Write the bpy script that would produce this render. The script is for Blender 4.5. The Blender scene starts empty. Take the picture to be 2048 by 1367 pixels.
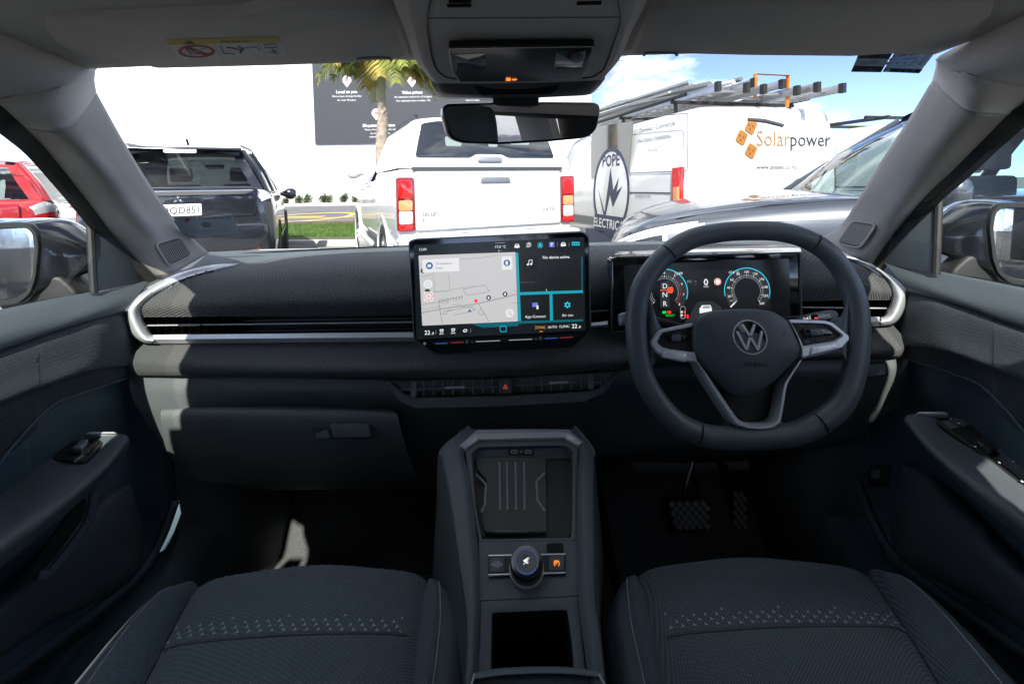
import bpy, bmesh, math, random
from mathutils import Vector as V, Matrix
from mathutils.geometry import tessellate_polygon
random.seed(7)
R = math.radians
S = bpy.context.scene
COL = S.collection

# ------------------------------------------------------------------ camera
F = 900.0                       # focal length in photo pixels (photo 2048 wide)
PITCH, ROLL = 3.0, -1.0
PPY = 415.0                     # row of the principal point (shifted lens)
CAM = V((0, 0, 1.30))
ROT = (Matrix.Rotation(R(90 - PITCH), 3, 'X') @ Matrix.Rotation(R(ROLL), 3, 'Z'))
cd = bpy.data.cameras.new('camera'); cam = bpy.data.objects.new('camera', cd); COL.objects.link(cam)
cd.sensor_width = 36; cd.lens = F / 2048 * 36; cd.clip_start = 0.02; cd.clip_end = 2000
cd.shift_y = -(683.5 - PPY) / 2048
cam.matrix_world = Matrix.Translation(CAM) @ ROT.to_4x4()
cd.dof.use_dof = False
S.camera = cam

# ------------------------------------------------------------------ light
EXPO = 2.25
SUN_EL, SUN_AZ = 43.0, -4.0     # sun stands behind the car, a little to the left
w = bpy.data.worlds.new('World'); S.world = w; w.use_nodes = True
nt = w.node_tree; nt.nodes.clear()
wo = nt.nodes.new('ShaderNodeOutputWorld'); bg = nt.nodes.new('ShaderNodeBackground')
sky = nt.nodes.new('ShaderNodeTexSky'); sky.sky_type = 'NISHITA'; sky.sun_disc = False
sky.sun_elevation = R(SUN_EL); sky.sun_rotation = R(180 + SUN_AZ); sky.altitude = 10
sky.air_density = 0.2; sky.dust_density = 0.2; sky.ozone_density = 1.5
bg.inputs['Strength'].default_value = 0.15
tc = nt.nodes.new('ShaderNodeTexCoord'); mp = nt.nodes.new('ShaderNodeMapping')
mp.inputs['Scale'].default_value = (1, 1, 2.6); mp.inputs['Location'].default_value = (0.9, 3.1, 0.2)
nz = nt.nodes.new('ShaderNodeTexNoise'); nz.inputs['Scale'].default_value = 2.3; nz.inputs['Detail'].default_value = 8; nz.inputs['Roughness'].default_value = 0.58
cr = nt.nodes.new('ShaderNodeValToRGB'); cr.color_ramp.elements[0].position = 0.48; cr.color_ramp.elements[1].position = 0.66
mx = nt.nodes.new('ShaderNodeMix'); mx.data_type = 'RGBA'; mx.inputs[7].default_value = (4.6, 4.75, 4.95, 1)
L = nt.links.new
L(tc.outputs['Generated'], mp.inputs[0]); L(mp.outputs[0], nz.inputs['Vector']); L(nz.outputs[0], cr.inputs[0])
L(cr.outputs[0], mx.inputs[0]); hs_n = nt.nodes.new('ShaderNodeHueSaturation'); hs_n.inputs['Saturation'].default_value = 0.95; L(sky.outputs[0], hs_n.inputs['Color']); L(hs_n.outputs[0], mx.inputs[6]); L(mx.outputs[2], bg.inputs['Color']); L(bg.outputs[0], wo.inputs[0])
sl = bpy.data.lights.new('sun', 'SUN'); sl.energy = 2.0; sl.angle = R(0.5); sl.color = (1.0, 0.95, 0.87)
so = bpy.data.objects.new('sun', sl); COL.objects.link(so)
sd = V((math.sin(R(-SUN_AZ)) * math.cos(R(SUN_EL)), math.cos(R(SUN_AZ)) * math.cos(R(SUN_EL)), -math.sin(R(SUN_EL))))
so.rotation_euler = sd.to_track_quat('-Z', 'Y').to_euler(); so.location = (0, -6, 9)
S.view_settings.view_transform = 'Standard'; S.view_settings.look = 'None'; S.view_settings.exposure = EXPO; S.view_settings.gamma = 1
S.view_settings.use_curve_mapping = False
S.cycles.use_denoising = True
try:
    S.cycles.denoiser = 'OPENIMAGEDENOISE'; S.cycles.denoising_input_passes = 'RGB_ALBEDO_NORMAL'
except Exception: pass
S.cycles.max_bounces = 12; S.cycles.diffuse_bounces = 5; S.cycles.glossy_bounces = 5; S.cycles.transparent_max_bounces = 24
S.cycles.sample_clamp_indirect = 6; S.cycles.caustics_reflective = False; S.cycles.caustics_refractive = False

# ------------------------------------------------------------------ pixel -> point
def ray(px, py): return ROT @ V(((px - 1024) / F, (PPY - py) / F, -1))
def PY(px, py, Y): d = ray(px, py); return CAM + d * ((Y - CAM.y) / d.y)
def PX(px, py, X): d = ray(px, py); return CAM + d * ((X - CAM.x) / d.x)
def PZ(px, py, Z): d = ray(px, py); return CAM + d * ((Z - CAM.z) / d.z)
def PT(t): return PY(*t) if not isinstance(t, V) else t

# ------------------------------------------------------------------ curves
def catmull(p, n, closed=False):
    """n points along a Catmull-Rom curve through p, spread evenly in parameter"""
    m = len(p); out = []
    if m == 2 and not closed: return [p[0].lerp(p[1], i / (n - 1)) for i in range(n)]
    segs = m if closed else m - 1
    for i in range(n):
        t = i / n * segs if closed else i / (n - 1) * segs
        k = min(int(t), segs - 1); f = t - k
        if closed: a, b, c, d = p[(k - 1) % m], p[k % m], p[(k + 1) % m], p[(k + 2) % m]
        else:
            b, c = p[k], p[k + 1]
            a = p[k - 1] if k > 0 else b * 2 - c
            d = p[k + 2] if k + 2 < m else c * 2 - b
        out.append(0.5 * ((2 * b) + (c - a) * f + (2 * a - 5 * b + 4 * c - d) * f * f + (3 * b - a - 3 * c + d) * f ** 3))
    return out
def rpoly(pts, r, seg=4):
    """round the corners of a 2-D polygon"""
    out = []; m = len(pts); P = [V((p[0], p[1])) for p in pts]
    for i in range(m):
        ri = r[i] if isinstance(r, (list, tuple)) else r
        a, b, c = P[i - 1], P[i], P[(i + 1) % m]
        if ri <= 0: out.append(tuple(b)); continue
        d1 = (a - b); d2 = (c - b); l = min(ri, d1.length * .48, d2.length * .48)
        s, e = b + d1.normalized() * l, b + d2.normalized() * l
        for k in range(seg + 1):
            t = k / seg; q = s * (1 - t) ** 2 + b * 2 * t * (1 - t) + e * t * t; out.append((q.x, q.y))
    return out
def rrect(w, h, r, seg=4, cx=0, cy=0):
    return rpoly([(cx - w / 2, cy - h / 2), (cx + w / 2, cy - h / 2), (cx + w / 2, cy + h / 2), (cx - w / 2, cy + h / 2)], r, seg)
def circ(r, n=24, cx=0, cy=0, ry=None): return [(cx + r * math.cos(2 * math.pi * i / n), cy + (ry or r) * math.sin(2 * math.pi * i / n)) for i in range(n)]
def area2(p): return sum(p[i - 1][0] * p[i][1] - p[i][0] * p[i - 1][1] for i in range(len(p))) / 2
def inset(p, d):
    m = len(p); out = []
    for i in range(m):
        a, b, c = V(p[i - 1]), V(p[i]), V(p[(i + 1) % m])
        e1 = (b - a); e2 = (c - b)
        if e1.length < 1e-9 or e2.length < 1e-9: out.append(tuple(b)); continue
        e1.normalize(); e2.normalize()
        n1, n2 = V((-e1.y, e1.x)), V((-e2.y, e2.x)); q = n1 + n2
        if q.length < 1e-6: q = n1
        q.normalize(); k = max(q.dot(n1), .45); r_ = b + q * (d / k); out.append((r_.x, r_.y))
    return out

class Fr:
    """a flat frame: origin, right, up and outward axes"""
    def __init__(s, o, n, up=V((0, 0, 1)), roll=0):
        s.o = V(o); s.w = V(n).normalized(); s.u = V(up).cross(s.w).normalized(); s.v = s.w.cross(s.u).normalized()
        if roll:
            q = Matrix.Rotation(R(roll), 3, s.w); s.u = q @ s.u; s.v = q @ s.v
    def __call__(s, u, v, w=0): return s.o + s.u * u + s.v * v + s.w * w
    def px(s, x, y, w=0):
        d = ray(x, y); o = s.o + s.w * w; t = (o - CAM).dot(s.w) / d.dot(s.w); p = CAM + d * t - s.o
        return (p.dot(s.u), p.dot(s.v))
    def pxs(s, L_, w=0): return [s.px(a, b, w) for a, b in L_]
    def shift(s, u=0, v=0, w=0): g = Fr(s(u, v, w), s.w); g.u, g.v, g.w = s.u, s.v, s.w; return g

# ------------------------------------------------------------------ objects
def wl(p):
    q = V((0, 0, 0))
    while p: q += p.location; p = p.parent
    return q
def obj(name, verts, faces, mat, parent=None, smooth=True, angle=40):
    o3 = wl(parent)
    me = bpy.data.meshes.new(name); me.from_pydata([tuple(V(v) - o3) for v in verts], [], faces); me.update()
    bm = bmesh.new(); bm.from_mesh(me); bmesh.ops.remove_doubles(bm, verts=bm.verts, dist=1e-6)
    bmesh.ops.recalc_face_normals(bm, faces=bm.faces); bm.to_mesh(me); bm.free()
    if smooth:
        for p in me.polygons: p.use_smooth = True
        me.set_sharp_from_angle(angle=R(angle))
    if mat: me.materials.append(MAT[mat] if isinstance(mat, str) else mat)
    o = bpy.data.objects.new(name, me); COL.objects.link(o); o.parent = parent
    return o
def tag(o, label=None, cat=None, group=None, kind=None):
    for k, v in (('label', label), ('category', cat), ('group', group), ('kind', kind)):
        if v: o[k] = v
    return o
def thing(name, label, cat, loc=(0, 0, 0), group=None, rz=0):
    o = bpy.data.objects.new(name, None); o.empty_display_size = .05; COL.objects.link(o); o.location = loc; o.rotation_euler = (0, 0, rz)
    return tag(o, label, cat, group)
def copy_tree(o, parent=None):
    c = o.copy(); COL.objects.link(c); c.parent = parent
    for ch in o.children: copy_tree(ch, c)
    return c

class MB:
    """collects shapes into one mesh"""
    def __init__(s): s.v = []; s.f = []
    def add(s, v, f): k = len(s.v); s.v += [V(a) for a in v]; s.f += [tuple(i + k for i in q) for q in f]; return s
    def build(s, name, mat, parent=None, smooth=True, angle=40): return obj(name, s.v, s.f, mat, parent, smooth, angle)
    def grid(s, rows, closed=False, cap=False):
        n = len(rows[0]); v = [p for r in rows for p in r]; f = []
        for i in range(len(rows) - 1):
            for j in range(n if closed else n - 1):
                k = (j + 1) % n; f.append((i * n + j, i * n + k, (i + 1) * n + k, (i + 1) * n + j))
        if cap: f += [tuple(range(n))[::-1], tuple((len(rows) - 1) * n + j for j in range(n))]
        return s.add(v, f)
    def plate(s, out, fr, t, b=0, base=0, seg=3):
        """outline in frame units, raised from base by t, its rim rounded by b"""
        if area2(out) < 0: out = out[::-1]
        lay = [[fr(x, y, base) for x, y in out]]
        if b:
            for k in range(seg + 1):
                a = k / seg * math.pi / 2; q = inset(out, b * (1 - math.cos(a)))
                lay.append([fr(x, y, base + t - b + b * math.sin(a)) for x, y in q])
        else: lay.append([fr(x, y, base + t) for x, y in out])
        n = len(out); v = [p for l in lay for p in l]; f = []
        for i in range(len(lay) - 1):
            for j in range(n): k = (j + 1) % n; f.append((i * n + j, i * n + k, (i + 1) * n + k, (i + 1) * n + j))
        top = (len(lay) - 1) * n
        f.append(tuple(range(n))[::-1]); f.append(tuple(top + j for j in range(n)))
        return s.add(v, f)
    def ring(s, out, inn, fr, t, base=0, b=0):
        n = len(out); L0 = [[fr(x, y, base) for x, y in out], [fr(x, y, base + t - b) for x, y in out]]
        if b:
            so = [(x + (ix - x) * .18, y + (iy - y) * .18) for (x, y), (ix, iy) in zip(out, inn)]
            si = [(ix + (x - ix) * .18, iy + (y - iy) * .18) for (x, y), (ix, iy) in zip(out, inn)]
            L0 += [[fr(x, y, base + t) for x, y in so], [fr(x, y, base + t) for x, y in si]]
        L0 += [[fr(x, y, base + t - b) for x, y in inn], [fr(x, y, base) for x, y in inn]]
        m = len(L0); v = [p for l in L0 for p in l]; f = []
        for i in range(m):
            i2 = (i + 1) % m
            for j in range(n): k = (j + 1) % n; f.append((i * n + j, i * n + k, i2 * n + k, i2 * n + j))
        return s.add(v, f)
    def box(s, fr, u0, u1, v0, v1, w0, w1):
        v = [fr(u, vv, ww) for ww in (w0, w1) for vv in (v0, v1) for u in (u0, u1)]
        return s.add(v, [(0, 1, 3, 2), (4, 6, 7, 5), (0, 4, 5, 1), (2, 3, 7, 6), (0, 2, 6, 4), (1, 5, 7, 3)])
    def tube(s, pts, r, n=8, closed=False, cap=True, flat=1.0, up=None):
        pts = [V(p) for p in pts]; m = len(pts); rows = []; prev = None
        for i, p in enumerate(pts):
            if closed: t = pts[(i + 1) % m] - pts[i - 1]
            else: t = pts[min(i + 1, m - 1)] - pts[max(i - 1, 0)]
            t.normalize()
            if prev is None:
                a = V(up) if up else (V((0, 0, 1)) if abs(t.z) < .9 else V((1, 0, 0)))
            else: a = prev
            a = (a - t * a.dot(t)).normalized(); prev = a; bb = t.cross(a)
            ri = r[i] if isinstance(r, (list, tuple)) else r
            rows.append([p + a * (ri * math.cos(2 * math.pi * k / n)) + bb * (ri * flat * math.sin(2 * math.pi * k / n)) for k in range(n)])
        if closed: rows.append(rows[0])
        return s.grid(rows, closed=True, cap=cap and not closed)

ORG = Fr((0, 0, 0), (0, 0, 1), (0, 1, 0))      # world axes as a frame
def plate(name, out, fr, t, mat, parent=None, b=0, base=0, seg=3): return MB().plate(out, fr, t, b, base, seg).build(name, mat, parent)
def pplate(name, pxl, fr, t, mat, parent=None, b=0, base=0, r=0, seg=4):
    o = fr.pxs(pxl)
    if r: k = (fr(0, 0) - CAM).length / F; o = rpoly(o, [q * k for q in r] if isinstance(r, (list, tuple)) else r * k, seg)
    return plate(name, o, fr, t, mat, parent, b, base)
def box(name, fr, u0, u1, v0, v1, w0, w1, mat, parent=None, bev=0):
    o = MB().box(fr, u0, u1, v0, v1, w0, w1).build(name, mat, parent)
    if bev: bevel(o, bev)
    return o
def bevel(o, w, seg=2):
    bm = bmesh.new(); bm.from_mesh(o.data)
    bmesh.ops.bevel(bm, geom=list(bm.edges), offset=w, segments=seg, profile=.7, affect='EDGES', clamp_overlap=True)
    bm.to_mesh(o.data); bm.free()
    for p in o.data.polygons: p.use_smooth = True
    o.data.set_sharp_from_angle(angle=R(40)); return o
def tube(name, pts, r, mat, parent=None, n=8, closed=False, flat=1.0, up=None): return MB().tube(pts, r, n, closed, True, flat, up).build(name, mat, parent)
def loft(name, rows, mat, parent=None, nu=24, nv=12, thick=0, closed=False, cap=False, angle=60):
    """smooth skin through rows of points; rows may be pixels with a depth"""
    rr = [catmull([PT(p) for p in r], nu, closed) for r in rows]
    cols = [catmull([r[j] for r in rr], nv) for j in range(nu)]
    g = [[cols[j][i] for j in range(nu)] for i in range(nv)]
    m = MB().grid(g, closed=closed, cap=cap); o = m.build(name, mat, parent, True, angle)
    if thick:
        md = o.modifiers.new('solid', 'SOLIDIFY'); md.thickness = thick; md.offset = -1; md.use_rim = True
    return o
def lathe(name, prof, fr, mat, parent=None, n=32):
    rows = [[fr(r * math.cos(2 * math.pi * k / n), r * math.sin(2 * math.pi * k / n), z) for k in range(n)] for r, z in prof]
    return MB().grid(rows, closed=True, cap=True).build(name, mat, parent)

_tc = {}
def text(s, fr, u, v, cap, mat, parent=None, align='CENTER', w=.0004, name='lettering', bold=0, sx=1, t=0):
    """flat letters: cap height in metres, centred on v"""
    key = (s, align, bold)
    if key not in _tc:
        cu = bpy.data.curves.new('t', 'FONT'); cu.body = s; cu.align_x = align; cu.size = 1; cu.resolution_u = 2; cu.offset = bold
        ob = bpy.data.objects.new('t', cu); me = bpy.data.meshes.new_from_object(ob)
        _tc[key] = ([V(q.co) for q in me.vertices], [tuple(p.vertices) for p in me.polygons])
        bpy.data.objects.remove(ob); bpy.data.curves.remove(cu); bpy.data.meshes.remove(me)
    vs, fs = _tc[key]
    if not vs: return None
    k = cap / .69
    return obj(name, [fr(u + p.x * k * sx, v - cap / 2 + p.y * k, w) for p in vs], fs, mat, parent, False)
def ptext(s, fr, px, py, cap, mat, parent=None, align='CENTER', **k):
    u, v = fr.px(px, py); return text(s, fr, u, v, cap * (fr.o - CAM).length / F * .97, mat, parent, align, **k)

# ------------------------------------------------------------------ materials (all procedural)
MAT = {}
def mat(name, col, rough=.5, metal=0, bump=None, bs=.1, var=0, vs=6, spec=.5, coat=0, weave=None, emit=None, es=1, sheen=0, col2=None, dust=0, cells=None):
    m = bpy.data.materials.new(name); m.use_nodes = True; MAT[name] = m
    n = m.node_tree.nodes; l = m.node_tree.links.new; b = n['Principled BSDF']
    b.inputs['Base Color'].default_value = (*col, 1); b.inputs['Roughness'].default_value = rough; b.inputs['Metallic'].default_value = metal
    b.inputs['Specular IOR Level'].default_value = spec; b.inputs['Coat Weight'].default_value = coat; b.inputs['Coat Roughness'].default_value = .04
    if sheen: b.inputs['Sheen Weight'].default_value = sheen; b.inputs['Sheen Roughness'].default_value = .4
    if emit: b.inputs['Emission Color'].default_value = (*emit, 1); b.inputs['Emission Strength'].default_value = es
    tc = n.new('ShaderNodeTexCoord'); src = tc.outputs['Object']; h = None; cfac = None
    if weave:      # (scale, angle): crossed threads
        sc, ang = weave
        mp = n.new('ShaderNodeMapping'); mp.inputs['Rotation'].default_value = (R(8), R(ang), R(ang)); l(src, mp.inputs[0])
        w1 = n.new('ShaderNodeTexWave'); w1.inputs['Scale'].default_value = sc; w1.bands_direction = 'X'; w1.inputs['Distortion'].default_value = .4
        w2 = n.new('ShaderNodeTexWave'); w2.inputs['Scale'].default_value = sc; w2.bands_direction = 'Z'; w2.inputs['Distortion'].default_value = .4
        l(mp.outputs[0], w1.inputs[0]); l(mp.outputs[0], w2.inputs[0])
        mm = n.new('ShaderNodeMath'); mm.operation = 'MULTIPLY'; l(w1.outputs[1], mm.inputs[0]); l(w2.outputs[1], mm.inputs[1]); h = mm.outputs[0]; cfac = h
    if cells:
        vo = n.new('ShaderNodeTexVoronoi'); vo.inputs['Scale'].default_value = cells; vo.inputs['Randomness'].default_value = .45; l(src, vo.inputs['Vector'])
        iv = n.new('ShaderNodeMapRange'); iv.inputs[1].default_value = .75; iv.inputs[2].default_value = .15; l(vo.outputs['Distance'], iv.inputs[0]); h = iv.outputs[0]; cfac = h
    if bump:
        nz = n.new('ShaderNodeTexNoise'); nz.inputs['Scale'].default_value = bump; nz.inputs['Detail'].default_value = 3; l(src, nz.inputs['Vector'])
        if h is None: h = nz.outputs[0]
        else:
            ad = n.new('ShaderNodeMath'); ad.operation = 'ADD'; l(h, ad.inputs[0]); l(nz.outputs[0], ad.inputs[1]); h = ad.outputs[0]
    if h is not None:
        bp = n.new('ShaderNodeBump'); bp.inputs['Strength'].default_value = min(bs, 1); bp.inputs['Distance'].default_value = .0015; l(h, bp.inputs['Height']); l(bp.outputs[0], b.inputs['Normal'])
    if var or (weave or cells) and col2:
        c2 = col2 or tuple(min(1, c * (1 + var)) for c in col); c1 = col if col2 else tuple(c * (1 - var) for c in col)
        mx = n.new('ShaderNodeMix'); mx.data_type = 'RGBA'; mx.inputs[6].default_value = (*c1, 1); mx.inputs[7].default_value = (*c2, 1)
        if cfac is not None and col2: l(cfac, mx.inputs[0])
        else:
            v = n.new('ShaderNodeTexNoise'); v.inputs['Scale'].default_value = vs; v.inputs['Detail'].default_value = 5; l(src, v.inputs['Vector'])
            rp = n.new('ShaderNodeMapRange'); rp.inputs[1].default_value = .3; rp.inputs[2].default_value = .7; l(v.outputs[0], rp.inputs[0]); l(rp.outputs[0], mx.inputs[0])
        cur = mx.outputs[2]
        if dust:   # pale specks of lint and dust
            vo = n.new('ShaderNodeTexVoronoi'); vo.inputs['Scale'].default_value = 260; l(src, vo.inputs['Vector'])
            dr = n.new('ShaderNodeMapRange'); dr.inputs[1].default_value = .16; dr.inputs[2].default_value = .08; l(vo.outputs['Distance'], dr.inputs[0])
            nn = n.new('ShaderNodeTexNoise'); nn.inputs['Scale'].default_value = 40; l(src, nn.inputs['Vector'])
            nr = n.new('ShaderNodeMapRange'); nr.inputs[1].default_value = .5; nr.inputs[2].default_value = .62; l(nn.outputs[0], nr.inputs[0])
            pm = n.new('ShaderNodeMath'); pm.operation = 'MULTIPLY'; l(dr.outputs[0], pm.inputs[0]); l(nr.outputs[0], pm.inputs[1])
            pk = n.new('ShaderNodeMath'); pk.operation = 'MULTIPLY'; pk.inputs[1].default_value = dust; l(pm.outputs[0], pk.inputs[0])
            m3 = n.new('ShaderNodeMix'); m3.data_type = 'RGBA'; m3.inputs[7].default_value = (.5, .5, .5, 1); l(pk.outputs[0], m3.inputs[0]); l(cur, m3.inputs[6]); cur = m3.outputs[2]
        l(cur, b.inputs['Base Color'])
    return m
def glass(name, tint, fres=1.0, rough=0.0, dirt=0):
    m = bpy.data.materials.new(name); m.use_nodes = True; MAT[name] = m; n = m.node_tree.nodes; l = m.node_tree.links.new; n.clear()
    o = n.new('ShaderNodeOutputMaterial'); t = n.new('ShaderNodeBsdfTransparent'); t.inputs[0].default_value = (*tint, 1)
    g = n.new('ShaderNodeBsdfGlossy'); g.inputs['Roughness'].default_value = rough
    f = n.new('ShaderNodeFresnel'); ge = n.new('ShaderNodeNewGeometry'); io = n.new('ShaderNodeMapRange'); io.inputs[3].default_value = 1.45; io.inputs[4].default_value = 1 / 1.45; l(ge.outputs['Backfacing'], io.inputs[0]); l(io.outputs[0], f.inputs[0]); k = n.new('ShaderNodeMath'); k.operation = 'MULTIPLY'; k.inputs[1].default_value = fres
    x = n.new('ShaderNodeMixShader'); l(f.outputs[0], k.inputs[0]); l(k.outputs[0], x.inputs[0]); l(t.outputs[0], x.inputs[1]); l(g.outputs[0], x.inputs[2])
    if dirt:       # thin film of dust and wiped smears
        tc = n.new('ShaderNodeTexCoord'); mp = n.new('ShaderNodeMapping'); mp.inputs['Scale'].default_value = (3, 3, 9); mp.inputs['Rotation'].default_value = (0, R(35), 0); l(tc.outputs['Object'], mp.inputs[0])
        n1 = n.new('ShaderNodeTexNoise'); n1.inputs['Scale'].default_value = 2.2; n1.inputs['Detail'].default_value = 9; l(mp.outputs[0], n1.inputs['Vector'])
        vo = n.new('ShaderNodeTexVoronoi'); vo.inputs['Scale'].default_value = 150; l(tc.outputs['Object'], vo.inputs['Vector'])
        sp = n.new('ShaderNodeMapRange'); sp.inputs[1].default_value = .10; sp.inputs[2].default_value = .05; l(vo.outputs['Distance'], sp.inputs[0])
        r1 = n.new('ShaderNodeMapRange'); r1.inputs[1].default_value = .45; r1.inputs[2].default_value = .75; r1.inputs[4].default_value = dirt; l(n1.outputs[0], r1.inputs[0])
        ad = n.new('ShaderNodeMath'); ad.operation = 'MULTIPLY_ADD'; ad.inputs[1].default_value = dirt * 4; l(sp.outputs[0], ad.inputs[0]); l(r1.outputs[0], ad.inputs[2])
        d = n.new('ShaderNodeBsdfDiffuse'); d.inputs[0].default_value = (.6, .58, .55, 1); y = n.new('ShaderNodeMixShader'); l(ad.outputs[0], y.inputs[0]); l(x.outputs[0], y.inputs[1]); l(d.outputs[0], y.inputs[2]); l(y.outputs[0], o.inputs[0])
    else: l(x.outputs[0], o.inputs[0])
    return m
def emat(name, col, k=1.0):
    s = k / 2 ** EXPO
    m = mat(name, (.01, .01, .01), .25, emit=col, es=s); return m
mat('headlining', (0.553, 0.522, 0.490), .95, cells=520, bs=.22, col2=(0.638, 0.602, 0.566), sheen=.2)
mat('visor_cloth', (0.637, 0.595, 0.554), .95, bump=700, bs=.2, var=.06, vs=8)
mat('pillar_trim', (0.344, 0.324, 0.305), .8, cells=560, bs=.2, col2=(0.392, 0.370, 0.347))
mat('grey_plastic', (.22, .215, .205), .6, bump=900, bs=.12, var=.04)
mat('dash_fabric', (0.045, 0.047, 0.046), .85, weave=(72, 20), bs=.9, col2=(0.108, 0.112, 0.110), sheen=.1)
mat('dash_fabric_fine', (0.046, 0.049, 0.049), .85, weave=(125, 45), bs=.8, col2=(0.108, 0.114, 0.114), sheen=.1)
mat('dash_grain', (0.110, 0.124, 0.126), .62, bump=520, bs=.55, var=.12, vs=5)
mat('dash_smooth', (0.077, 0.092, 0.100), .58, bump=800, bs=.2, var=.1, vs=7)
mat('door_soft', (0.066, 0.080, 0.089), .55, bump=420, bs=.4, var=.1, vs=6)
mat('door_cloth', (0.026, 0.033, 0.038), .85, cells=620, bs=.45, col2=(0.056, 0.071, 0.082), sheen=.1, var=.0, dust=.55)
mat('door_plastic', (0.063, 0.098, 0.125), .5, bump=700, bs=.25, var=.1)
mat('leather', (0.075, 0.087, 0.094), .42, bump=650, bs=.18, var=.12, vs=9)
mat('black_gloss', (.006, .006, .007), .08, coat=.4)
mat('black_matte', (0.013, 0.013, 0.012), .55, bump=600, bs=.1)
mat('void', (.004, .004, .004), .9)
mat('rubber', (0.013, 0.013, 0.012), .6, bump=300, bs=.15)
mat('satin', (.62, .63, .64), .38, metal=.45, bump=1500, bs=.04)
mat('chrome', (.42, .43, .44), .14, metal=1)
mat('carpet', (0.065, 0.071, 0.069), 1, bump=420, bs=1, var=.5, vs=500, sheen=.2)
mat('mat_edge', (.03, .03, .03), .9, bump=500, bs=.5)
mat('seat_cloth', (0.077, 0.098, 0.111), .9, weave=(130, 45), bs=.8, col2=(0.178, 0.230, 0.261), sheen=.15, bump=60)
mat('seat_side', (0.060, 0.081, 0.096), .85, weave=(120, 80), bs=.7, col2=(0.146, 0.198, 0.234), sheen=.15)
mat('seat_skin', (0.094, 0.120, 0.136), .6, bump=420, bs=.35, var=.1)
mat('thread', (.42, .45, .48), .8)
mat('thread_dark', (.08, .09, .10), .8)
mat('motif', (.46, .50, .54), .8)
mat('motif_dim', (.15, .17, .19), .85)
mat('phone_rubber', (0.065, 0.065, 0.062), .7, weave=(150,45), bs=.6)
mat('white_print', (.62, .63, .64), .6); mat('dark_print', (.02, .02, .022), .6); mat('grey_print', (.40, .41, .42), .6)
mat('mirror', (.93, .94, .94), .0, metal=1)
mat('paper', (.72, .72, .72), .7); mat('label_yellow', (.62, .47, .09), .7); mat('label_red', (.5, .06, .06), .7)
mat('sticker_grey', (.30, .33, .36), .5, metal=.2); mat('sticker_dark', (.02, .022, .028), .5); mat('sticker_blue', (.34, .42, .50), .6)
mat('steel', (.5, .5, .5), .25, metal=1)
glass('screen_glass', (.93, .95, .945), .5, dirt=.03); glass('side_glass', (.90, .94, .93), .6, dirt=.02)
glass('tint_glass', (.05, .058, .06), .9); glass('pale_glass', (.62, .72, .70), 1.0)
for nm, c, k in (('ui_white', (.92, .94, .96), 1.0), ('ui_grey', (.42, .44, .46), .8), ('ui_map', (.60, .59, .60), 1.0), ('ui_road', (.33, .34, .35), 1), ('ui_card', (.82, .82, .84), 1),
    ('ui_cyan', (.01, .36, .46), 1.0), ('ui_cyan_dim', (.004, .12, .16), 1.0), ('ui_bright_cyan', (.02, .55, .75), 1.2), ('ui_black', (.004, .005, .006), 1), ('ui_tile', (.010, .011, .012), 1), ('ui_back', (.006, .009, .011), 1),
    ('ui_blue', (.02, .12, .32), 1), ('ui_teal', (.0, .13, .22), 1.2), ('ui_violet', (.16, .2, .75), 1), ('ui_orange', (1, .36, .01), 1.0), ('ui_amber', (1, .24, .02), 1.6), ('ui_red', (.9, .03, .02), 1.2), ('ui_redorange', (1, .07, .02), 1.3),
    ('ui_green', (.0, .75, .05), 1.0), ('ui_ink', (.05, .055, .06), 1), ('ui_dkred', (.35, .03, .05), .8), ('ui_dkblue', (.04, .12, .5), .8)):
    emat(nm, c, k)
mat('satin_dark', (.30,.31,.32), .4, metal=.7)
mat('paint_black', (.008, .009, .011), .18, coat=.8)
def dots_mat():
    m = bpy.data.materials.new('frit_dots'); m.use_nodes = True; n = m.node_tree.nodes; l = m.node_tree.links.new; n.clear()
    o = n.new('ShaderNodeOutputMaterial'); t = n.new('ShaderNodeBsdfTransparent'); d = n.new('ShaderNodeBsdfDiffuse'); d.inputs[0].default_value = (.012, .012, .014, 1)
    tc = n.new('ShaderNodeTexCoord'); v = n.new('ShaderNodeTexVoronoi'); v.inputs['Scale'].default_value = 420; v.inputs['Randomness'].default_value = 0
    mr = n.new('ShaderNodeMath'); mr.operation = 'LESS_THAN'; mr.inputs[1].default_value = .43
    mp = n.new('ShaderNodeMapping'); mp.inputs['Rotation'].default_value = (0, 0, R(45)); l(tc.outputs['Object'], mp.inputs[0])
    l(mp.outputs[0], v.inputs['Vector']); l(v.outputs['Distance'], mr.inputs[0]); x = n.new('ShaderNodeMixShader'); l(mr.outputs[0], x.inputs[0]); l(t.outputs[0], x.inputs[1]); l(d.outputs[0], x.inputs[2]); l(x.outputs[0], o.inputs[0])
    return m
mat('knob_blue', (.006, .010, .018), .22, coat=.3)
mat('rubber_grey', (.26, .27, .28), .5, bump=400, bs=.15)
mat('steel_dark', (.32, .33, .34), .22, metal=1)
mat('hub_skin', (.055, .066, .075), .5, bump=700, bs=.2, var=.1)
emat('ui_gauge', (.030, .032, .035), 1)
mat('lamp_black', (.008, .008, .009), .22, bump=900, bs=.03); mat('lamp_lens', (.02, .025, .03), .1, coat=.5); mat('grey_dim', (.05, .05, .05), .5)
mat('grey_dark', (.06, .06, .062), .6, bump=600, bs=.1); mat('mirror_dim', (.85, .87, .88), .0, metal=1)
mat('sticker_violet', (.16, .16, .22), .5); mat('sticker_teal', (.04, .07, .09), .5)
mat('asphalt', (.20, .197, .19), .9, bump=60, bs=.6, var=.25, vs=3); mat('asphalt_pale', (.11, .11, .11), .9, bump=60, bs=.5, var=.2, vs=.8)
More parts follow.
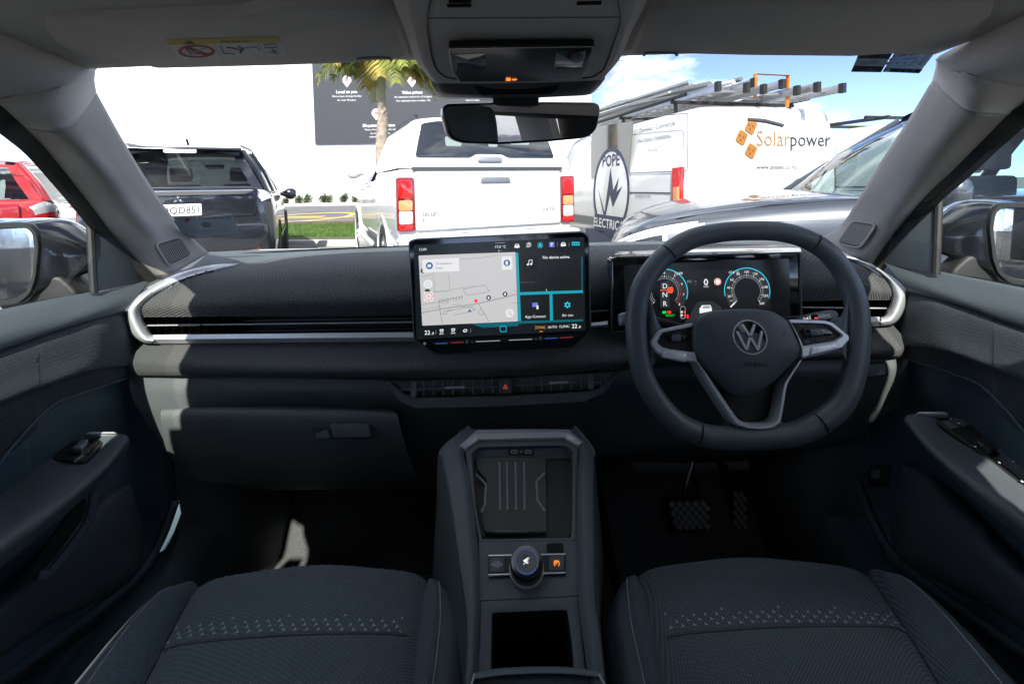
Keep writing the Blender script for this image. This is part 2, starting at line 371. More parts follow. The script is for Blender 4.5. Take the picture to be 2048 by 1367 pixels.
mat('concrete', (.42, .41, .39), .85, bump=40, bs=.3, var=.12, vs=2); mat('kerb_white', (.62, .61, .59), .8, bump=40, bs=.2, var=.1, vs=1)
mat('mulch', (.10, .055, .035), .95, bump=30, bs=1, var=.5, vs=9); mat('grass_soil', (.07, .10, .03), .95, bump=30, bs=.6, var=.3, vs=4)
def leaf(name, col, tr=.35):
    m = mat(name, col, .6, var=.35, vs=2.5); n = m.node_tree.nodes; l = m.node_tree.links.new; b = n['Principled BSDF']; o = n['Material Output']
    t = n.new('ShaderNodeBsdfTranslucent'); x = n.new('ShaderNodeMixShader'); x.inputs[0].default_value = tr; src = b.inputs['Base Color'].links[0].from_socket; l(src, t.inputs[0]); l(b.outputs[0], x.inputs[1]); l(t.outputs[0], x.inputs[2]); l(x.outputs[0], o.inputs[0])
leaf('grass', (.11, .20, .035)); leaf('shrub_leaf', (.08, .12, .035)); leaf('palm_leaf', (.24, .27, .05)); leaf('palm_leaf_yellow', (.42, .34, .08)); leaf('tree_leaf', (.05, .08, .025))
mat('bark', (.12, .09, .07), .9, bump=30, bs=.8, var=.3, vs=6); mat('palm_bark', (.33, .27, .21), .9, bump=24, bs=.8, var=.3, vs=9); mat('palm_stem', (.28, .27, .12), .6, bump=30, bs=.3, var=.2)
mat('road_yellow', (.62, .42, .10), .8, bump=60, bs=.3, var=.15, vs=4); mat('white_wall', (.72, .71, .69), .9, bump=12, bs=.2, var=.03, vs=.5)
mat('sign_grey', (.034, .036, .043), .6, bump=5, bs=.05, var=.04, vs=.4); mat('sign_white', (.75, .75, .75), .6); mat('sign_rose', (.35, .2, .19), .6)
def paint(name, col, metal=0, rough=.25): return mat(name, col, rough, metal=metal, coat=1, var=.03, vs=2)
paint('paint_white', (.68, .68, .67), 0, .3); paint('paint_navy', (.012, .014, .020), .2, .25); paint('paint_red', (.42, .018, .022), .1, .3); paint('paint_grey', (.075, .085, .10), .5, .35)
mat('tyre', (.018, .018, .018), .8, bump=80, bs=.3); mat('alloy', (.42, .42, .43), .3, metal=.8); mat('alu', (.48, .48, .48), .35, metal=.8, var=.1, vs=8)
mat('lamp_red', (.55, .012, .01), .12, coat=1); mat('lamp_red_dark', (.20, .008, .008), .12, coat=1); mat('lamp_amber', (.62, .30, .12), .15, coat=1); mat('lamp_clear', (.62, .62, .62), .1, metal=.3, coat=1)
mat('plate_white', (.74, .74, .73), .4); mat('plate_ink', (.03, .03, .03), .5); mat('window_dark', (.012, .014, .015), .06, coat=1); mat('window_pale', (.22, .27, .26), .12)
mat('logo_orange', (.34, .14, .02), .5); mat('logo_orange_pale', (.34, .18, .06), .5); mat('logo_amber', (.22, .08, .01), .5); mat('logo_grey', (.035, .037, .042), .5); mat('grey_light', (.16, .165, .17), .5); mat('logo_navy', (.035, .045, .085), .5)
mat('strap_orange', (.75, .26, .03), .7); mat('tape_blue', (.02, .08, .30), .6)

def paperlike(name, tr=.6):
    m = MAT[name]; n = m.node_tree.nodes; l = m.node_tree.links.new; b = n['Principled BSDF']; o = n['Material Output']
    t = n.new('ShaderNodeBsdfTranslucent'); t.inputs[0].default_value = b.inputs['Base Color'].default_value; x = n.new('ShaderNodeMixShader'); x.inputs[0].default_value = tr
    l(b.outputs[0], x.inputs[1]); l(t.outputs[0], x.inputs[2]); l(x.outputs[0], o.inputs[0])
for k in ('sticker_grey', 'sticker_blue', 'sticker_violet', 'sticker_teal'): MAT[k].node_tree.nodes['Principled BSDF'].inputs['Metallic'].default_value = 0; paperlike(k)
mat('vent_grey', (.20, .205, .21), .45); emat('hazard_red', (.45, .03, .02), 1)
mat('badge_grey', (.10, .10, .11), .3, metal=.5)
mat('emblem_silver', (.66, .67, .69), .25, metal=.5)

# ================================================================== cabin shell
cab = thing('car_cabin', 'grey headlining, roof pillars, carpet and glass of the car we sit in', 'car interior', (0, .4, .34))
WS = [[(188, 135, .62), (140, 165, .575), (100, 200, .545), (0, 207, .515)]]
def side_rows(side):
    if side < 0:
        pil = [[(417, 507, .99), (378, 528, .945), (342, 549, .905), (318, 557, .89)],
               [(368, 464, .97), (335, 471, .91), (300, 480, .88), (245, 488, .85)],
               [(329, 417, .91), (296, 424, .86), (262, 432, .83), (196, 424, .785)],
               [(292, 362, .85), (256, 370, .795), (222, 377, .77), (148, 362, .71)],
               [(238, 274, .75), (198, 292, .69), (165, 306, .665), (92, 292, .63)],
               [(188, 185, .66), (163, 225, .615), (122, 257, .59), (52, 251, .565)]]
        cor = [[(184, 160, .64), (150, 195, .59), (106, 226, .565), (26, 229, .542)], [(184, 138, .62), (140, 165, .565), (90, 195, .54), (0, 206, .52)], [(166, 127, .60), (118, 148, .55), (66, 172, .53), (-30, 190, .508)]]
    else:
        pil = [[(1638, 479, .99), (1676, 498, .945), (1712, 516, .91), (1742, 526, .89)],
               [(1683, 452, .97), (1724, 458, .915), (1768, 462, .885), (1797, 452, .86)],
               [(1725, 388, .91), (1765, 394, .86), (1808, 402, .83), (1852, 387, .785)],
               [(1765, 323, .85), (1808, 332, .79), (1852, 340, .76), (1906, 336, .715)],
               [(1820, 240, .75), (1862, 257, .69), (1906, 270, .66), (1966, 275, .645)],
               [(1870, 160, .66), (1900, 188, .61), (1945, 219, .585), (2012, 228, .585)]]
        cor = [[(1876, 138, .64), (1908, 164, .585), (1958, 192, .56), (2041, 204, .567)], [(1880, 119, .62), (1915, 140, .56), (1970, 165, .54), (2070, 180, .55)], [(1896, 107, .60), (1932, 124, .55), (1988, 148, .53), (2100, 166, .53)]]
    pil = [[r[0], r[1], (r[2][0], r[2][1], r[2][2] * .985), (r[3][0], r[3][1], r[3][2] * (1.025 if i < 5 else 1.0))] for i, r in enumerate(pil)]
    s = side
    rail = [[V((s * .525, y, 1.478)), V((s * .552, y, 1.455)), V((s * .578, y, 1.425)), V((s * .600, y, 1.396))] for y in (.40, .26, .09)] + [[V((s * .505, y, 1.478)), V((s * .530, y, 1.455)), V((s * .550, y, 1.425)), V((s * .566, y, 1.396))] for y in (-.05, -.5, -1.1, -1.75)]  # rail stepped inward towards the rear so a strip of sun reaches the floor
    return pil, cor, rail
for s in (-1, 1):
    pil, cor, rail = side_rows(s)
    pt = loft('pillar_trim', pil, 'pillar_trim', cab, 16, 40, thick=.003)
    loft('headlining_corner', [pil[-1]] + cor + rail, 'headlining', cab, 16, 50, thick=.003)
    # seam between pillar trim and headlining
    tube('seam', catmull([PT(p) for p in pil[-1]], 20), .0013, 'black_matte', pt, 6)
    # door-side rubber and black window frame along the pillar and roof rail
    edge = [PT(r[3]) for r in pil] + [PT(c_[3]) for c_ in cor] + [r[3] for r in rail]
    m = MB(); rows = []
    for q in catmull(edge, 60):
        rows.append([q + V((0, .003, .001)), q + V((s * .008, -.010, -.010)), q + V((s * .020, -.006, -.016)), q + V((s * .026, .002, -.012)), q + V((s * .030, .006, .0)), q + V((s * .030, .012, .014))])
    m.grid(rows); m.build('window_seal', 'rubber', cab)
    # speaker grille low on the pillar
    if s < 0: c = [(309, 488), (360, 474), (382, 511), (336, 533)]; o = PY(345, 502, .905)
    else: c = [(1706, 442), (1754, 449), (1720, 498), (1675, 487)]; o = PY(1714, 470, .905)
    A, B, C_ = PT(pil[0][1]), PT(pil[1][1]), PT(pil[1][2]); n = (B - A).cross(C_ - A).normalized()
    if n.y > 0: n = -n
    fr = Fr(o, n)
    ou = rpoly(fr.pxs(c), .012, 4); k = plate('speaker_grille', ou, fr, .005, 'grey_dark', pt, .001, -.003)
    xs = [p[0] for p in ou]; ys = [p[1] for p in ou]; m = MB(); c0 = V((sum(xs) / len(xs), sum(ys) / len(ys)))
    for i in range(13):
        t = (i + .5) / 13; a = V(fr.px(*c[0])).lerp(V(fr.px(*c[1])), t); b = V(fr.px(*c[3])).lerp(V(fr.px(*c[2])), t)
        a2, b2 = a.lerp(b, .1), a.lerp(b, .9); m.tube([fr(a2.x, a2.y, .0022), fr(b2.x, b2.y, .0022)], .0011, 5)
    m.build('grille_rib', 'pillar_trim', k); tube('grille_frame', [fr(x, y, .0015) for x, y in ou], .0018, 'pillar_trim', k, 6, closed=True)

# roof: headlining sheet, windscreen header
rows = []
for y, z in ((.635, 1.477), (.5, 1.484), (.2, 1.49), (-.5, 1.495), (-1.2, 1.49), (-1.8, 1.47)):
    rows.append([V((x, y - abs(x) * .06, z - .012 * (abs(x) / .55) ** 3)) for x in (-.56, -.3, 0, .3, .56)])
loft('headlining_sheet', rows, 'headlining', cab, 24, 24, thick=.004)
rows = []
for y, z, e in ((.60, 1.60, .56), (.5, 1.535, .634), (.3, 1.545, .648), (.18, 1.55, .662), (.10, 1.55, .668), (.05, 1.55, .60), (.0, 1.55, .60), (-.2, 1.55, .60), (-.8, 1.55, .60), (-1.9, 1.49, .60)):  # unseen roof edge, its width shaped to place sun patches on dash and floor
    rows.append([V((-e, y - .06, z - .09)), V((-e + .03, y - .04, z - .03)), V((-.3, y, z)), V((.3, y, z)), V((e - .03, y - .04, z - .03)), V((e, y - .06, z - .09))])
loft('roof_skin', rows, 'paint_black', cab, 24, 36, thick=.004)
# windscreen
rows = [[V((-.60, .60, 1.482)), V((-.3, .665, 1.492)), V((0, .68, 1.494)), V((.3, .665, 1.492)), V((.60, .60, 1.482))],
        [V((-.675, .83, 1.325)), V((-.35, .93, 1.335)), V((0, .955, 1.34)), V((.35, .93, 1.335)), V((.675, .83, 1.325))],
        [V((-.745, 1.06, 1.13)), V((-.4, 1.21, 1.13)), V((0, 1.25, 1.13)), V((.4, 1.21, 1.13)), V((.745, 1.06, 1.13))]]
wsc = loft('windscreen', rows, 'screen_glass', cab, 28, 18)
rows2 = [[V((-.745, 1.05, 1.145)), V((-.4, 1.195, 1.139)), V((0, 1.235, 1.138)), V((.4, 1.195, 1.139)), V((.745, 1.05, 1.145))],
         [V((-.76, 1.10, 1.115)), V((-.4, 1.25, 1.115)), V((0, 1.29, 1.115)), V((.4, 1.25, 1.115)), V((.76, 1.10, 1.115))]]
loft('windscreen_border', rows2, 'black_gloss', wsc, 28, 4)
# dotted ceramic band round the mirror foot
fo = PY(1035, 150, .69); ffr = Fr(fo, V((0, -.62, -.78)))
fo_out = [(806, 108), (815, 132), (832, 163), (856, 186), (884, 197), (985, 201), (1080, 201), (1168, 195), (1205, 177), (1232, 143), (1246, 118), (1264, 104)]
fo_in = [(836, 100), (842, 125), (852, 150), (870, 168), (890, 176), (985, 178), (1080, 178), (1166, 172), (1190, 160), (1208, 132), (1218, 112), (1236, 98)]
m = MB(); a = ffr.pxs(fo_out); b = ffr.pxs(fo_in)
m.grid([[ffr(*p) for p in a], [ffr(*p) for p in b]]); m.build('dotted_band', dots_mat(), wsc, False)
# shell below the glass, floor, rear end
m = MB()
for s in (-1, 1):
    m.box(ORG, s * .80, s * .86, -.24, 1.0, .28, 1.06); m.box(ORG, s * .80, s * .86, -1.9, -1.32, .28, 1.06); m.box(ORG, s * .79, s * .87, -1.32, -.24, .28, .46)     # rear doors left out so more light reaches the cabin
    m.box(ORG, s * .72, s * .86, 1.0, 1.32, .28, 1.08)
m.box(ORG, -.8, .8, 1.32, 1.36, .28, 1.115)
m.build('body_side', 'paint_black', cab, False)
for s in (-1, 1):
    # B and C pillars lean in with the glass
    for y0, y1 in ((-.24, -.04), (-1.62, -1.40)):
        m = MB(); rows = [[V((s * (.80 - .155 * t), y0, 1.04 + .38 * t)), V((s * (.765 - .155 * t), y0, 1.04 + .38 * t)), V((s * (.765 - .155 * t), y1, 1.04 + .38 * t)), V((s * (.80 - .155 * t), y1, 1.04 + .38 * t))] for t in (0, .5, 1)]
        m.grid(rows, closed=True, cap=True).build('rear_pillar', 'headlining', cab)
rows = [[V((-.68, -1.95, .95)), V((.68, -1.95, .95))], [V((-.62, -1.80, 1.46)), V((.62, -1.80, 1.46))]]
loft('rear_window', rows, 'side_glass', cab, 3, 3)  # made wide to let more light in from behind
box('tailgate_trim', ORG, -.8, .8, -1.99, -1.93, .28, .95, 'headlining', cab)
for s in (-1, 1): box('tailgate_side', ORG, s * .66, s * .80, -1.97, -1.72, .95, 1.46, 'headlining', cab)
# carpet: floor pans, toe boards and tunnel
rows = [[V((x, y, z)) for x in (-.78, -.4, -.14)] for y, z in ((-1.9, .36), (.3, .37), (.98, .375), (1.12, .43), (1.30, .66), (1.31, 1.0))]
loft('carpet', rows, 'carpet', cab, 8, 24)
rows = [[V((x, y, z)) for x in (.14, .4, .78)] for y, z in ((-1.9, .36), (.3, .37), (.98, .375), (1.12, .43), (1.30, .66), (1.31, 1.0))]
loft('carpet', rows, 'carpet', cab, 8, 24)
box('tunnel', ORG, -.145, .16, -1.8, 1.32, .34, .62, 'carpet', cab, .02)

# ================================================================== dashboard
dash = thing('dashboard', 'wide dark dashboard with woven pads, silver trim strip, air vents and glovebox', 'dashboard', (0, 1.0, .75))
pad = [[(287, 634, .845), (550, 632, .845), (820, 629, .845), (1200, 610, .85), (1610, 602, .85), (1700, 600, .85), (1779, 600, .845)],
       [(286, 612, .842), (550, 606, .83), (820, 600, .83), (1200, 580, .835), (1610, 570, .835), (1700, 570, .835), (1783, 584, .842)],
       [(322, 583, .867), (550, 574, .85), (820, 566, .85), (1200, 548, .85), (1610, 540, .85), (1700, 545, .855), (1772, 562, .862)],
       [(373, 558, .905), (560, 545, .89), (820, 535, .885), (1200, 520, .885), (1610, 515, .885), (1690, 525, .89), (1745, 541, .90)],
       [(435, 541, .955), (580, 523, .96), (820, 512, .96), (1200, 500, .96), (1600, 495, .96), (1660, 508, .96), (1708, 524, .955)],
       [(476, 530, 1.0), (600, 511, 1.06), (820, 502, 1.06), (1200, 491, 1.06), (1580, 485, 1.06), (1640, 497, 1.04), (1668, 511, 1.0)]]
loft('upper_pad', pad, 'dash_fabric', dash, 70, 30)
top = [pad[-1],
       [(440, 516, 1.03), (600, 505, 1.11), (820, 498, 1.12), (1200, 488, 1.12), (1580, 482, 1.11), (1625, 490, 1.06), (1652, 500, 1.02)],
       [(425, 508, 1.06), (600, 501, 1.16), (820, 495, 1.19), (1200, 485.5, 1.19), (1580, 480, 1.16), (1615, 484, 1.1), (1640, 490, 1.05)],
       [(400, 504, 1.06), (600, 498, 1.17), (820, 492.5, 1.22), (1200, 484, 1.22), (1580, 478, 1.17), (1610, 480, 1.1), (1640, 484, 1.06)]]
loft('top_pad', top, 'dash_smooth', dash, 60, 12)
# under-skin that closes the corners beside the trim
for s in (-1, 1):
    P0 = [(478, 527, 1.0), (420, 530, .97), (347, 550, .915), (290, 579, .875), (252, 612, .85)] if s < 0 else [(1663, 508, 1.0), (1707, 515, .97), (1749, 535, .915), (1791, 559, .875), (1814, 590, .85)]
    P1 = [(425, 506, 1.05), (395, 512, 1.02), (335, 545, .95), (290, 562, .91), (240, 590, .86)] if s < 0 else [(1640, 486, 1.05), (1680, 494, 1.02), (1742, 520, .95), (1795, 540, .91), (1830, 570, .86)]
    loft('corner_cap', [P0, P1], 'dash_smooth', dash, 20, 5)

# silver trim: a loop at each end, straight strips between
tl = [[(479, 527, 1.0), (420, 530, .965), (347, 550, .91), (293, 579, .87), (253, 611, .84), (250, 634, .832), (263, 667, .828), (282, 684, .828), (303, 687, .828)],
      [(478, 528.5, 1.0), (427, 535, .955), (358, 553, .90), (306, 580, .858), (268, 612, .83), (264, 632, .823), (276, 660, .820), (291, 677, .820), (306, 680, .820)],
      [(477, 530, 1.0), (435, 541, .96), (373, 558, .905), (322, 584, .87), (289, 612, .85), (283, 629, .845), (293, 652, .842), (303, 667, .842), (312, 669, .842)]]
tr = [[(1661, 508, 1.0), (1707, 515, .965), (1750, 534, .91), (1792, 558, .87), (1814, 582, .84), (1815, 597, .832), (1806, 627, .828), (1790, 647, .828), (1762, 652, .828)],
      [(1665, 511, 1.0), (1712, 520, .955), (1752, 538, .90), (1785, 562, .858), (1800, 584, .83), (1800, 600, .823), (1792, 622, .820), (1780, 638, .820), (1762, 643, .820)],
      [(1671, 515, 1.0), (1718, 527, .96), (1756, 546, .905), (1776, 566, .87), (1783, 584, .85), (1783, 597, .845), (1777, 614, .842), (1768, 630, .842), (1760, 634, .842)]]
for t in (tl, tr): loft('trim_loop', t, 'satin', dash, 44, 8, thick=.006)
def strip(a0, a1, nm='trim_strip'):
    rows = []
    for f in (a0, a1):
        rows.append([PY(f[0], f[1], .842), PY(f[0], f[1] + .7, .829), PY(f[0], f[2], .825), PY(f[0], f[2] + .8, .825), PY(f[0], f[3], .832), PY(f[0], f[3] + 1, .846)])
    return MB().grid(rows).build(nm, 'satin', dash, True, 25)
strip((306, 669, 678, 687), (832, 663.5, 673.5, 682.5)); strip((1176, 646, 652, 655), (1216, 641, 648, 652)); strip((1600, 637, 645, 653), (1759, 633, 643, 652))
# air slot above the strip
for x0, y0, y0b, x1, y1, y1b in ((284, 630, 672, 834, 624, 668), (1172, 608, 654, 1224, 604, 650), (1598, 598, 642, 1784, 596, 640)):
    rows = [[PY(x0, y0, .852), PY(x1, y1, .852)], [PY(x0, y0, .885), PY(x1, y1, .885)], [PY(x0, y0b, .885), PY(x1, y1b, .885)], [PY(x0, y0b, .845), PY(x1, y1b, .845)]]
    MB().grid(rows).build('air_slot', 'black_matte', dash)
def slat(a, b, r, Y, m='satin_dark', nm='vent_slat'): return tube(nm, [PY(a[0], a[1], Y), PY(b[0], b[1], Y)], r, m, dash, 6, flat=2.2, up=(0, 0, 1))
slat((292, 650.5), (832, 643.5), .0013, .848, 'satin'); slat((486, 641), (832, 636.5), .0006, .868); slat((488, 662), (832, 657), .0006, .868)
slat((1176, 623), (1218, 620), .0012, .852, 'satin'); slat((1600, 614), (1772, 616), .0013, .850, 'satin')
tube('vent_tab', [PY(357, 649.8, .845), PY(403, 649, .845)], .0026, 'black_gloss', dash, 8)
tube('vent_tab', [PY(1688, 615, .847), PY(1712, 615.5, .847)], .0026, 'black_gloss', dash, 8)
for i in range(12):
    x = 298 + i * 16.2
    MB().add([PY(x, 633, .858), PY(x + 3, 633, .884), PY(x + 3, 667, .884), PY(x, 667, .858)], [(0, 1, 2, 3)]).build('vent_vane', 'dash_smooth', dash, False)
for i in range(7):
    x = 1630 + i * 22
    MB().add([PY(x, 600, .858), PY(x - 3, 600, .884), PY(x - 3, 636, .884), PY(x, 636, .858)], [(0, 1, 2, 3)]).build('vent_vane', 'dash_smooth', dash, False)
# little defroster louvres in the trim corners
for i, (x, y, Y) in enumerate(((333, 577, .872), (348, 568, .884), (365, 561, .897), (384, 554, .912), (404, 548, .928))):
    MB().add([PY(x, y + 2, Y), PY(x + 11, y - 1, Y), PY(x + 10, y - 9, Y + .012), PY(x + 1, y + 2, Y + .02)], [(0, 1, 2), (0, 2, 3), (1, 2, 3)]).build('demister_louvre', 'dash_smooth', dash, False)
for i, (x, y, Y) in enumerate(((1675, 527, .93), (1692, 532, .915), (1712, 540, .90), (1730, 545, .885))):
    MB().add([PY(x, y + 4, Y), PY(x + 12, y + 6, Y), PY(x + 6, y - 4, Y + .012), PY(x + 1, y + 2, Y + .02)], [(0, 1, 2), (0, 2, 3), (1, 2, 3)]).build('demister_louvre', 'dash_smooth', dash, False)
for P_ in ([(318, 585, .868), (345, 570, .886), (375, 557, .906), (420, 544, .945), (432, 542, .952)], [(1672, 518, .952), (1700, 524, .935), (1730, 536, .905), (1762, 555, .872)]):
    d = [PT(p) for p in catmull([PT(p) for p in P_], 14)]
    MB().grid([[q + V((0, -.002, .003)) for q in d], [q + V((0, -.010, -.009 * math.sin(math.pi * i / 13))) for i, q in enumerate(d)]]).build('demister_slot', 'void', dash)

mid = [[(288, 687, .838), (550, 685, .838), (820, 682, .838), (1030, 672, .84), (1200, 653, .84), (1420, 650, .84), (1738, 652, .838), (1786, 650, .838)],
       [(264, 711, .82), (550, 712, .815), (820, 712, .815), (1030, 706, .815), (1220, 690, .82), (1420, 680, .82), (1740, 675, .82), (1808, 675, .82)],
       [(253, 729, .812), (550, 735, .792), (820, 738, .79), (1030, 733, .79), (1230, 720, .79), (1420, 705, .79), (1740, 700, .792), (1818, 694, .812)],
       [(261, 750, .818), (550, 752, .798), (820, 755, .80), (1030, 750, .80), (1240, 736, .80), (1420, 722, .80), (1740, 714, .80), (1809, 712, .818)],
       [(264, 755, .85), (550, 756, .84), (820, 759, .84), (1030, 754, .84), (1240, 740, .84), (1420, 726, .84), (1740, 718, .84), (1807, 716, .85)]]
loft('middle_pad', mid, 'dash_fabric_fine', dash, 70, 24)
low = [[(258, 753, .828), (550, 755, .815), (790, 759, .812), (1030, 755, .81), (1240, 740, .81), (1420, 727, .815), (1700, 718, .815), (1790, 714, .825), (1827, 717, .835)],
       [(262, 790, .826), (550, 782, .808), (790, 787, .81), (1030, 780, .81), (1240, 765, .81), (1420, 750, .81), (1700, 745, .808), (1790, 742, .82), (1826, 748, .832)],
       [(290, 840, .832), (550, 814, .83), (790, 815, .835), (1030, 815, .84), (1240, 800, .84), (1420, 792, .85), (1700, 786, .84), (1780, 780, .835), (1813, 798, .835)],
       [(332, 903, .86), (550, 870, .88), (790, 870, .88), (1030, 870, .88), (1240, 850, .88), (1420, 850, .90), (1700, 840, .88), (1745, 825, .87), (1762, 832, .86)],
       [(380, 958, .95), (550, 968, .95), (790, 965, .95), (1030, 960, .95), (1240, 905, .95), (1420, 905, .97), (1700, 890, .95), (1715, 860, .94), (1732, 862, .93)],
       [(400, 975, 1.15), (550, 980, 1.2), (790, 975, 1.2), (1030, 965, 1.2), (1240, 925, 1.2), (1420, 925, 1.2), (1700, 905, 1.2), (1715, 890, 1.2), (1735, 890, 1.15)]]
loft('lower_panel', low, 'dash_grain', dash, 70, 30)
gl = [[(330, 813, .84), (450, 811, .832), (650, 813, .83), (782, 818, .835)],
      [(322, 822, .815), (450, 820, .80), (650, 822, .80), (793, 827, .81)],
      [(323, 850, .812), (450, 850, .797), (650, 852, .797), (801, 855, .808)],
      [(333, 900, .832), (450, 900, .815), (650, 900, .815), (813, 897, .825)],
      [(362, 940, .868), (470, 945, .85), (650, 945, .85), (828, 938, .855)],
      [(388, 958, .91), (480, 968, .90), (650, 967, .90), (838, 961, .90)]]
gb = loft('glovebox_door', gl, 'dash_grain', dash, 40, 26)
frg = Fr(PY(690, 860, .797), V((0, -1, .30)))
pplate('handle_recess', [(620, 846), (741, 846), (747, 876), (632, 877)], frg, .0015, 'black_matte', gb, 0, 0, r=7)
pplate('latch_lever', [(661, 846), (739, 846), (744, 873), (668, 874)], frg, .006, 'dash_smooth', gb, .0025, .001, r=6)
pplate('recess_floor', [(632, 866), (655, 858), (664, 875), (634, 876)], frg, .0035, 'dash_smooth', gb, .001, .001, r=3)

# centre vents and hazard switch
vf = Fr(PY(1000, 782, .803), V((0, -1, .25)))
vo = [(764, 760), (800, 805), (833, 819), (1000, 815), (1170, 805), (1214, 783), (1247, 740), (1000, 756)]
vi = [(784, 763), (812, 787), (834, 795), (1000, 791), (1172, 782), (1194, 777), (1230, 745), (1000, 756.5)]
def dense(p, n=6): return [tuple(V(p[i]).lerp(V(p[(i + 1) % len(p)]), k / n)) for i in range(len(p)) for k in range(n)]
vo2, vi2 = dense(vf.pxs(vo)), dense(vf.pxs(vi))
cv = MB().ring(vo2, vi2, vf, .010, -.006, .004).build('centre_vent', 'dash_smooth', dash)
MB().add([vf(x, y, -.022) for x, y in vi2], [tuple(range(len(vi2)))]).build('vent_back', 'void', cv, False)
MB().grid([[vf(x, y, .001) for x, y in vi2 + vi2[:1]], [vf(x, y, -.022) for x, y in vi2 + vi2[:1]]]).build('vent_wall', 'black_matte', cv)
for a, b in (((800, 778.5), (994, 772)), ((1028, 770), (1218, 761))):
    tube('vent_slat', [vf(*vf.px(*a), .001), vf(*vf.px(*b), .001)], .0013, 'satin_dark', cv, 6, flat=2.2)
for a, b in (((890, 774.5), (930, 773)), ((1098, 764.5), (1136, 763))):
    tube('vent_tab', [vf(*vf.px(*a), .003), vf(*vf.px(*b), .003)], .0021, 'satin', cv, 8)
for i in range(20):
    x = 828 + i * 19.6
    if 985 < x < 1036: continue
    yt = 763 - (x - 784) * .0415; big = abs(x - 828) < 2 or abs(x - 828 - 18 * 19.6) < 12
    u0, v0 = vf.px(x, yt); u1, v1 = vf.px(x, yt + 31); w_ = .0045 if big else .0008
    box('vent_vane', vf, u0 - w_, u0 + w_, v1, v0, -.012, .0012, 'vent_grey', cv)
pplate('hazard_frame', [(993, 752), (1028, 751), (1028.5, 787), (994, 788)], vf, .010, 'black_matte', cv, .001, -.004, r=2)
hz = pplate('hazard_switch', [(998, 757), (1023, 756), (1024, 783), (999, 784)], vf, .012, 'dash_smooth', cv, .0015, -.004, r=3)
for rr_, mm, ww in ((1.0, 'hazard_red', .0083), (.62, 'void', .0086), (.30, 'hazard_red', .0089)):
    u, v = vf.px(1011, 771); MB().add([vf(u + .0055 * rr_ * math.sin(a), v - .0008 + .0055 * rr_ * math.cos(a), ww) for a in (0, 2.094, 4.189)], [(0, 1, 2)]).build('warning_triangle', mm, hz, False)
# lights switch panel on the driver side
lf = Fr(PY(1730, 738, .806), V((-.12, -1, .2)))
lp = pplate('light_switch_panel', [(1684, 731), (1767, 722), (1772, 750), (1690, 756)], lf, .006, 'dash_smooth', dash, .002, 0, r=6)
MB().ring(rpoly(lf.pxs([(1684, 731), (1767, 722), (1772, 750), (1690, 756)]), .005), rpoly(lf.pxs([(1686, 733), (1765, 724), (1770, 748), (1692, 754)]), .004), lf, .0066, 0).build('switch_border', 'void', lp)
ptext('REAR', lf, 1758, 745, 2.6, 'white_print', lp, w=.0066); ptext('0‡', lf, 1758, 740, 3, 'white_print', lp, w=.0066)
# knee bolster seam and column opening
tube('bolster_seam', [PY(1316, 884, .93), PY(1392, 884, .93)], .0012, 'grey_plastic', dash, 5)

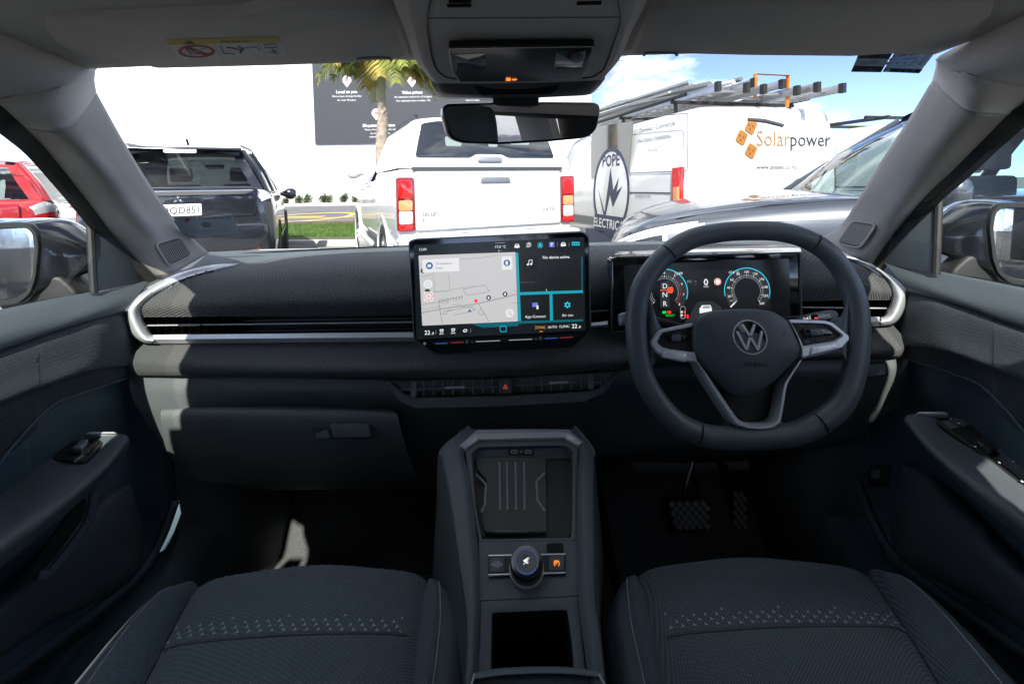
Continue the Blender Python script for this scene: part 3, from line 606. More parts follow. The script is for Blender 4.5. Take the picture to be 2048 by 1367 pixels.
# ================================================================== front doors and outside mirrors
def door(side):
    left = side < 0
    rt = thing('car_front_door', 'inner side of the left front door with one window switch and long grab slot' if left else 'inner side of the right front door with mirror knob and several window switches', 'car door', (side * .74, .45, .45))
    def D(px, py, X):
        p = PX(px, py, X)
        return p if left else PY(2066 - px, py - 40, p.y)
    def row(L_, back=-.32):
        q = [D(*a) for a in L_]; d = q[-1] - q[-2]; e = q[-1].copy(); e.y = back; e.x = q[-1].x; e.z = q[-1].z + d.z / d.y * (back - q[-1].y) * .35
        return q + [q[-1].lerp(e, .45), e]
    def lf(name, rows, m, par=rt, nu=40, nv=14, thick=0, **k): return loft(name, [row(r) for r in rows], m, par, nu, nv, thick, **k)
    lf('belt_cap', [[(314, 556, -.75), (183, 583, -.772), (0, 619, -.772)], [(303, 560, -.738), (183, 592, -.752), (0, 632, -.752)],
                    [(275, 590, -.722), (150, 628, -.722), (0, 668, -.722)], [(252, 618, -.72), (125, 655, -.716), (0, 698, -.716)], [(252, 622, -.73), (125, 659, -.726), (0, 702, -.726)]], 'door_soft', nv=20)
    cols = (285, 256, 205, 150, 85, 0); prof = (((612, 618, 631, 647, 667, 697), -.726), ((634, 640, 652, 667, 688, 719), -.714), ((684, 690, 700, 714, 735, 765), -.704), ((722, 727, 733, 747, 771, 803), -.696), ((726, 731, 738, 752, 776, 808), -.706), ((733, 738, 748, 764, 792, 838), -.708), ((750, 757, 771, 791, 832, 920), -.716))
    lf('cloth_panel', [[(x, y, X - (.03 if x > 260 else .012 if x > 250 else .004 if x > 200 and X > -.7 else 0)) for x, y in zip(cols, ys)] for ys, X in prof], 'door_cloth', nv=46)
    edge = [D(252, 757, -.722), D(165, 786, -.718), D(110, 808, -.714), D(60, 853, -.711), D(18, 902, -.707), D(-60, 1000, -.70)]
    tube('cloth_edge', catmull(edge, 30), .0020, 'door_plastic', rt, 8)
    lf('lower_panel', [[(262, 752, -.74), (165, 785, -.726), (110, 806, -.722), (40, 872, -.718), (0, 920, -.714)],
                       [(300, 850, -.75), (230, 870, -.745), (150, 890, -.742), (60, 960, -.735), (0, 1020, -.73)],
                       [(345, 930, -.75), (275, 955, -.745), (200, 985, -.738), (100, 1060, -.732), (0, 1150, -.728)],
                       [(352, 1010, -.742), (290, 1060, -.735), (215, 1115, -.728), (110, 1190, -.725), (0, 1270, -.72)],
                       [(322, 1078, -.72), (279, 1148, -.715), (195, 1218, -.71), (95, 1292, -.705), (0, 1360, -.70)],
                       [(318, 1110, -.74), (285, 1175, -.74), (205, 1245, -.74), (100, 1320, -.74), (0, 1400, -.74)]], 'door_plastic', nv=30)
    # rounded lower lip
    lip = [D(350, 1005, -.735), D(322, 1078, -.716), D(279, 1148, -.711), D(195, 1218, -.706), D(95, 1292, -.70), D(-60, 1400, -.70)]
    tube('lower_lip', catmull(lip, 36), .008, 'door_plastic', rt, 10)
    # speaker and pocket bulge
    lf('speaker_bulge', [[(253, 968, -.735), (192, 998, -.728), (100, 1080, -.724), (0, 1180, -.72)], [(262, 975, -.712), (200, 1015, -.70), (105, 1090, -.70), (0, 1190, -.70)],
                         [(276, 1020, -.705), (215, 1058, -.682), (120, 1125, -.68), (0, 1222, -.68)], [(287, 1070, -.705), (240, 1110, -.682), (140, 1170, -.68), (0, 1268, -.68)],
                         [(286, 1105, -.706), (258, 1150, -.69), (165, 1205, -.69), (0, 1305, -.69)], [(288, 1112, -.735), (264, 1160, -.73), (172, 1216, -.726), (0, 1318, -.722)]], 'door_soft', nv=30)
    # armrest
    st = [[(170, 880, -.73), (200, 872, -.69), (240, 872, -.655), (252, 880, -.642), (253, 893, -.640), (246, 908, -.652), (215, 915, -.73)],
          [(128, 900, -.73), (175, 905, -.69), (208, 912, -.65), (216, 925, -.636), (212, 943, -.634), (205, 958, -.648), (180, 962, -.73)],
          [(70, 935, -.73), (105, 955, -.69), (135, 975, -.65), (142, 990, -.636), (138, 1010, -.634), (132, 1028, -.648), (105, 1035, -.73)],
          [(0, 985, -.73), (22, 1020, -.69), (42, 1042, -.65), (50, 1060, -.636), (46, 1085, -.634), (38, 1108, -.648), (10, 1112, -.73)],
          [(-160, 1080, -.73), (-140, 1125, -.69), (-120, 1155, -.65), (-110, 1172, -.636), (-112, 1200, -.634), (-118, 1225, -.648), (-140, 1230, -.73)]]
    rows = [[D(*a) for a in r] for r in st]; rows.append([p + V((0, p.y * 0 - .55, -.01)) for p in rows[-1]])
    front = [sum(rows[0], V()) / 7] * 7
    ar = loft('armrest', [[p.lerp(front[0], .75) + V((0, .006, 0)) for p in rows[0]], [p.lerp(front[0], .12) + V((0, .006, 0)) for p in rows[0]]] + rows, 'door_soft', rt, 40, 44)
    zt = D(150, 925, -.68).z
    tf = Fr(V((0, 0, D(190, 890, -.68).z + .002)), V((0, 0, 1)), V((0, 1, 0)))
    def M(px, py): return (px, py) if left else (2066 - px, py - 40)
    cap = [M(*p) for p in ((168, 874), (181, 866), (233, 866), (238, 873))]
    cf = Fr(D(203, 870, -.69), V((0, -.5, .87))); pplate('handle_cap', cap, cf, .010, 'satin', ar, .002, -.004, r=3)
    sw = [M(*p) for p in ((99, 922), (146, 882), (214, 881), (172, 926))]
    def tilt(a, b, c):
        n = (D(*b) - D(*a)).cross(D(*c) - D(*a)).normalized()
        return n if n.z > 0 else -n
    nrm = tilt((128, 900, -.73), (200, 880, -.69), (135, 975, -.65)); f2 = Fr(D(150, 930, -.685) + nrm * .004, nrm, V((0, 1, 0)))
    if left:
        p = pplate('switch_panel', sw, f2, .006, 'black_matte', ar, .0015, -.003, r=8)
        q = pplate('window_switch', [(133, 912), (160, 886), (204, 885), (176, 914)], f2, .010, 'black_gloss', p, .002, -.003, r=4)
        pplate('switch_lever', [(146, 909), (168, 890), (180, 890), (166, 908)], f2, .013, 'satin_dark', q, .001, -.001, r=2)
        slot = [(172, 992), (162, 1036), (108, 1112), (84, 1138), (54, 1142), (74, 1110), (133, 1028)]
        sf = Fr(D(115, 1075, -.655), V((1, -.35, .12)))
        pl = pplate('grab_slot', slot, sf, .004, 'void', rt, 0, 0, r=6)
        rim = [(187, 978), (178, 1032), (146, 1082), (110, 1128), (92, 1146), (70, 1150)]
        tube('slot_rim', catmull([sf(*sf.px(*a), .003) for a in rim], 24), .006, 'door_soft', pl, 8)
    else:
        p = pplate('switch_panel', [(1866, 842), (1903, 836), (1990, 870), (2060, 925), (2060, 985), (1990, 930)], f2, .006, 'black_matte', ar, .0015, -.003, r=8)
        for c in (((1880, 846), (1896, 843), (1920, 858), (1903, 863)), ((1898, 841), (1912, 839), (1942, 853), (1926, 858)), ((1990, 905), (2012, 897), (2050, 925), (2030, 938))):
            pplate('window_switch', list(c), f2, .008, 'dash_smooth', p, .0015, -.003, r=3)
        u, v = f2.px(1968, 903); g = f2.shift(u, v)
        lathe('mirror_knob', [(.014, .0), (.014, .004), (.011, .005), (.011, .013), (.009, .015), (0.0005, .015)], g, 'black_matte', p, 24)
        for c in ((1899, 844), (1915, 853), (1996, 932), (2024, 930), (2041, 970), (1948, 900)):
            u, v = f2.px(*c); MB().plate(circ(.0016, 10, u, v), f2, .0005, 0, .0065).build('symbol', 'white_print', p)
        bf = Fr(D(305, 985, -.742) + V((-.002, 0, 0)), V((-1, -.25, .1)))
        b = pplate('boot_switch', [(1741, 930), (1786, 926), (1782, 974), (1737, 972)], bf, .006, 'black_matte', rt, .002, 0, r=5)
        pplate('boot_button', [(1748, 938), (1766, 937), (1765, 956), (1747, 956)], bf, .009, 'satin_dark', b, .002, 0, r=3)
    # sail panel, division post and window glass
    X0 = side * .757
    sfr = Fr(V((X0, .8, 1.15)), V((-side, -.02, .18)))
    sail = [(181, 408), (186, 584), (322, 556), (300, 527), (256, 482), (214, 440)] if left else [(1878, 384), (1874, 548), (1742, 524), (1765, 498), (1800, 455), (1850, 402)]
    pplate('sail_panel', sail, sfr, .004, 'dash_smooth', rt, .0015, 0, r=2)
    a, b = ((179, 425), (188, 586)) if left else ((1878, 395), (1872, 548))
    tube('division_post', [sfr(*sfr.px(*a), .0), sfr(*sfr.px(*b), .0)], .006, 'rubber', rt, 8)
    rows = [[V((side * .785, .12, 1.075)), V((side * .785, .4, 1.085)), V((side * .78, 1.0, 1.09))], [V((side * .735, .12, 1.26)), V((side * .735, .4, 1.26)), V((side * .735, .82, 1.26))], [V((side * .672, .12, 1.42)), V((side * .672, .3, 1.42)), V((side * .672, .55, 1.42))]]
    MB().grid([[V((side * (.785 - .113 * t + dx), y, 1.07 + .36 * t)) for dx, y in ((-.012, -.05), (-.012, .20), (.014, .20), (.014, -.05), (-.012, -.05))] for t in (0, .33, .66, 1)]).build('sun_block_post', 'black_matte', rt)  # post out of view, added to keep the sun off the armrest
    loft('window_glass', rows, 'side_glass', rt, 12, 10)
    box('outer_skin', ORG, side * .80, side * .79, -.32, 1.02, .40, 1.05, 'paint_black', rt)
    return rt
for s in (-1, 1): door(s)

def outside_mirror(side):
    left = side < 0
    rt = thing('outside_mirror', 'black wing mirror outside the left window, with sky in its glass' if left else 'black wing mirror outside the right window, beside the steering wheel', 'wing mirror', (side * .85, .86, 1.05))
    def q(x, y): return (x, y) if left else (2056 - x, y - 40)
    fr = Fr(PY(*q(30, 520), .80), V((-side * .22, -1, .05)))
    gl = [q(*p) for p in ((-120, 470), (-60, 462), (0, 458), (52, 456), (66, 466), (71, 496), (66, 552), (55, 582), (31, 596), (-60, 606), (-120, 606))]
    bz = [q(*p) for p in ((-132, 456), (-62, 450), (0, 445), (61, 446), (78, 466), (82, 496), (75, 558), (64, 588), (40, 607), (-60, 619), (-132, 619))]
    g_ = rpoly(fr.pxs(gl), .008, 3); b_ = rpoly(fr.pxs(bz), .008, 3)
    plate('mirror_glass', g_, fr, .002, 'mirror', rt, 0, -.004)
    MB().ring(b_, g_, fr, .012, -.008, .004).build('bezel', 'black_matte', rt)
    sh = [q(*p) for p in ((-150, 470), (-60, 440), (0, 438), (61, 437), (95, 446), (132, 475), (168, 507), (172, 520), (160, 546), (100, 560), (40, 612), (-60, 624), (-150, 610))]
    s0 = fr.pxs(sh); n = 48; P3 = catmull([V((a, b, 0)) for a, b in s0], n, True); c = sum(P3, V()) / n
    bb = catmull([V((a, b, 0)) for a, b in fr.pxs(bz)], n, True)
    lay = []
    for k, (sc, d, mixf) in enumerate(((1, -.002, 0), (1, -.02, .5), (1, -.045, 1), (.97, -.075, 1), (.85, -.105, 1), (.6, -.125, 1), (.25, -.135, 1))):
        lay.append([fr(*(c + (b0.lerp(p, mixf) - c) * sc).xy, d) for p, b0 in zip(P3, bb)])
    MB().grid(lay, closed=True, cap=True).build('shell', 'paint_black', rt)
    ft = [q(*p) for p in ((75, 545), (150, 545), (182, 574), (187, 588), (120, 600), (40, 614), (30, 600))]
    f3 = fr.shift(0, 0, -.05); plate('mirror_foot', rpoly(f3.pxs(ft), .01), f3, .04, 'black_matte', rt, .008)
    return rt
for s in (-1, 1): outside_mirror(s)

# ================================================================== centre console
con = thing('centre_console', 'tall dark centre console with phone tray, rotary knob and open bin', 'console', (.02, .6, .38))
A, B, C_ = V((-.1, .80, .86)), V((.1, .80, .86)), V((0, .50, .76)); n = (B - A).cross(C_ - A).normalized()
if n.z < 0: n = -n
cf = Fr(PY(1050, 1100, .60) * 0 + V((.015, .62, .80)), n, V((0, 1, 0)))
def cz(px, py, w=0): return cf(*cf.px(px, py, w), w)
# body sides: sweep of cross sections down both flanks
def flank(L_, R_):
    for P_, s in ((L_, -1), (R_, 1)):
        rows = []
        for (x, y), (x2, y2), (x3, y3) in P_:
            a = cz(x, y, .002); b = cz(x2, y2, .010); c = cz(x3, y3, 0)
            d = c + V((s * .006, 0, -.10)); e = c + V((s * .03, 0, -.40)); rows.append([a, a.lerp(b, .5) + V((0, 0, .002)), b, b.lerp(c, .6) + V((s * .003, 0, .003)), c, d, e])
        loft('side_rail', rows, 'dash_smooth', con, 26, 40)
flank([((962, 872), (958, 862), (936, 858)), ((929, 900), (917, 899), (880, 905)), ((938, 950), (922, 950), (882, 930)), ((948, 1020), (930, 1020), (896, 1000)), ((957, 1110), (940, 1110), (911, 1105)), ((960, 1200), (945, 1200), (926, 1200)), ((957, 1290), (943, 1290), (934, 1290)), ((950, 1400), (936, 1400), (928, 1400))],
      [((1128, 868), (1134, 860), (1150, 857)), ((1157, 892), (1168, 891), (1188, 905)), ((1155, 950), (1169, 950), (1189, 930)), ((1154, 1020), (1170, 1020), (1188, 1000)), ((1155, 1110), (1172, 1110), (1190, 1105)), ((1157, 1200), (1176, 1190), (1192, 1200)), ((1168, 1290), (1190, 1290), (1203, 1290)), ((1180, 1400), (1203, 1400), (1214, 1400))])
# top deck round the openings
def deck(o, i, nm='deck', m='dash_smooth', t=.004, par=con, base=-.004):
    return MB().ring(dense(cf.pxs(o)), dense(cf.pxs(i)), cf, t, base, .001).build(nm, m, par)
trayo = [(930, 900), (950, 880), (1138, 876), (1157, 892), (1154, 1020), (1156, 1081), (958, 1082), (948, 1020)]
trayi = [(943, 905), (957, 893), (1130, 890), (1145, 900), (1144, 1020), (1142, 1073), (965, 1077), (953, 1020)]
deck(trayo, trayi)
d2o = [(958, 1082), (1156, 1081), (1156, 1190), (960, 1200)]
pplate('deck_plate', d2o, cf, .004, 'dash_smooth', con, 0, -.004)
bino = [(960, 1200), (1156, 1190), (1166, 1290), (1172, 1350), (952, 1352), (957, 1290)]
bini = [(984, 1224), (1134, 1218), (1144, 1290), (1148, 1345), (982, 1347), (983, 1290)]
def dn(p): return dense(cf.pxs(p), 8)
MB().ring(dn(bino), dn(bini), cf, .004, -.004, .001).build('bin_rim', 'dash_smooth', con)
wall = rpoly(cf.pxs(bini), .008, 4); MB().grid([[cf(x, y, 0) for x, y in wall + wall[:1]], [cf(x, y, -.10) for x, y in wall + wall[:1]]]).build('bin_wall', 'black_matte', con)
MB().add([cf(x, y, -.095) for x, y in wall], [tuple(range(len(wall)))]).build('bin_floor', 'void', con, False)
# tray: walls, floor, phone mat
wall = rpoly(cf.pxs(trayi), .010, 4)
MB().grid([[cf(x, y, 0) for x, y in wall + wall[:1]], [cf(x * .985 + .0005, y, -.022) for x, y in wall + wall[:1]]]).build('tray_wall', 'dash_smooth', con)
MB().add([cf(x * .985 + .0005, y, -.021) for x, y in wall], [tuple(range(len(wall)))]).build('tray_floor', 'black_matte', con, False)
fl = cf.shift(0, 0, -.021)
pm = pplate('phone_mat', [(951, 921), (1091, 921), (1094, 1070), (970, 1071), (962, 1040), (972, 1010), (973, 965), (955, 945)], fl, .008, 'phone_rubber', con, .002, 0, r=4)
for x in (999, 1014, 1031, 1048): 
    a, b = fl.px(x, 924, .008), fl.px(x + 1.2, 1020, .008); tube('mat_rib', [fl(*a, .008), fl(*b, .008)], .0020, 'vent_grey', pm, 6)
for L_ in ([(952, 948), (972, 968), (970, 1008), (962, 1025)], [(1090, 945), (1073, 962), (1075, 1000), (1090, 1022)]):
    tube('mat_ridge', [fl(*fl.px(*p, .008), .008) for p in L_], .0020, 'vent_grey', pm, 6)
tube('mat_stop', [fl(*fl.px(990, 1063, .008), .008), fl(*fl.px(1056, 1063, .008), .008)], .0022, 'dash_smooth', pm, 8)
# upright wall with the sockets
uf = Fr(cz(1040, 905, -.012), V((0, -1, .45)))
us = pplate('socket_panel', [(943, 892), (1143, 888), (1143, 917), (951, 920)], uf, .004, 'dash_smooth', con, .001, -.003, r=3)
up = pplate('usb_plate', [(1016, 897), (1068, 896), (1068.5, 909), (1016.5, 910)], uf, .0012, 'black_matte', us, .0004, .001, r=2)
for x in (1028.5, 1056):
    o_ = uf.pxs([(x - 6.5, 899.5), (x + 6.5, 899.5), (x + 6.5, 905.5), (x - 6.5, 905.5)]); i_ = inset(rpoly(o_, .0022), .0008 if area2(o_) > 0 else -.0008)
    MB().ring(rpoly(o_, .0022), i_, uf, .0007, .0022).build('usb_port', 'satin', up)
ptext('Ψ', uf, 1042, 902.5, 4, 'white_print', up, w=.0024)
# silver cap at the head of the console
so1 = [(914, 897), (955, 864), (1046, 862.5), (1137, 863), (1169, 889)]; si1 = [(929, 900), (957, 880), (1046, 878), (1130, 876.5), (1158, 893)]
hf = Fr(cz(1045, 880, .003), V((0, -.35, .94)), V((0, 1, 0)))
q = [hf.px(*p) for p in so1]; q2 = [hf.px(*p) for p in si1]
def den1(p, k=5): return [tuple(V(p[i]).lerp(V(p[i + 1]), j / k)) for i in range(len(p) - 1) for j in range(k)] + [p[-1]]
a, b = den1(q), den1(q2)
MB().grid([[hf(x, y, -.010) for x, y in a], [hf(x, y, .006) for x, y in a], [hf(x + (x2 - x) * .6, y + (y2 - y) * .6, .009) for (x, y), (x2, y2) in zip(a, b)], [hf(x, y, .003) for x, y in b], [hf(x, y, -.006) for x, y in b]]).build('head_trim', 'satin', con, True, 30)
box('head_block', ORG, -.115, .135, .83, 1.2, .40, .82, 'dash_smooth', con, .012)
# switch bar, rotary knob
pb = pplate('switch_bar', [(977, 1112), (1131, 1108), (1131.5, 1151), (977, 1154)], cf, .003, 'black_matte', con, .001, 0, r=2)
for y0, y1, y2, y3 in ((1112, 1109, 1112.5, 1115.5), (1150.5, 1146, 1149.5, 1154)):
    pplate('bar_trim', [(977, y0), (1131, y1), (1131, y2), (977, y3)], cf, .0042, 'satin', pb, .0006, 0)
pplate('start_button', [(980, 1118), (1010, 1117), (1010, 1147), (980, 1148)], cf, .0045, 'dash_smooth', pb, .001, 0, r=2)
pplate('brake_button', [(1097, 1115), (1128, 1114), (1128, 1144), (1097, 1145)], cf, .0045, 'dash_smooth', pb, .001, 0, r=2)
for i, (s_, c_) in enumerate((('START', 2.6), ('ENGINE', 3.4), ('STOP', 2.6))): ptext(s_, cf, 994.5, 1127.5 + i * 4.6, c_, 'white_print', pb, w=.0049)
ptext('(P)', cf, 1113, 1128.5, 6, 'ui_amber', pb, w=.0049, bold=.02)
pplate('coin_slot', [(1092, 1086), (1126, 1085), (1128, 1107), (1094, 1108)], cf, .0006, 'void', con, 0, 0, r=5)
kc = cf.px(1053, 1140); kf = cf.shift(kc[0], kc[1])
kn = lathe('rotary_knob', [(.0225, 0), (.0235, .003), (.0225, .006)], kf, 'satin', con, 48)
lathe('knob_grip', [(.0218, .005), (.0218, .016), (.0200, .0185), (.0005, .0185)], kf, 'black_gloss', kn, 48)
m = MB()
for k in range(44):
    for rr_, zz in ((.0219, .008), (.0219, .012)):
        a = 2 * math.pi * (k + (zz > .01) * .5) / 44; c = kf(rr_ * math.cos(a), rr_ * math.sin(a), zz); t = (kf.u * -math.sin(a) + kf.v * math.cos(a)) * .0011; o3 = (kf.u * math.cos(a) + kf.v * math.sin(a)) * .0006
        m.add([c + t, c + kf.w * .0016, c - t, c - kf.w * .0016, c + o3], [(0, 1, 4), (1, 2, 4), (2, 3, 4), (3, 0, 4)])
m.build('knurling', 'satin_dark', kn, False)['kind'] = 'stuff'
lathe('knob_face', [(.0165, .0186), (.0165, .0192), (.0005, .0189)], kf, 'knob_blue', kn, 48)
MB().ring(circ(.0152, 48), circ(.0146, 48), kf, .0003, .0193).build('light_ring', 'ui_dkblue', kn)
text('◁', kf, -.001, .0005, .0060, 'ui_white', kn, w=.0196); 
MB().add([kf(*p, .0196) for p in ((-.0034, -.0012), (-.0018, -.0012), (.0004, -.0034), (.0004, .0034), (-.0018, .0012), (-.0034, .0012))], [(0, 1, 2, 3, 4, 5)]).build('speaker_symbol', 'ui_white', kn, False)
MB().add([kf(*p, .0198) for p in ((-.0042, -.0040), (-.0036, -.0044), (.0044, .0040), (.0038, .0044))], [(0, 1, 2, 3)]).build('mute_stroke', 'ui_white', kn, False)
# armrest lid, its front edge at the bottom of the view
rows = [[cz(x, y, -.03) for x, y in ((948, 1345), (1000, 1338), (1070, 1335), (1140, 1336), (1204, 1343))], [cz(x, y, .004) for x, y in ((946, 1344), (1000, 1335), (1070, 1332), (1140, 1333), (1200, 1342))],
        [cz(x, y, .012) for x, y in ((944, 1356), (1000, 1347), (1070, 1343), (1140, 1344), (1208, 1352))], [cz(x, y, .014) for x, y in ((938, 1420), (1000, 1420), (1070, 1420), (1140, 1420), (1220, 1420))]]
al = loft('armrest_lid', [[p for p in r] for r in rows] + [[V((x, .1, .80)) for x in (-.05, -.02, .02, .06, .1)]], 'seat_skin', con, 24, 24)
for x0, x1 in ((949, 942), (1197, 1212)): tube('lid_stitch', [cz(x0, 1347, .0125), cz(x1, 1372, .0145)], .0011, 'thread', al, 5)

# ================================================================== pedals, mats, kick panels
def pedal(name, label, cnr, Y, nx, ny, tiltn):
    rt = thing(name, label, 'pedal', PY(sum(c[0] for c in cnr) / 4, cnr[2][1], Y))
    fr = Fr(PY(sum(c[0] for c in cnr) / 4, sum(c[1] for c in cnr) / 4, Y), tiltn)
    pd = pplate('pad', cnr, fr, .012, 'rubber', rt, .004, -.008, r=6)
    c = [V(fr.px(*p)) for p in cnr]
    for i in range(nx):
        for j in range(ny):
            for h in (0, 1):
                s, t = (i + .5 + h * .5) / (nx + .5), (j + .5 + h * .5) / (ny + .5)
                if s > .94 or t > .94: continue
                p = c[0].lerp(c[1], s).lerp(c[3].lerp(c[2], s), t); du = (c[1] - c[0]).length / (nx + .5) * .40; dv = (c[3] - c[0]).length / (ny + .5) * .40
                MB().plate([(p.x - du, p.y), (p.x, p.y - dv), (p.x + du, p.y), (p.x, p.y + dv)], fr, .003, .0006, .0035, 1).build('tread', 'rubber_grey', pd)
    return rt, fr
bp, fr = pedal('brake_pedal', 'wide brake pedal with a diamond tread and shiny steel arm', [(1333, 998), (1421, 996), (1419, 1059), (1346, 1061)], 1.10, 5, 3, V((0, -1, .35)))
for L_ in ([(1371, 997), (1372, 975), (1378, 950), (1384, 930), (1388, 905)], [(1399, 996), (1393, 972), (1386, 950), (1386, 930), (1389, 905)]):
    tube('pedal_arm', catmull([PY(x, y, 1.115 + (998 - y) * .0004) for x, y in L_], 14), .0055, 'steel_dark', bp, 8)
ap, fr = pedal('accelerator_pedal', 'narrow accelerator pedal hanging on a flat arm', [(1463, 976), (1491, 976), (1496, 1061), (1464, 1062)], 1.12, 2, 4, V((0, -1, .30)))
tube('pedal_arm', [PY(1472, 985, 1.13), PY(1455, 950, 1.14), PY(1430, 905, 1.15)], .012, 'black_matte', ap, 8, flat=.4)
# footrest, kick panels and sills
loft('footrest', [[V((.20, 1.26, .62)), V((.31, 1.26, .62))], [V((.20, 1.08, .425)), V((.31, 1.08, .425))], [V((.20, 1.0, .385)), V((.31, 1.0, .385))]], 'carpet', cab, 8, 12, thick=.01)
for s in (-1, 1):
    g = (lambda p: p) if s < 0 else (lambda p: V((.02 - p.x, p.y, p.z)))
    rows = [[g(V((-.79, y, z + .02))), g(V((-.735, y, z + .03))), g(V((-.655, y, z))), g(V((-.63, y, z - .10)))] for y, z in ((-.3, .50), (.4, .50), (.75, .51), (.95, .56), (1.1, .72), (1.2, .86))]
    loft('sill_trim', rows, 'door_plastic', cab, 12, 24)
    rows = [[g(V((-.73, .93, 1.0))), g(V((-.73, .93, .7))), g(V((-.70, .93, .5))), g(V((-.66, .94, .38)))], [g(V((-.64, .97, 1.0))), g(V((-.635, .98, .7))), g(V((-.625, .97, .5))), g(V((-.60, .97, .38)))], [g(V((-.61, 1.15, 1.0))), g(V((-.60, 1.2, .7))), g(V((-.60, 1.15, .5))), g(V((-.59, 1.12, .38)))]]
    loft('kick_panel', rows, 'dash_smooth', cab, 12, 14)
    mt = thing('floor_mat', 'black carpet mat in the left passenger footwell' if s < 0 else 'black carpet mat in the driver footwell under the pedals', 'floor mat', g(V((-.36, .75, .378))))
    o_ = [(-.50, .35), (-.17, .35), (-.17, 1.02), (-.48, 1.02)]; o_ = [tuple(g(V((x, y, 0)))[:2]) for x, y in o_]
    if s > 0: o_ = o_[::-1]
    z0 = Fr(V((0, 0, .378)), V((0, 0, 1)), V((0, 1, 0))); oo = rpoly(o_, .03)
    if area2(oo) < 0: oo = oo[::-1]
    plate('pile', oo, z0, .006, 'carpet', mt, .002, 0)
    P3 = [z0(x, y, .006) for x, y in oo]; tube('binding', P3, .004, 'mat_edge', mt, 6, closed=True)
# carpeted side of the console towards the pedals
loft('tunnel_side', [[V((.155, .5, .60)), V((.165, .8, .70)), V((.175, 1.1, .72))], [V((.165, .5, .5)), V((.175, .8, .55)), V((.19, 1.1, .56))], [V((.17, .5, .36)), V((.18, .8, .36)), V((.20, 1.1, .36))]], 'seat_skin', cab, 14, 8)

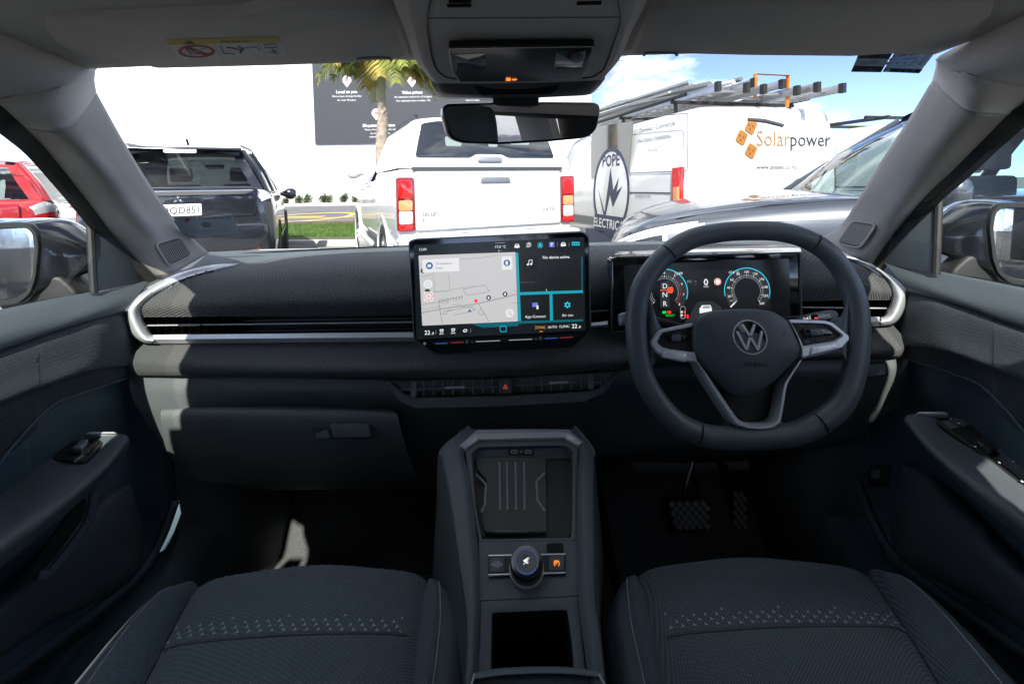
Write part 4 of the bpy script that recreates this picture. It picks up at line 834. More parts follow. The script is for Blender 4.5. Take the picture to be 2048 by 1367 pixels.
# ================================================================== front seats
from mathutils.bvhtree import BVHTree
def seat(side):
    left = side < 0
    rt = thing('front_seat', 'left front seat, dark woven cushion with a bright row of small stars' if left else 'right front seat under the steering wheel, dark woven cushion with pale side stitching', 'car seat', (-.33 if left else .374, .4, .37))
    mx = (lambda p: p) if left else (lambda p: V((.044 - p.x, p.y, p.z)))
    ys = [.705, .70, .685, .655, .61, .565, .50, .40, .25, .05]
    def ln(a, y):   # value along the seat from (y, value) pairs
        for (y0, v0), (y1, v1) in zip(a, a[1:]):
            if y <= y0 and y >= y1: return v0 + (v1 - v0) * (y0 - y) / (y0 - y1)
        return a[0][1] if y > a[0][0] else a[-1][1]
    prof = [(.705, -.06), (.70, -.022), (.685, -.005), (.655, .002), (.61, .003), (.565, .0), (.50, -.004), (.40, -.010), (.25, -.022), (.05, -.03)]
    XO = [(.70, -.505), (.6, -.482), (.5, -.462), (.05, -.455)]; XI = [(.70, -.146), (.6, -.138), (.5, -.130), (.05, -.14)]
    CO = [(.70, -.530), (.6, -.530), (.5, -.520), (.05, -.53)]; CI = [(.70, -.126), (.65, -.114), (.6, -.106), (.5, -.104), (.05, -.10)]
    SO = [(.70, -.538), (.65, -.556), (.6, -.562), (.05, -.575)]; SI = [(.70, -.112), (.65, -.080), (.6, -.068), (.05, -.06)]
    Z = .697
    cen, bo, bi, so_, si = [], [], [], [], []
    for y in ys:
        z = Z + ln(prof, y); yo = y - .018; xo, xi, co, ci, sO, sI = (ln(a, y) for a in (XO, XI, CO, CI, SO, SI))
        cen.append([mx(V((xo + (xi - xo) * t, y + dy, z + dz))) for t, dy, dz in ((0, -.012, -.014), (.06, -.009, -.005), (.2, -.004, .0), (.5, .004, .004), (.8, -.002, .001), (.94, -.006, -.004), (1, -.010, -.013))])
        bump = .012 if y < .66 else .004
        bo.append([mx(V((xo, yo, z - .014))), mx(V((xo + (co - xo) * .25, yo - .002, z + .002))), mx(V((xo + (co - xo) * .65, yo - .006, z + bump))), mx(V((co, yo - .010, z + bump - .002)))])
        bi.append([mx(V((xi, yo, z - .014))), mx(V((xi + (ci - xi) * .3, yo - .002, z + .0))), mx(V((xi + (ci - xi) * .7, yo - .006, z + bump * .7))), mx(V((ci, yo - .008, z + bump * .7 - .002)))])
        so_.append([mx(V((co, yo - .010, z + bump - .002))), mx(V((co + (sO - co) * .6, yo - .014, z + bump - .012))), mx(V((sO, yo - .02, z - .03))), mx(V((sO - .004, yo - .02, z - .12))), mx(V((sO + .02, yo - .03, z - .2)))])
        si.append([mx(V((ci, yo - .008, z + bump * .7 - .002))), mx(V((ci + (sI - ci) * .6, yo - .012, z + bump * .7 - .012))), mx(V((sI, yo - .02, z - .035))), mx(V((sI + .003, yo - .02, z - .12))), mx(V((sI - .01, yo - .03, z - .2)))])
    cc = loft('cushion', cen, 'seat_cloth', rt, 40, 60)
    for b_, nm in ((bo, 'bolster'), (bi, 'bolster')): loft(nm, b_, 'seat_side', rt, 12, 60)
    for b_ in (so_, si): loft('side_skirt', b_, 'seat_skin', rt, 16, 60)
    # front face down to the rails
    fr0 = [r for r in (so_[0][::-1] + [bo[0][1]] + cen[0] + [bi[0][1]] + si[0])]
    fr1 = [p + V((0, -.05, -.12)) if i > 3 and i < len(fr0) - 4 else p + V((0, -.02, 0)) for i, p in enumerate(fr0)]
    loft('front_face', [fr0, fr1], 'seat_skin', rt, 40, 4)
    # twin stitch lines
    for rows in (so_, si):
        P3 = catmull([r[0] + V((0, 0, .0008)) for r in rows[1:]], 150); m = MB()
        for i in range(0, 148, 1): m.tube([P3[i].lerp(P3[i + 1], .15), P3[i].lerp(P3[i + 1], .8)], .0010, 4)
        st = m.build('stitching', 'thread', rt); st['kind'] = 'stuff'
    # cross seam and woven stars
    dg = cc.data; bv = BVHTree.FromPolygons([v.co + wl(rt) for v in dg.vertices], [tuple(p.vertices) for p in dg.polygons])
    def drop(x, y):
        h = bv.ray_cast(V((x, y, 2)), V((0, 0, -1))); return h[0] if h[0] else None
    cx = -.32 if left else .364; hw = .168
    for y0 in (.574, .44):
        pts = [drop(cx + hw * t, y0 + .004 * t * (1 if left else 1)) for t in [i / 40 - 1 for i in range(81)]]; pts = [p for p in pts if p]
        tube('cross_seam', [p + V((0, 0, .0002)) for p in pts], .0022, 'thread_dark', rt, 6)
    mb, md = MB(), MB(); gx, gy = .0158, .0100
    for j in range(-16, 20):
        for i in range(-12, 13):
            y = .580 + j * gy * .62; x = cx + (i + (j % 2) * .5) * gx + j * .0021
            if abs(x - cx) > hw - .006: continue
            p = drop(x, y)
            if not p: continue
            nearb = math.exp(-((j - (i % 5) * .3) / 2.2) ** 2) if j >= 0 else 0
            r_ = .0040 * (.55 + .45 * nearb); tgt = mb if nearb > .45 else md
            v = []; 
            for k in range(3):
                a = math.pi / 2 + k * 2.094 + .3; v.append(p + V((math.cos(a) * r_, math.sin(a) * r_, .0009))); a += 1.047; v.append(p + V((math.cos(a) * r_ * .28, math.sin(a) * r_ * .28, .0009)))
            tgt.add(v, [tuple(range(6))])
    for m, nm in ((mb, 'motif'), (md, 'motif_dim')):
        if m.v: m.build('woven_star', nm, rt, False)['kind'] = 'stuff'
    # backrest and headrest behind the viewer
    def sect(y, z, w, d): return [mx(V((-.33 + w * a, y + d * b, z))) for a, b in ((-1, -.2), (-.9, .75), (-.6, .85), (0, .6), (.6, .85), (.9, .75), (1, -.2), (.7, -1), (-.7, -1))]
    rows = [sect(.02, .62, .24, .08), sect(-.02, .75, .25, .08), sect(-.08, .95, .25, .075), sect(-.14, 1.12, .24, .065), sect(-.17, 1.20, .19, .05), sect(-.175, 1.215, .1, .02)]
    loft('backrest', rows, 'seat_cloth', rt, 36, 24, closed=True, cap=True)
    rows = [sect(-.185, 1.235, .10, .03), sect(-.185, 1.25, .13, .05), sect(-.19, 1.33, .13, .055), sect(-.20, 1.40, .12, .045), sect(-.20, 1.415, .08, .02)]
    loft('headrest', rows, 'seat_side', rt, 28, 16, closed=True, cap=True)
    for dx in (-.05, .05): tube('headrest_post', [mx(V((-.33 + dx, -.18, 1.19))), mx(V((-.33 + dx, -.185, 1.26)))], .006, 'steel', rt)
    m = MB(); m.box(ORG, *sorted((mx(V((-.52, 0, 0))).x, mx(V((-.14, 0, 0))).x)), -.1, .60, .42, .55); m.build('seat_base', 'black_matte', rt, False)
    for x in (-.5, -.16): a = mx(V((x, 0, 0))).x; box('seat_rail', ORG, a - .015, a + .015, -.2, .62, .375, .43, 'black_matte', rt)
    return rt
for s in (-1, 1): seat(s)
# rear bench, seen only in the mirror
rb = thing('rear_bench', 'dark rear seat bench reflected in the interior mirror', 'car seat', (0, -1.2, .36))
loft('cushion', [[V((x, y, z)) for x in (-.62, -.3, 0, .3, .62)] for y, z in ((-.72, .45), (-.74, .66), (-.85, .70), (-1.2, .66), (-1.25, .5))], 'seat_cloth', rb, 24, 16)
loft('backrest', [[V((x, y, z)) for x in (-.62, -.3, 0, .3, .62)] for y, z in ((-1.15, .6), (-1.22, .75), (-1.32, .95), (-1.38, .98), (-1.42, .9), (-1.40, .6))], 'seat_cloth', rb, 24, 20)  # backrest set low so light from the rear window passes over
for x in (-.36, 0, .36): bevel(box('headrest', ORG, x - .12, x + .12, -1.46, -1.37, .98, 1.08, 'seat_side', rb), .025)

# ================================================================== steering wheel
sw = thing('steering_wheel', 'black leather three-spoke steering wheel with silver trims and round emblem', 'steering wheel', PY(1496, 690, .72))
wf = Fr(PY(1496, 672, .70), V((-.03, -.92, .34)), roll=0)
wf.u = (ROT @ V((1, 0, 0)) - wf.w * (ROT @ V((1, 0, 0))).dot(wf.w)).normalized(); wf.v = wf.w.cross(wf.u)
K = .70 / F
def W(px, py, w=0): return wf(*wf.px(px, py, w), w)
# rim centre line through measured points
outer = [(1252, 640), (1262, 575), (1290, 525), (1330, 485), (1380, 458), (1440, 446), (1500, 443), (1560, 446), (1615, 460), (1665, 490), (1703, 535), (1728, 590), (1737, 650), (1735, 720), (1722, 780), (1698, 828), (1655, 864), (1612, 886), (1570, 895), (1500, 899), (1430, 896), (1388, 887), (1340, 861), (1300, 818), (1270, 765), (1256, 705)]
o2 = [V((*wf.px(*p), 0)) for p in outer]; c = V((*wf.px(1495, 672), 0))
N = 120; cl = catmull(o2, N, True)
rt_ = .0165; ctr = [p + (c - p).normalized() * rt_ * .98 for p in cl]
pts = [wf(p.x, p.y, 0) for p in ctr]
rim = tube('rim', pts, .0168, 'leather', sw, 20, closed=True, flat=.92)
# joins in the leather wrap
def near(px, py): q = V((*wf.px(px, py), 0)); return min(range(N), key=lambda i: (ctr[i] - q).length)
for j in ((1338, 500), (1628, 497), (1395, 880), (1652, 862)):
    i = near(*j); p = pts[i]; t = (pts[(i + 1) % N] - pts[i - 1]).normalized(); a = wf.w; b = t.cross(a)
    tube('wrap_seam', [p + a * (.0170 * math.cos(k * math.pi / 10)) + b * (.0157 * math.sin(k * math.pi / 10)) for k in range(20)], .0010, 'void', rim, 6, closed=True)
# stitches on the inner side of the rim
m = MB()
for i in range(0, N):
    p = ctr[i]; d = (c - p).normalized(); q = p + d * .0152; q2 = ctr[(i + 1) % N] + (c - ctr[(i + 1) % N]).normalized() * .0152
    m.tube([wf(q.x, q.y, .006), wf(q2.x * .6 + q.x * .4, q2.y * .6 + q.y * .4, .0045)], .0007, 4)
m.build('stitching', 'black_matte', rim)['kind'] = 'stuff'
# thumb rests that join rim and spokes
def blob(name, rows, m, par=sw, nu=14, nv=10): return loft(name, [[W(*p) for p in r] for r in rows], m, par, nu, nv)
blob('thumb_rest', [[(1285, 590, -.002), (1290, 640, -.006), (1290, 700, -.006), (1292, 745, -.004)], [(1300, 600, .006), (1302, 640, .006), (1302, 690, .006), (1302, 735, .006)], [(1318, 648, .002), (1320, 660, .004), (1318, 685, .004), (1318, 712, .0)], [(1330, 660, -.006), (1335, 666, -.006), (1335, 690, -.006), (1330, 712, -.008)]], 'leather')
blob('thumb_rest', [[(1712, 560, -.004), (1708, 610, -.006), (1704, 680, -.006), (1700, 745, -.004)], [(1700, 580, .006), (1696, 620, .006), (1692, 670, .006), (1690, 715, .006)], [(1684, 628, .002), (1682, 645, .004), (1678, 665, .004), (1675, 695, .0)], [(1672, 640, -.006), (1668, 650, -.006), (1665, 670, -.006), (1664, 690, -.008)]], 'leather')
blob('lower_rest', [[(1395, 872, -.008), (1450, 878, -.002), (1500, 880, .0), (1560, 878, -.002), (1610, 868, -.008)], [(1430, 860, -.004), (1460, 866, .0), (1500, 868, .001), (1545, 866, .0), (1575, 856, -.004)], [(1450, 842, -.008), (1470, 848, -.006), (1500, 850, -.006), (1535, 848, -.006), (1560, 838, -.008)]], 'leather')
# hub
def cp(L_): return [(1180 + x * .35106, 440 + y * .35106) for x, y in L_]
hub = cp([(605, 560), (640, 535), (700, 514), (820, 503), (960, 503), (1040, 515), (1085, 535), (1135, 572), (1170, 640), (1204, 722), (1206, 750), (1190, 790), (1080, 905), (945, 1000), (900, 1010), (860, 1010), (820, 998), (700, 890), (615, 790), (595, 740), (590, 650), (590, 590)])
ho = wf.pxs(hub, .02)
# crowned hub: shrinking rings
hc = V((sum(p[0] for p in ho) / len(ho), sum(p[1] for p in ho) / len(ho))); hs = [V(p) for p in dense(rpoly(ho, .010, 3), 2)]
if area2([tuple(p) for p in hs]) < 0: hs = hs[::-1]
lay = [[wf(*(hc + (p - hc) * s), z) for p in hs] for s, z in ((1.0, -.03), (1.0, .008), (.992, .0145), (.975, .0185), (.94, .0205), (.8, .0235), (.55, .026), (.2, .027))]
hb = MB().grid(lay, closed=True, cap=True).build('airbag_cover', 'hub_skin', sw, True, 50)
ef = wf.shift(*wf.px(1500, 674, .027), .0268)
MB().ring(circ(.0258, 56), circ(.0236, 56), ef, .0022, -.001, .0008).build('emblem_ring', 'emblem_silver', hb)
plate('emblem_disc', circ(.0236, 40), ef, .0008, 'black_gloss', hb, 0, -.001)
def vw(fr, Rr, m, par, w0=.0002, t=.0014, lw=.135):
    """interlaced letters inside a ring of radius Rr"""
    g = MB()
    def bar(a, b, hw):
        a, b = V(a) * Rr, V(b) * Rr; d = (b - a).normalized(); nn = V((-d.y, d.x)) * hw * Rr
        g.plate([tuple(a - nn), tuple(b - nn), tuple(b + nn), tuple(a + nn)], fr, t, 0, w0)
    h = lw / 2 + .01
    bar((-.40, .80), (-.03, .10), h); bar((.40, .80), (.03, .10), h)                 # V
    bar((-.80, .38), (-.36, -.76), h); bar((.80, .38), (.36, -.76), h)              # W outer
    bar((-.38, -.80), (-.02, -.02), h); bar((.38, -.80), (.02, -.02), h)            # W inner
    return g.build('emblem_letters', m, par, False)
vw(ef, .0236, 'emblem_silver', hb, -.0003, .0022)
text('AIRBAG', wf, *wf.px(1509, 728, .026), .0062, 'void', hb, w=.0280, sx=1.15)
for x, y in ((1432, 674), (1566, 668)):
    text('⊢' if x < 1500 else '⊣', wf, *wf.px(x, y, .024), .004, 'void', hb, w=.0246)
    text('ト' if x < 1500 else 'd', wf, *wf.px(x, y, .024), .003, 'void', hb, w=.0246)
# spoke trims
def pl(name, L_, t, m, par, b=.0015, base=0, r=3): 
    o_ = rpoly(wf.pxs(cp(L_), base + t), r * K); return plate(name, o_, wf, t, m, par, b, base)
Lo = cp([(592, 584), (480, 607), (405, 622), (380, 640), (348, 695), (352, 715), (375, 752), (420, 778), (520, 800), (610, 815), (600, 760), (590, 700)])
Li = cp([(590, 606), (490, 627), (415, 642), (405, 652), (385, 690), (388, 702), (410, 722), (450, 734), (530, 745), (590, 752), (588, 730), (587, 690)])
Ro = cp([(1128, 566), (1230, 568), (1340, 572), (1385, 585), (1474, 660), (1478, 680), (1440, 728), (1400, 742), (1300, 772), (1205, 790), (1206, 740), (1180, 660)])
Ri = cp([(1142, 588), (1230, 588), (1335, 592), (1365, 602), (1432, 652), (1432, 660), (1398, 685), (1370, 692), (1290, 705), (1212, 718), (1205, 700), (1170, 630)])
for o_, i_ in ((Lo, Li), (Ro, Ri)):
    MB().ring(dense(wf.pxs(o_, .012), 3), dense(wf.pxs(i_, .012), 3), wf, .022, -.008, .003).build('spoke_trim', 'satin', sw)
bl = plate('switch_pad', rpoly(wf.pxs(Li, .008), .004), wf, .014, 'black_matte', sw, .001, -.006)
br = plate('switch_pad', rpoly(wf.pxs(Ri, .008), .004), wf, .014, 'black_matte', sw, .001, -.006)
for par, L_ in ((bl, [[(428, 652), (545, 645), (553, 660), (545, 700), (440, 696), (425, 690)]]), (br, [[(1215, 620), (1345, 618), (1385, 640), (1382, 655), (1235, 672), (1225, 660)]])):
    for q in L_: pl('rocker', q, .004, 'black_gloss', par, .001, .008)
pl('rocker_key', [(465, 652), (520, 648), (522, 690), (470, 690)], .006, 'dash_smooth', bl, .001, .008); pl('rocker_key', [(1255, 628), (1325, 624), (1335, 652), (1262, 660)], .006, 'dash_smooth', br, .001, .008)
m = MB()
for a, b in (((460, 625), (465, 648)), ((520, 618), (520, 645)), ((460, 700), (460, 728)), ((520, 704), (520, 740)), ((552, 675), (588, 676))): m.tube([wf(*wf.px(*cp([p])[0], .0082), .0082) for p in (a, b)], .0003, 4)
m.build('key_joint', 'void', bl)
m = MB()
for a, b in (((1228, 590), (1240, 612)), ((1300, 592), (1300, 612)), ((1285, 672), (1285, 700)), ((1350, 660), (1352, 690)), ((1195, 680), (1230, 674))): m.tube([wf(*wf.px(*cp([p])[0], .0082), .0082) for p in (a, b)], .0003, 4)
m.build('key_joint', 'void', br)
for s_, p, par in (('VIEW', (1236, 692), br), ('OK', (1296, 640), br), ('^', (1272, 604), br), ('v', (1316, 683), br), ('<', (1240, 645), br), ('a', (1197, 604), br), ('*', (1355, 636), br), ('+', (490, 668), bl), ('+', (535, 668), bl)):
    x, y = cp([p])[0]; text(s_, wf, *wf.px(x, y, .013), .0022, 'grey_print', par, w=.0146)
for L_, par, tx in (([(428, 744), (545, 757), (555, 772), (548, 812), (420, 785), (412, 775)], sw, ((452, 755), (522, 767))), ([(1262, 720), (1392, 702), (1415, 722), (1408, 738), (1260, 772), (1254, 765)], sw, ((1293, 733), (1372, 716)))):
    k = pl('paddle_key', L_, .016, 'satin', par, .002, .0, 4)
    for p in tx: text('⋈' if False else 'x', wf, *wf.px(*cp([p])[0], .016), .0022, 'dark_print', k, w=.0163)
# lower U-shaped trim
Uo = cp([(600, 800), (640, 880), (720, 1010), (800, 1130), (830, 1165), (870, 1185), (930, 1196), (1000, 1196), (1045, 1188), (1080, 1165), (1095, 1140), (1112, 1050), (1128, 950), (1160, 880), (1210, 795)])
Ui = cp([(612, 800), (680, 880), (752, 990), (830, 1105), (855, 1135), (885, 1152), (935, 1162), (1000, 1161), (1035, 1150), (1055, 1130), (1065, 1105), (1080, 1030), (1095, 940), (1112, 910), (1190, 800)])
a, b = [V((*wf.px(*p, .012), 0)) for p in Uo], [V((*wf.px(*p, .012), 0)) for p in Ui]; a, b = catmull(a, 60), catmull(b, 60)
MB().grid([[wf(p.x, p.y, -.02) for p in a], [wf(p.x, p.y, .008) for p in a], [wf(*(p.lerp(q, .3)).xy, .013) for p, q in zip(a, b)], [wf(*(p.lerp(q, .7)).xy, .013) for p, q in zip(a, b)], [wf(p.x, p.y, .006) for p in b], [wf(p.x, p.y, -.02) for p in b]]).build('lower_trim', 'satin', sw, True, 28)
# spoke back and column shroud
pl('spoke_back', [(600, 780), (700, 900), (820, 1100), (880, 1150), (1030, 1150), (1070, 1090), (1100, 930), (1200, 780), (900, 700)], .012, 'black_matte', sw, .003, -.022)
pl('arm_back', [(380, 640), (600, 590), (1130, 570), (1380, 590), (1470, 670), (1400, 740), (1190, 800), (610, 820), (400, 760)], .014, 'black_matte', sw, .004, -.022)
clm = thing('steering_column', 'dark steering column shroud behind the wheel with two stalks', 'steering column', PY(1496, 800, .85))
def ring3(px, py, Y, rx, ry): return [PY(px, py, Y) + V((rx * math.cos(a), 0, ry * math.sin(a))) for a in [2 * math.pi * k / 20 for k in range(20)]]
loft('shroud', [ring3(1490, 690, .73, .055, .05), ring3(1488, 695, .76, .075, .065), ring3(1485, 730, .86, .085, .07), ring3(1480, 740, .98, .08, .07)], 'black_matte', clm, 28, 12, closed=True, cap=True)
# wiper / indicator stalk, left; gear selector, right
st = loft('indicator_stalk', [[PY(x, y, Y) + V((0, .0, .009 * math.sin(a))) + V((0, .006 * math.cos(a), 0)) for a in [2 * math.pi * k / 10 for k in range(10)]] for x, y, Y in ((1236, 637, .79), (1246, 636, .79), (1300, 640, .78), (1380, 660, .78))], 'black_matte', clm, 16, 12, closed=True, cap=True)
f_ = Fr(PY(1243, 638, .782), V((-.1, -1, .2))); pplate('stalk_tip', [(1236, 628), (1247, 624), (1258, 624), (1256, 648), (1237, 652)], f_, .008, 'satin_dark', st, .003, 0, r=4)
gs = Fr(PY(1640, 634, .775), V((0, -1, .35)))
g2 = pplate('gear_selector', [(1590, 641), (1610, 630), (1645, 622), (1668, 619), (1678, 627), (1676, 645), (1640, 655), (1592, 655)], gs, .016, 'dash_smooth', clm, .006, -.012, r=8)
pplate('selector_window', [(1602, 637), (1625, 628), (1655, 625), (1662, 636), (1655, 643), (1606, 645)], gs, .0012, 'black_gloss', g2, .0004, .0038, r=4)
ptext('D', gs, 1606, 638.5, 5, 'ui_white', g2, w=.0056); ptext('S', gs, 1616, 635, 5, 'ui_white', g2, w=.0056); ptext('▲', gs, 1611, 636, 3, 'ui_white', g2, w=.0056); pplate('park_light', [(1625, 634.5), (1630, 634.5), (1630, 638), (1625, 638)], gs, .0003, 'ui_red', g2, 0, .0052)

# ================================================================== instrument cluster
ic = thing('instrument_cluster', 'black digital instrument display behind the steering wheel with two round gauges', 'instrument cluster', PY(1410, 660, .90))
kf2 = Fr(PY(1410, 580, .826), V((.0, -1, .10)))
pplate('housing', [(1221, 516), (1600, 504), (1603, 632), (1430, 655), (1222, 665)], kf2, .03, 'black_gloss', ic, .004, -.03, r=6)
loft('hood', [[PY(1222, 514, .822), PY(1410, 509, .822), PY(1603, 503, .822)], [PY(1230, 507, .87), PY(1410, 500, .87), PY(1600, 496, .87)], [PY(1240, 500, .98), PY(1410, 494, .98), PY(1590, 489, .98)]], 'black_gloss', ic, 20, 8)
MB().ring(rpoly(kf2.pxs([(1221, 516), (1600, 504), (1603, 632), (1222, 665)]), .004), rpoly(kf2.pxs([(1223, 518), (1598, 506), (1601, 630), (1224, 663)]), .004), kf2, .003, 0).build('housing_edge', 'dash_smooth', ic)
sc_ = pplate('display', [(1248, 530), (1578, 517), (1580, 632), (1250, 648)], kf2, .0006, 'ui_black', ic, 0, .0002, r=4)
pplate('display_area', [(1330, 542), (1541, 536), (1541, 618), (1330, 622)], kf2, .0003, 'ui_tile', sc_, 0, .0008)
pplate('hood_glint', [(1380, 509), (1560, 504), (1560, 516), (1362, 521)], kf2, .0004, 'black_gloss', ic, .0001, .001)
def C(x, y): return (1180 + x * .35106, 440 + y * .35106)
def gauge(cx, cy, R1, vals, a0, a1, red):
    u, v = kf2.px(*C(cx, cy)); k = (kf2.o - CAM).length / F * .35106
    def arc(r0, r1, b0, b1, m, w, nm='gauge_arc', n=40):
        L1 = [kf2(u + r0 * k * math.cos(R(b0 + (b1 - b0) * i / n)), v + r0 * k * math.sin(R(b0 + (b1 - b0) * i / n)), w) for i in range(n + 1)]
        L2 = [kf2(u + r1 * k * math.cos(R(b0 + (b1 - b0) * i / n)), v + r1 * k * math.sin(R(b0 + (b1 - b0) * i / n)), w) for i in range(n + 1)]
        return MB().grid([L1, L2]).build(nm, m, sc_, False)
    arc(70, 116, a0, a1, 'ui_gauge', .0012, 'gauge_face'); arc(115, 119, a0 - 30, a1 + 22, 'ui_bright_cyan', .0014); arc(68, 70, a0, a1, 'ui_grey', .0014)
    for i, s_ in enumerate(vals):
        a = R(a0 + (a1 - a0) * i / (len(vals) - 1)); text(s_, kf2, u + 97 * k * math.cos(a), v + 97 * k * math.sin(a), 12 * k, 'ui_white', sc_, w=.0018)
        for j in range(4 if i < len(vals) - 1 else 1):
            b = R(a0 + (a1 - a0) * (i + j / 4) / (len(vals) - 1)); r0, r1, hw = (76, 84, 1.6) if j == 0 else (77, 82, .9); ca, sa = math.cos(b), math.sin(b)
            MB().add([kf2(u + (r * ca - t * sa) * k, v + (r * sa + t * ca) * k, .0018) for r, t in ((r0, -hw), (r1, -hw), (r1, hw), (r0, hw))], [(0, 1, 2, 3)]).build('tick', 'ui_red' if red and i > 5 else 'ui_white', sc_, False)
    return u, v, k
u, v, k = gauge(893, 402, 118, ['0', '20', '40', '60', '80', '100', '120', '150', '180', '220', '260'], 222, -42, False)
MB().add([kf2(u + x * k, v + y * k, .002) for x, y in ((-92, -78), (-88, -84), (-62, -58), (-64, -54))], [(0, 1, 2, 3)]).build('needle', 'ui_white', sc_, False)
u2, v2, k2 = gauge(425, 408, 118, ['0', '1', '2', '3', '4', '5', '6', '7', '8'], 222, -42, True)
def ct(s_, x, y, c_, m, al='CENTER', **q): ptext(s_, kf2, *C(x, y), c_ * .35, m, sc_, al, w=.002, **q)
ct('12:09', 502, 303, 14, 'ui_white'); ct('17.0 °C', 816, 297, 13, 'ui_white'); ct('0', 658, 352, 34, 'ui_white', bold=.01); ct('km/h', 659, 377, 9, 'ui_white'); ct('READY', 455, 541, 11, 'ui_green', bold=.01); ct('km/h', 803, 457, 6, 'ui_white')
ct('•••', 598, 365, 6, 'ui_grey'); ct('(o)', 563, 346, 14, 'ui_grey'); ct('~', 598, 346, 16, 'ui_grey')
def cpl(name, L_, m, w=.0014, r=0): return pplate(name, [C(*p) for p in L_], kf2, .0002, m, sc_, 0, w, r=r)
cpl('selector_card', [(397, 352), (450, 348), (450, 495), (398, 499)], 'ui_gauge', .0022, 4)
for s_, y in (('D', 374), ('N', 423), ('R', 474)): ptext(s_, kf2, *C(424, y), 26 * .35, 'ui_white', sc_, w=.0028)
cpl('selector_line', [(398, 396), (450, 395), (450, 399), (398, 400)], 'ui_redorange', .0024); cpl('park_mark', [(438, 381), (470, 379), (471, 413), (439, 415)], 'ui_redorange', .0026, 3); ptext('P', kf2, *C(449, 397), 13 * .35, 'ui_black', sc_, w=.0032)
u3, v3 = kf2.px(*C(725, 350))
for r_, m_, w_ in ((18, 'ui_white', .0014), (16, 'ui_red', .0018), (12, 'ui_white', .0022)): plate('limit_sign', circ(r_ * k, 24, u3, v3), kf2, .0002, m_, sc_, 0, w_)
ct('5', 725, 351, 14, 'ui_ink'); cpl('tell_tale', [(410, 517), (433, 516), (433, 531), (410, 532)], 'ui_green', r=3); cpl('tell_tale', [(438, 516), (461, 515), (461, 531), (438, 532)], 'ui_red', r=3)
MB().ring(rpoly(kf2.pxs([C(512, 490), C(542, 489), C(543, 560), C(513, 561)]), .004), rpoly(kf2.pxs([C(515, 493), C(540, 492), C(540, 557), C(516, 558)]), .003), kf2, .0002, .0014).build('seat_frame', 'ui_grey', sc_)
for p, m_ in (((521, 522), 'ui_white'), ((535, 522), 'ui_red'), ((521, 541), 'ui_white'), ((535, 541), 'ui_red')): x, y = p; cpl('belt_light', [(x - 4, y - 6), (x + 4, y - 6), (x + 4, y + 6), (x - 4, y + 6)], m_, .0016)
cpl('belt_man', [(548, 540), (554, 534), (560, 540), (560, 557), (548, 557)], 'ui_red', .0016)
cpl('lane_glow', [(610, 462), (700, 460), (760, 505), (640, 552), (560, 556)], 'ui_gauge', .001, 8)
for L_, m_, w_ in (([(622, 505), (636, 484), (684, 483), (692, 505), (692, 545), (624, 548)], 'ui_white', .0014), ([(637, 502), (644, 488), (678, 487), (684, 501)], 'ui_grey', .0018), ([(590, 548), (680, 544), (680, 550), (590, 554)], 'ui_white', .0012), ([(634, 530), (684, 527), (684, 533), (634, 536)], 'ui_grey', .0018)): cpl('car_symbol', L_, m_, w_)

# ================================================================== centre display
cdp = thing('centre_display', 'large black touchscreen standing on the dashboard showing a grey street map', 'touchscreen', PY(1000, 710, .80))
df = Fr(PY(1000, 590, .785), V((.05, -1, .10)))
hs_ = [(816, 482), (830, 477), (1166, 462), (1179, 470), (1184, 660), (1150, 696), (1130, 700), (880, 712), (862, 708), (826, 678)]
pplate('housing', hs_, df, .018, 'dash_smooth', cdp, .004, -.018, r=6)
gls = pplate('glass', [(819, 486), (832, 480), (1164, 465), (1176, 474), (1180, 660), (1147, 692), (1130, 695), (882, 707), (866, 703), (829, 676)], df, .0006, 'black_gloss', cdp, 0, .0, r=5)
pplate('picture', [(828, 490), (1168, 474), (1171, 660), (833, 678)], df, .0003, 'ui_back', gls, 0, .0007, r=3)
def Dp(x, y): return (760 + x * .29257, 440 + y * .29257)
def ui(name, L_, m, w=.0012, r=0): return pplate(name, [Dp(*p) for p in L_], df, .0002, m, gls, 0, w, r=r)
def ut(s_, x, y, c_, m='ui_white', al='CENTER', w=.0024, **q): return ptext(s_, df, *Dp(x, y), c_ * .2926, m, gls, al, w=w, **q)
mpn = ui('map', [(264, 242), (926, 218), (942, 690), (290, 720)], 'ui_map', .0012, 2)
def uline(L_, wd, m='ui_road', w=.0016):
    P2 = [V(df.px(*Dp(*p))) for p in L_]; g = MB(); hw = wd * .2926 * .785 / F / 2
    for a, b in zip(P2, P2[1:]):
        d = (b - a).normalized(); n_ = V((-d.y, d.x)) * hw; g.add([df(*(a - n_), w), df(*(b - n_), w), df(*(b + n_), w), df(*(a + n_), w)], [(0, 1, 2, 3)])
    g.build('street', m, gls, False)
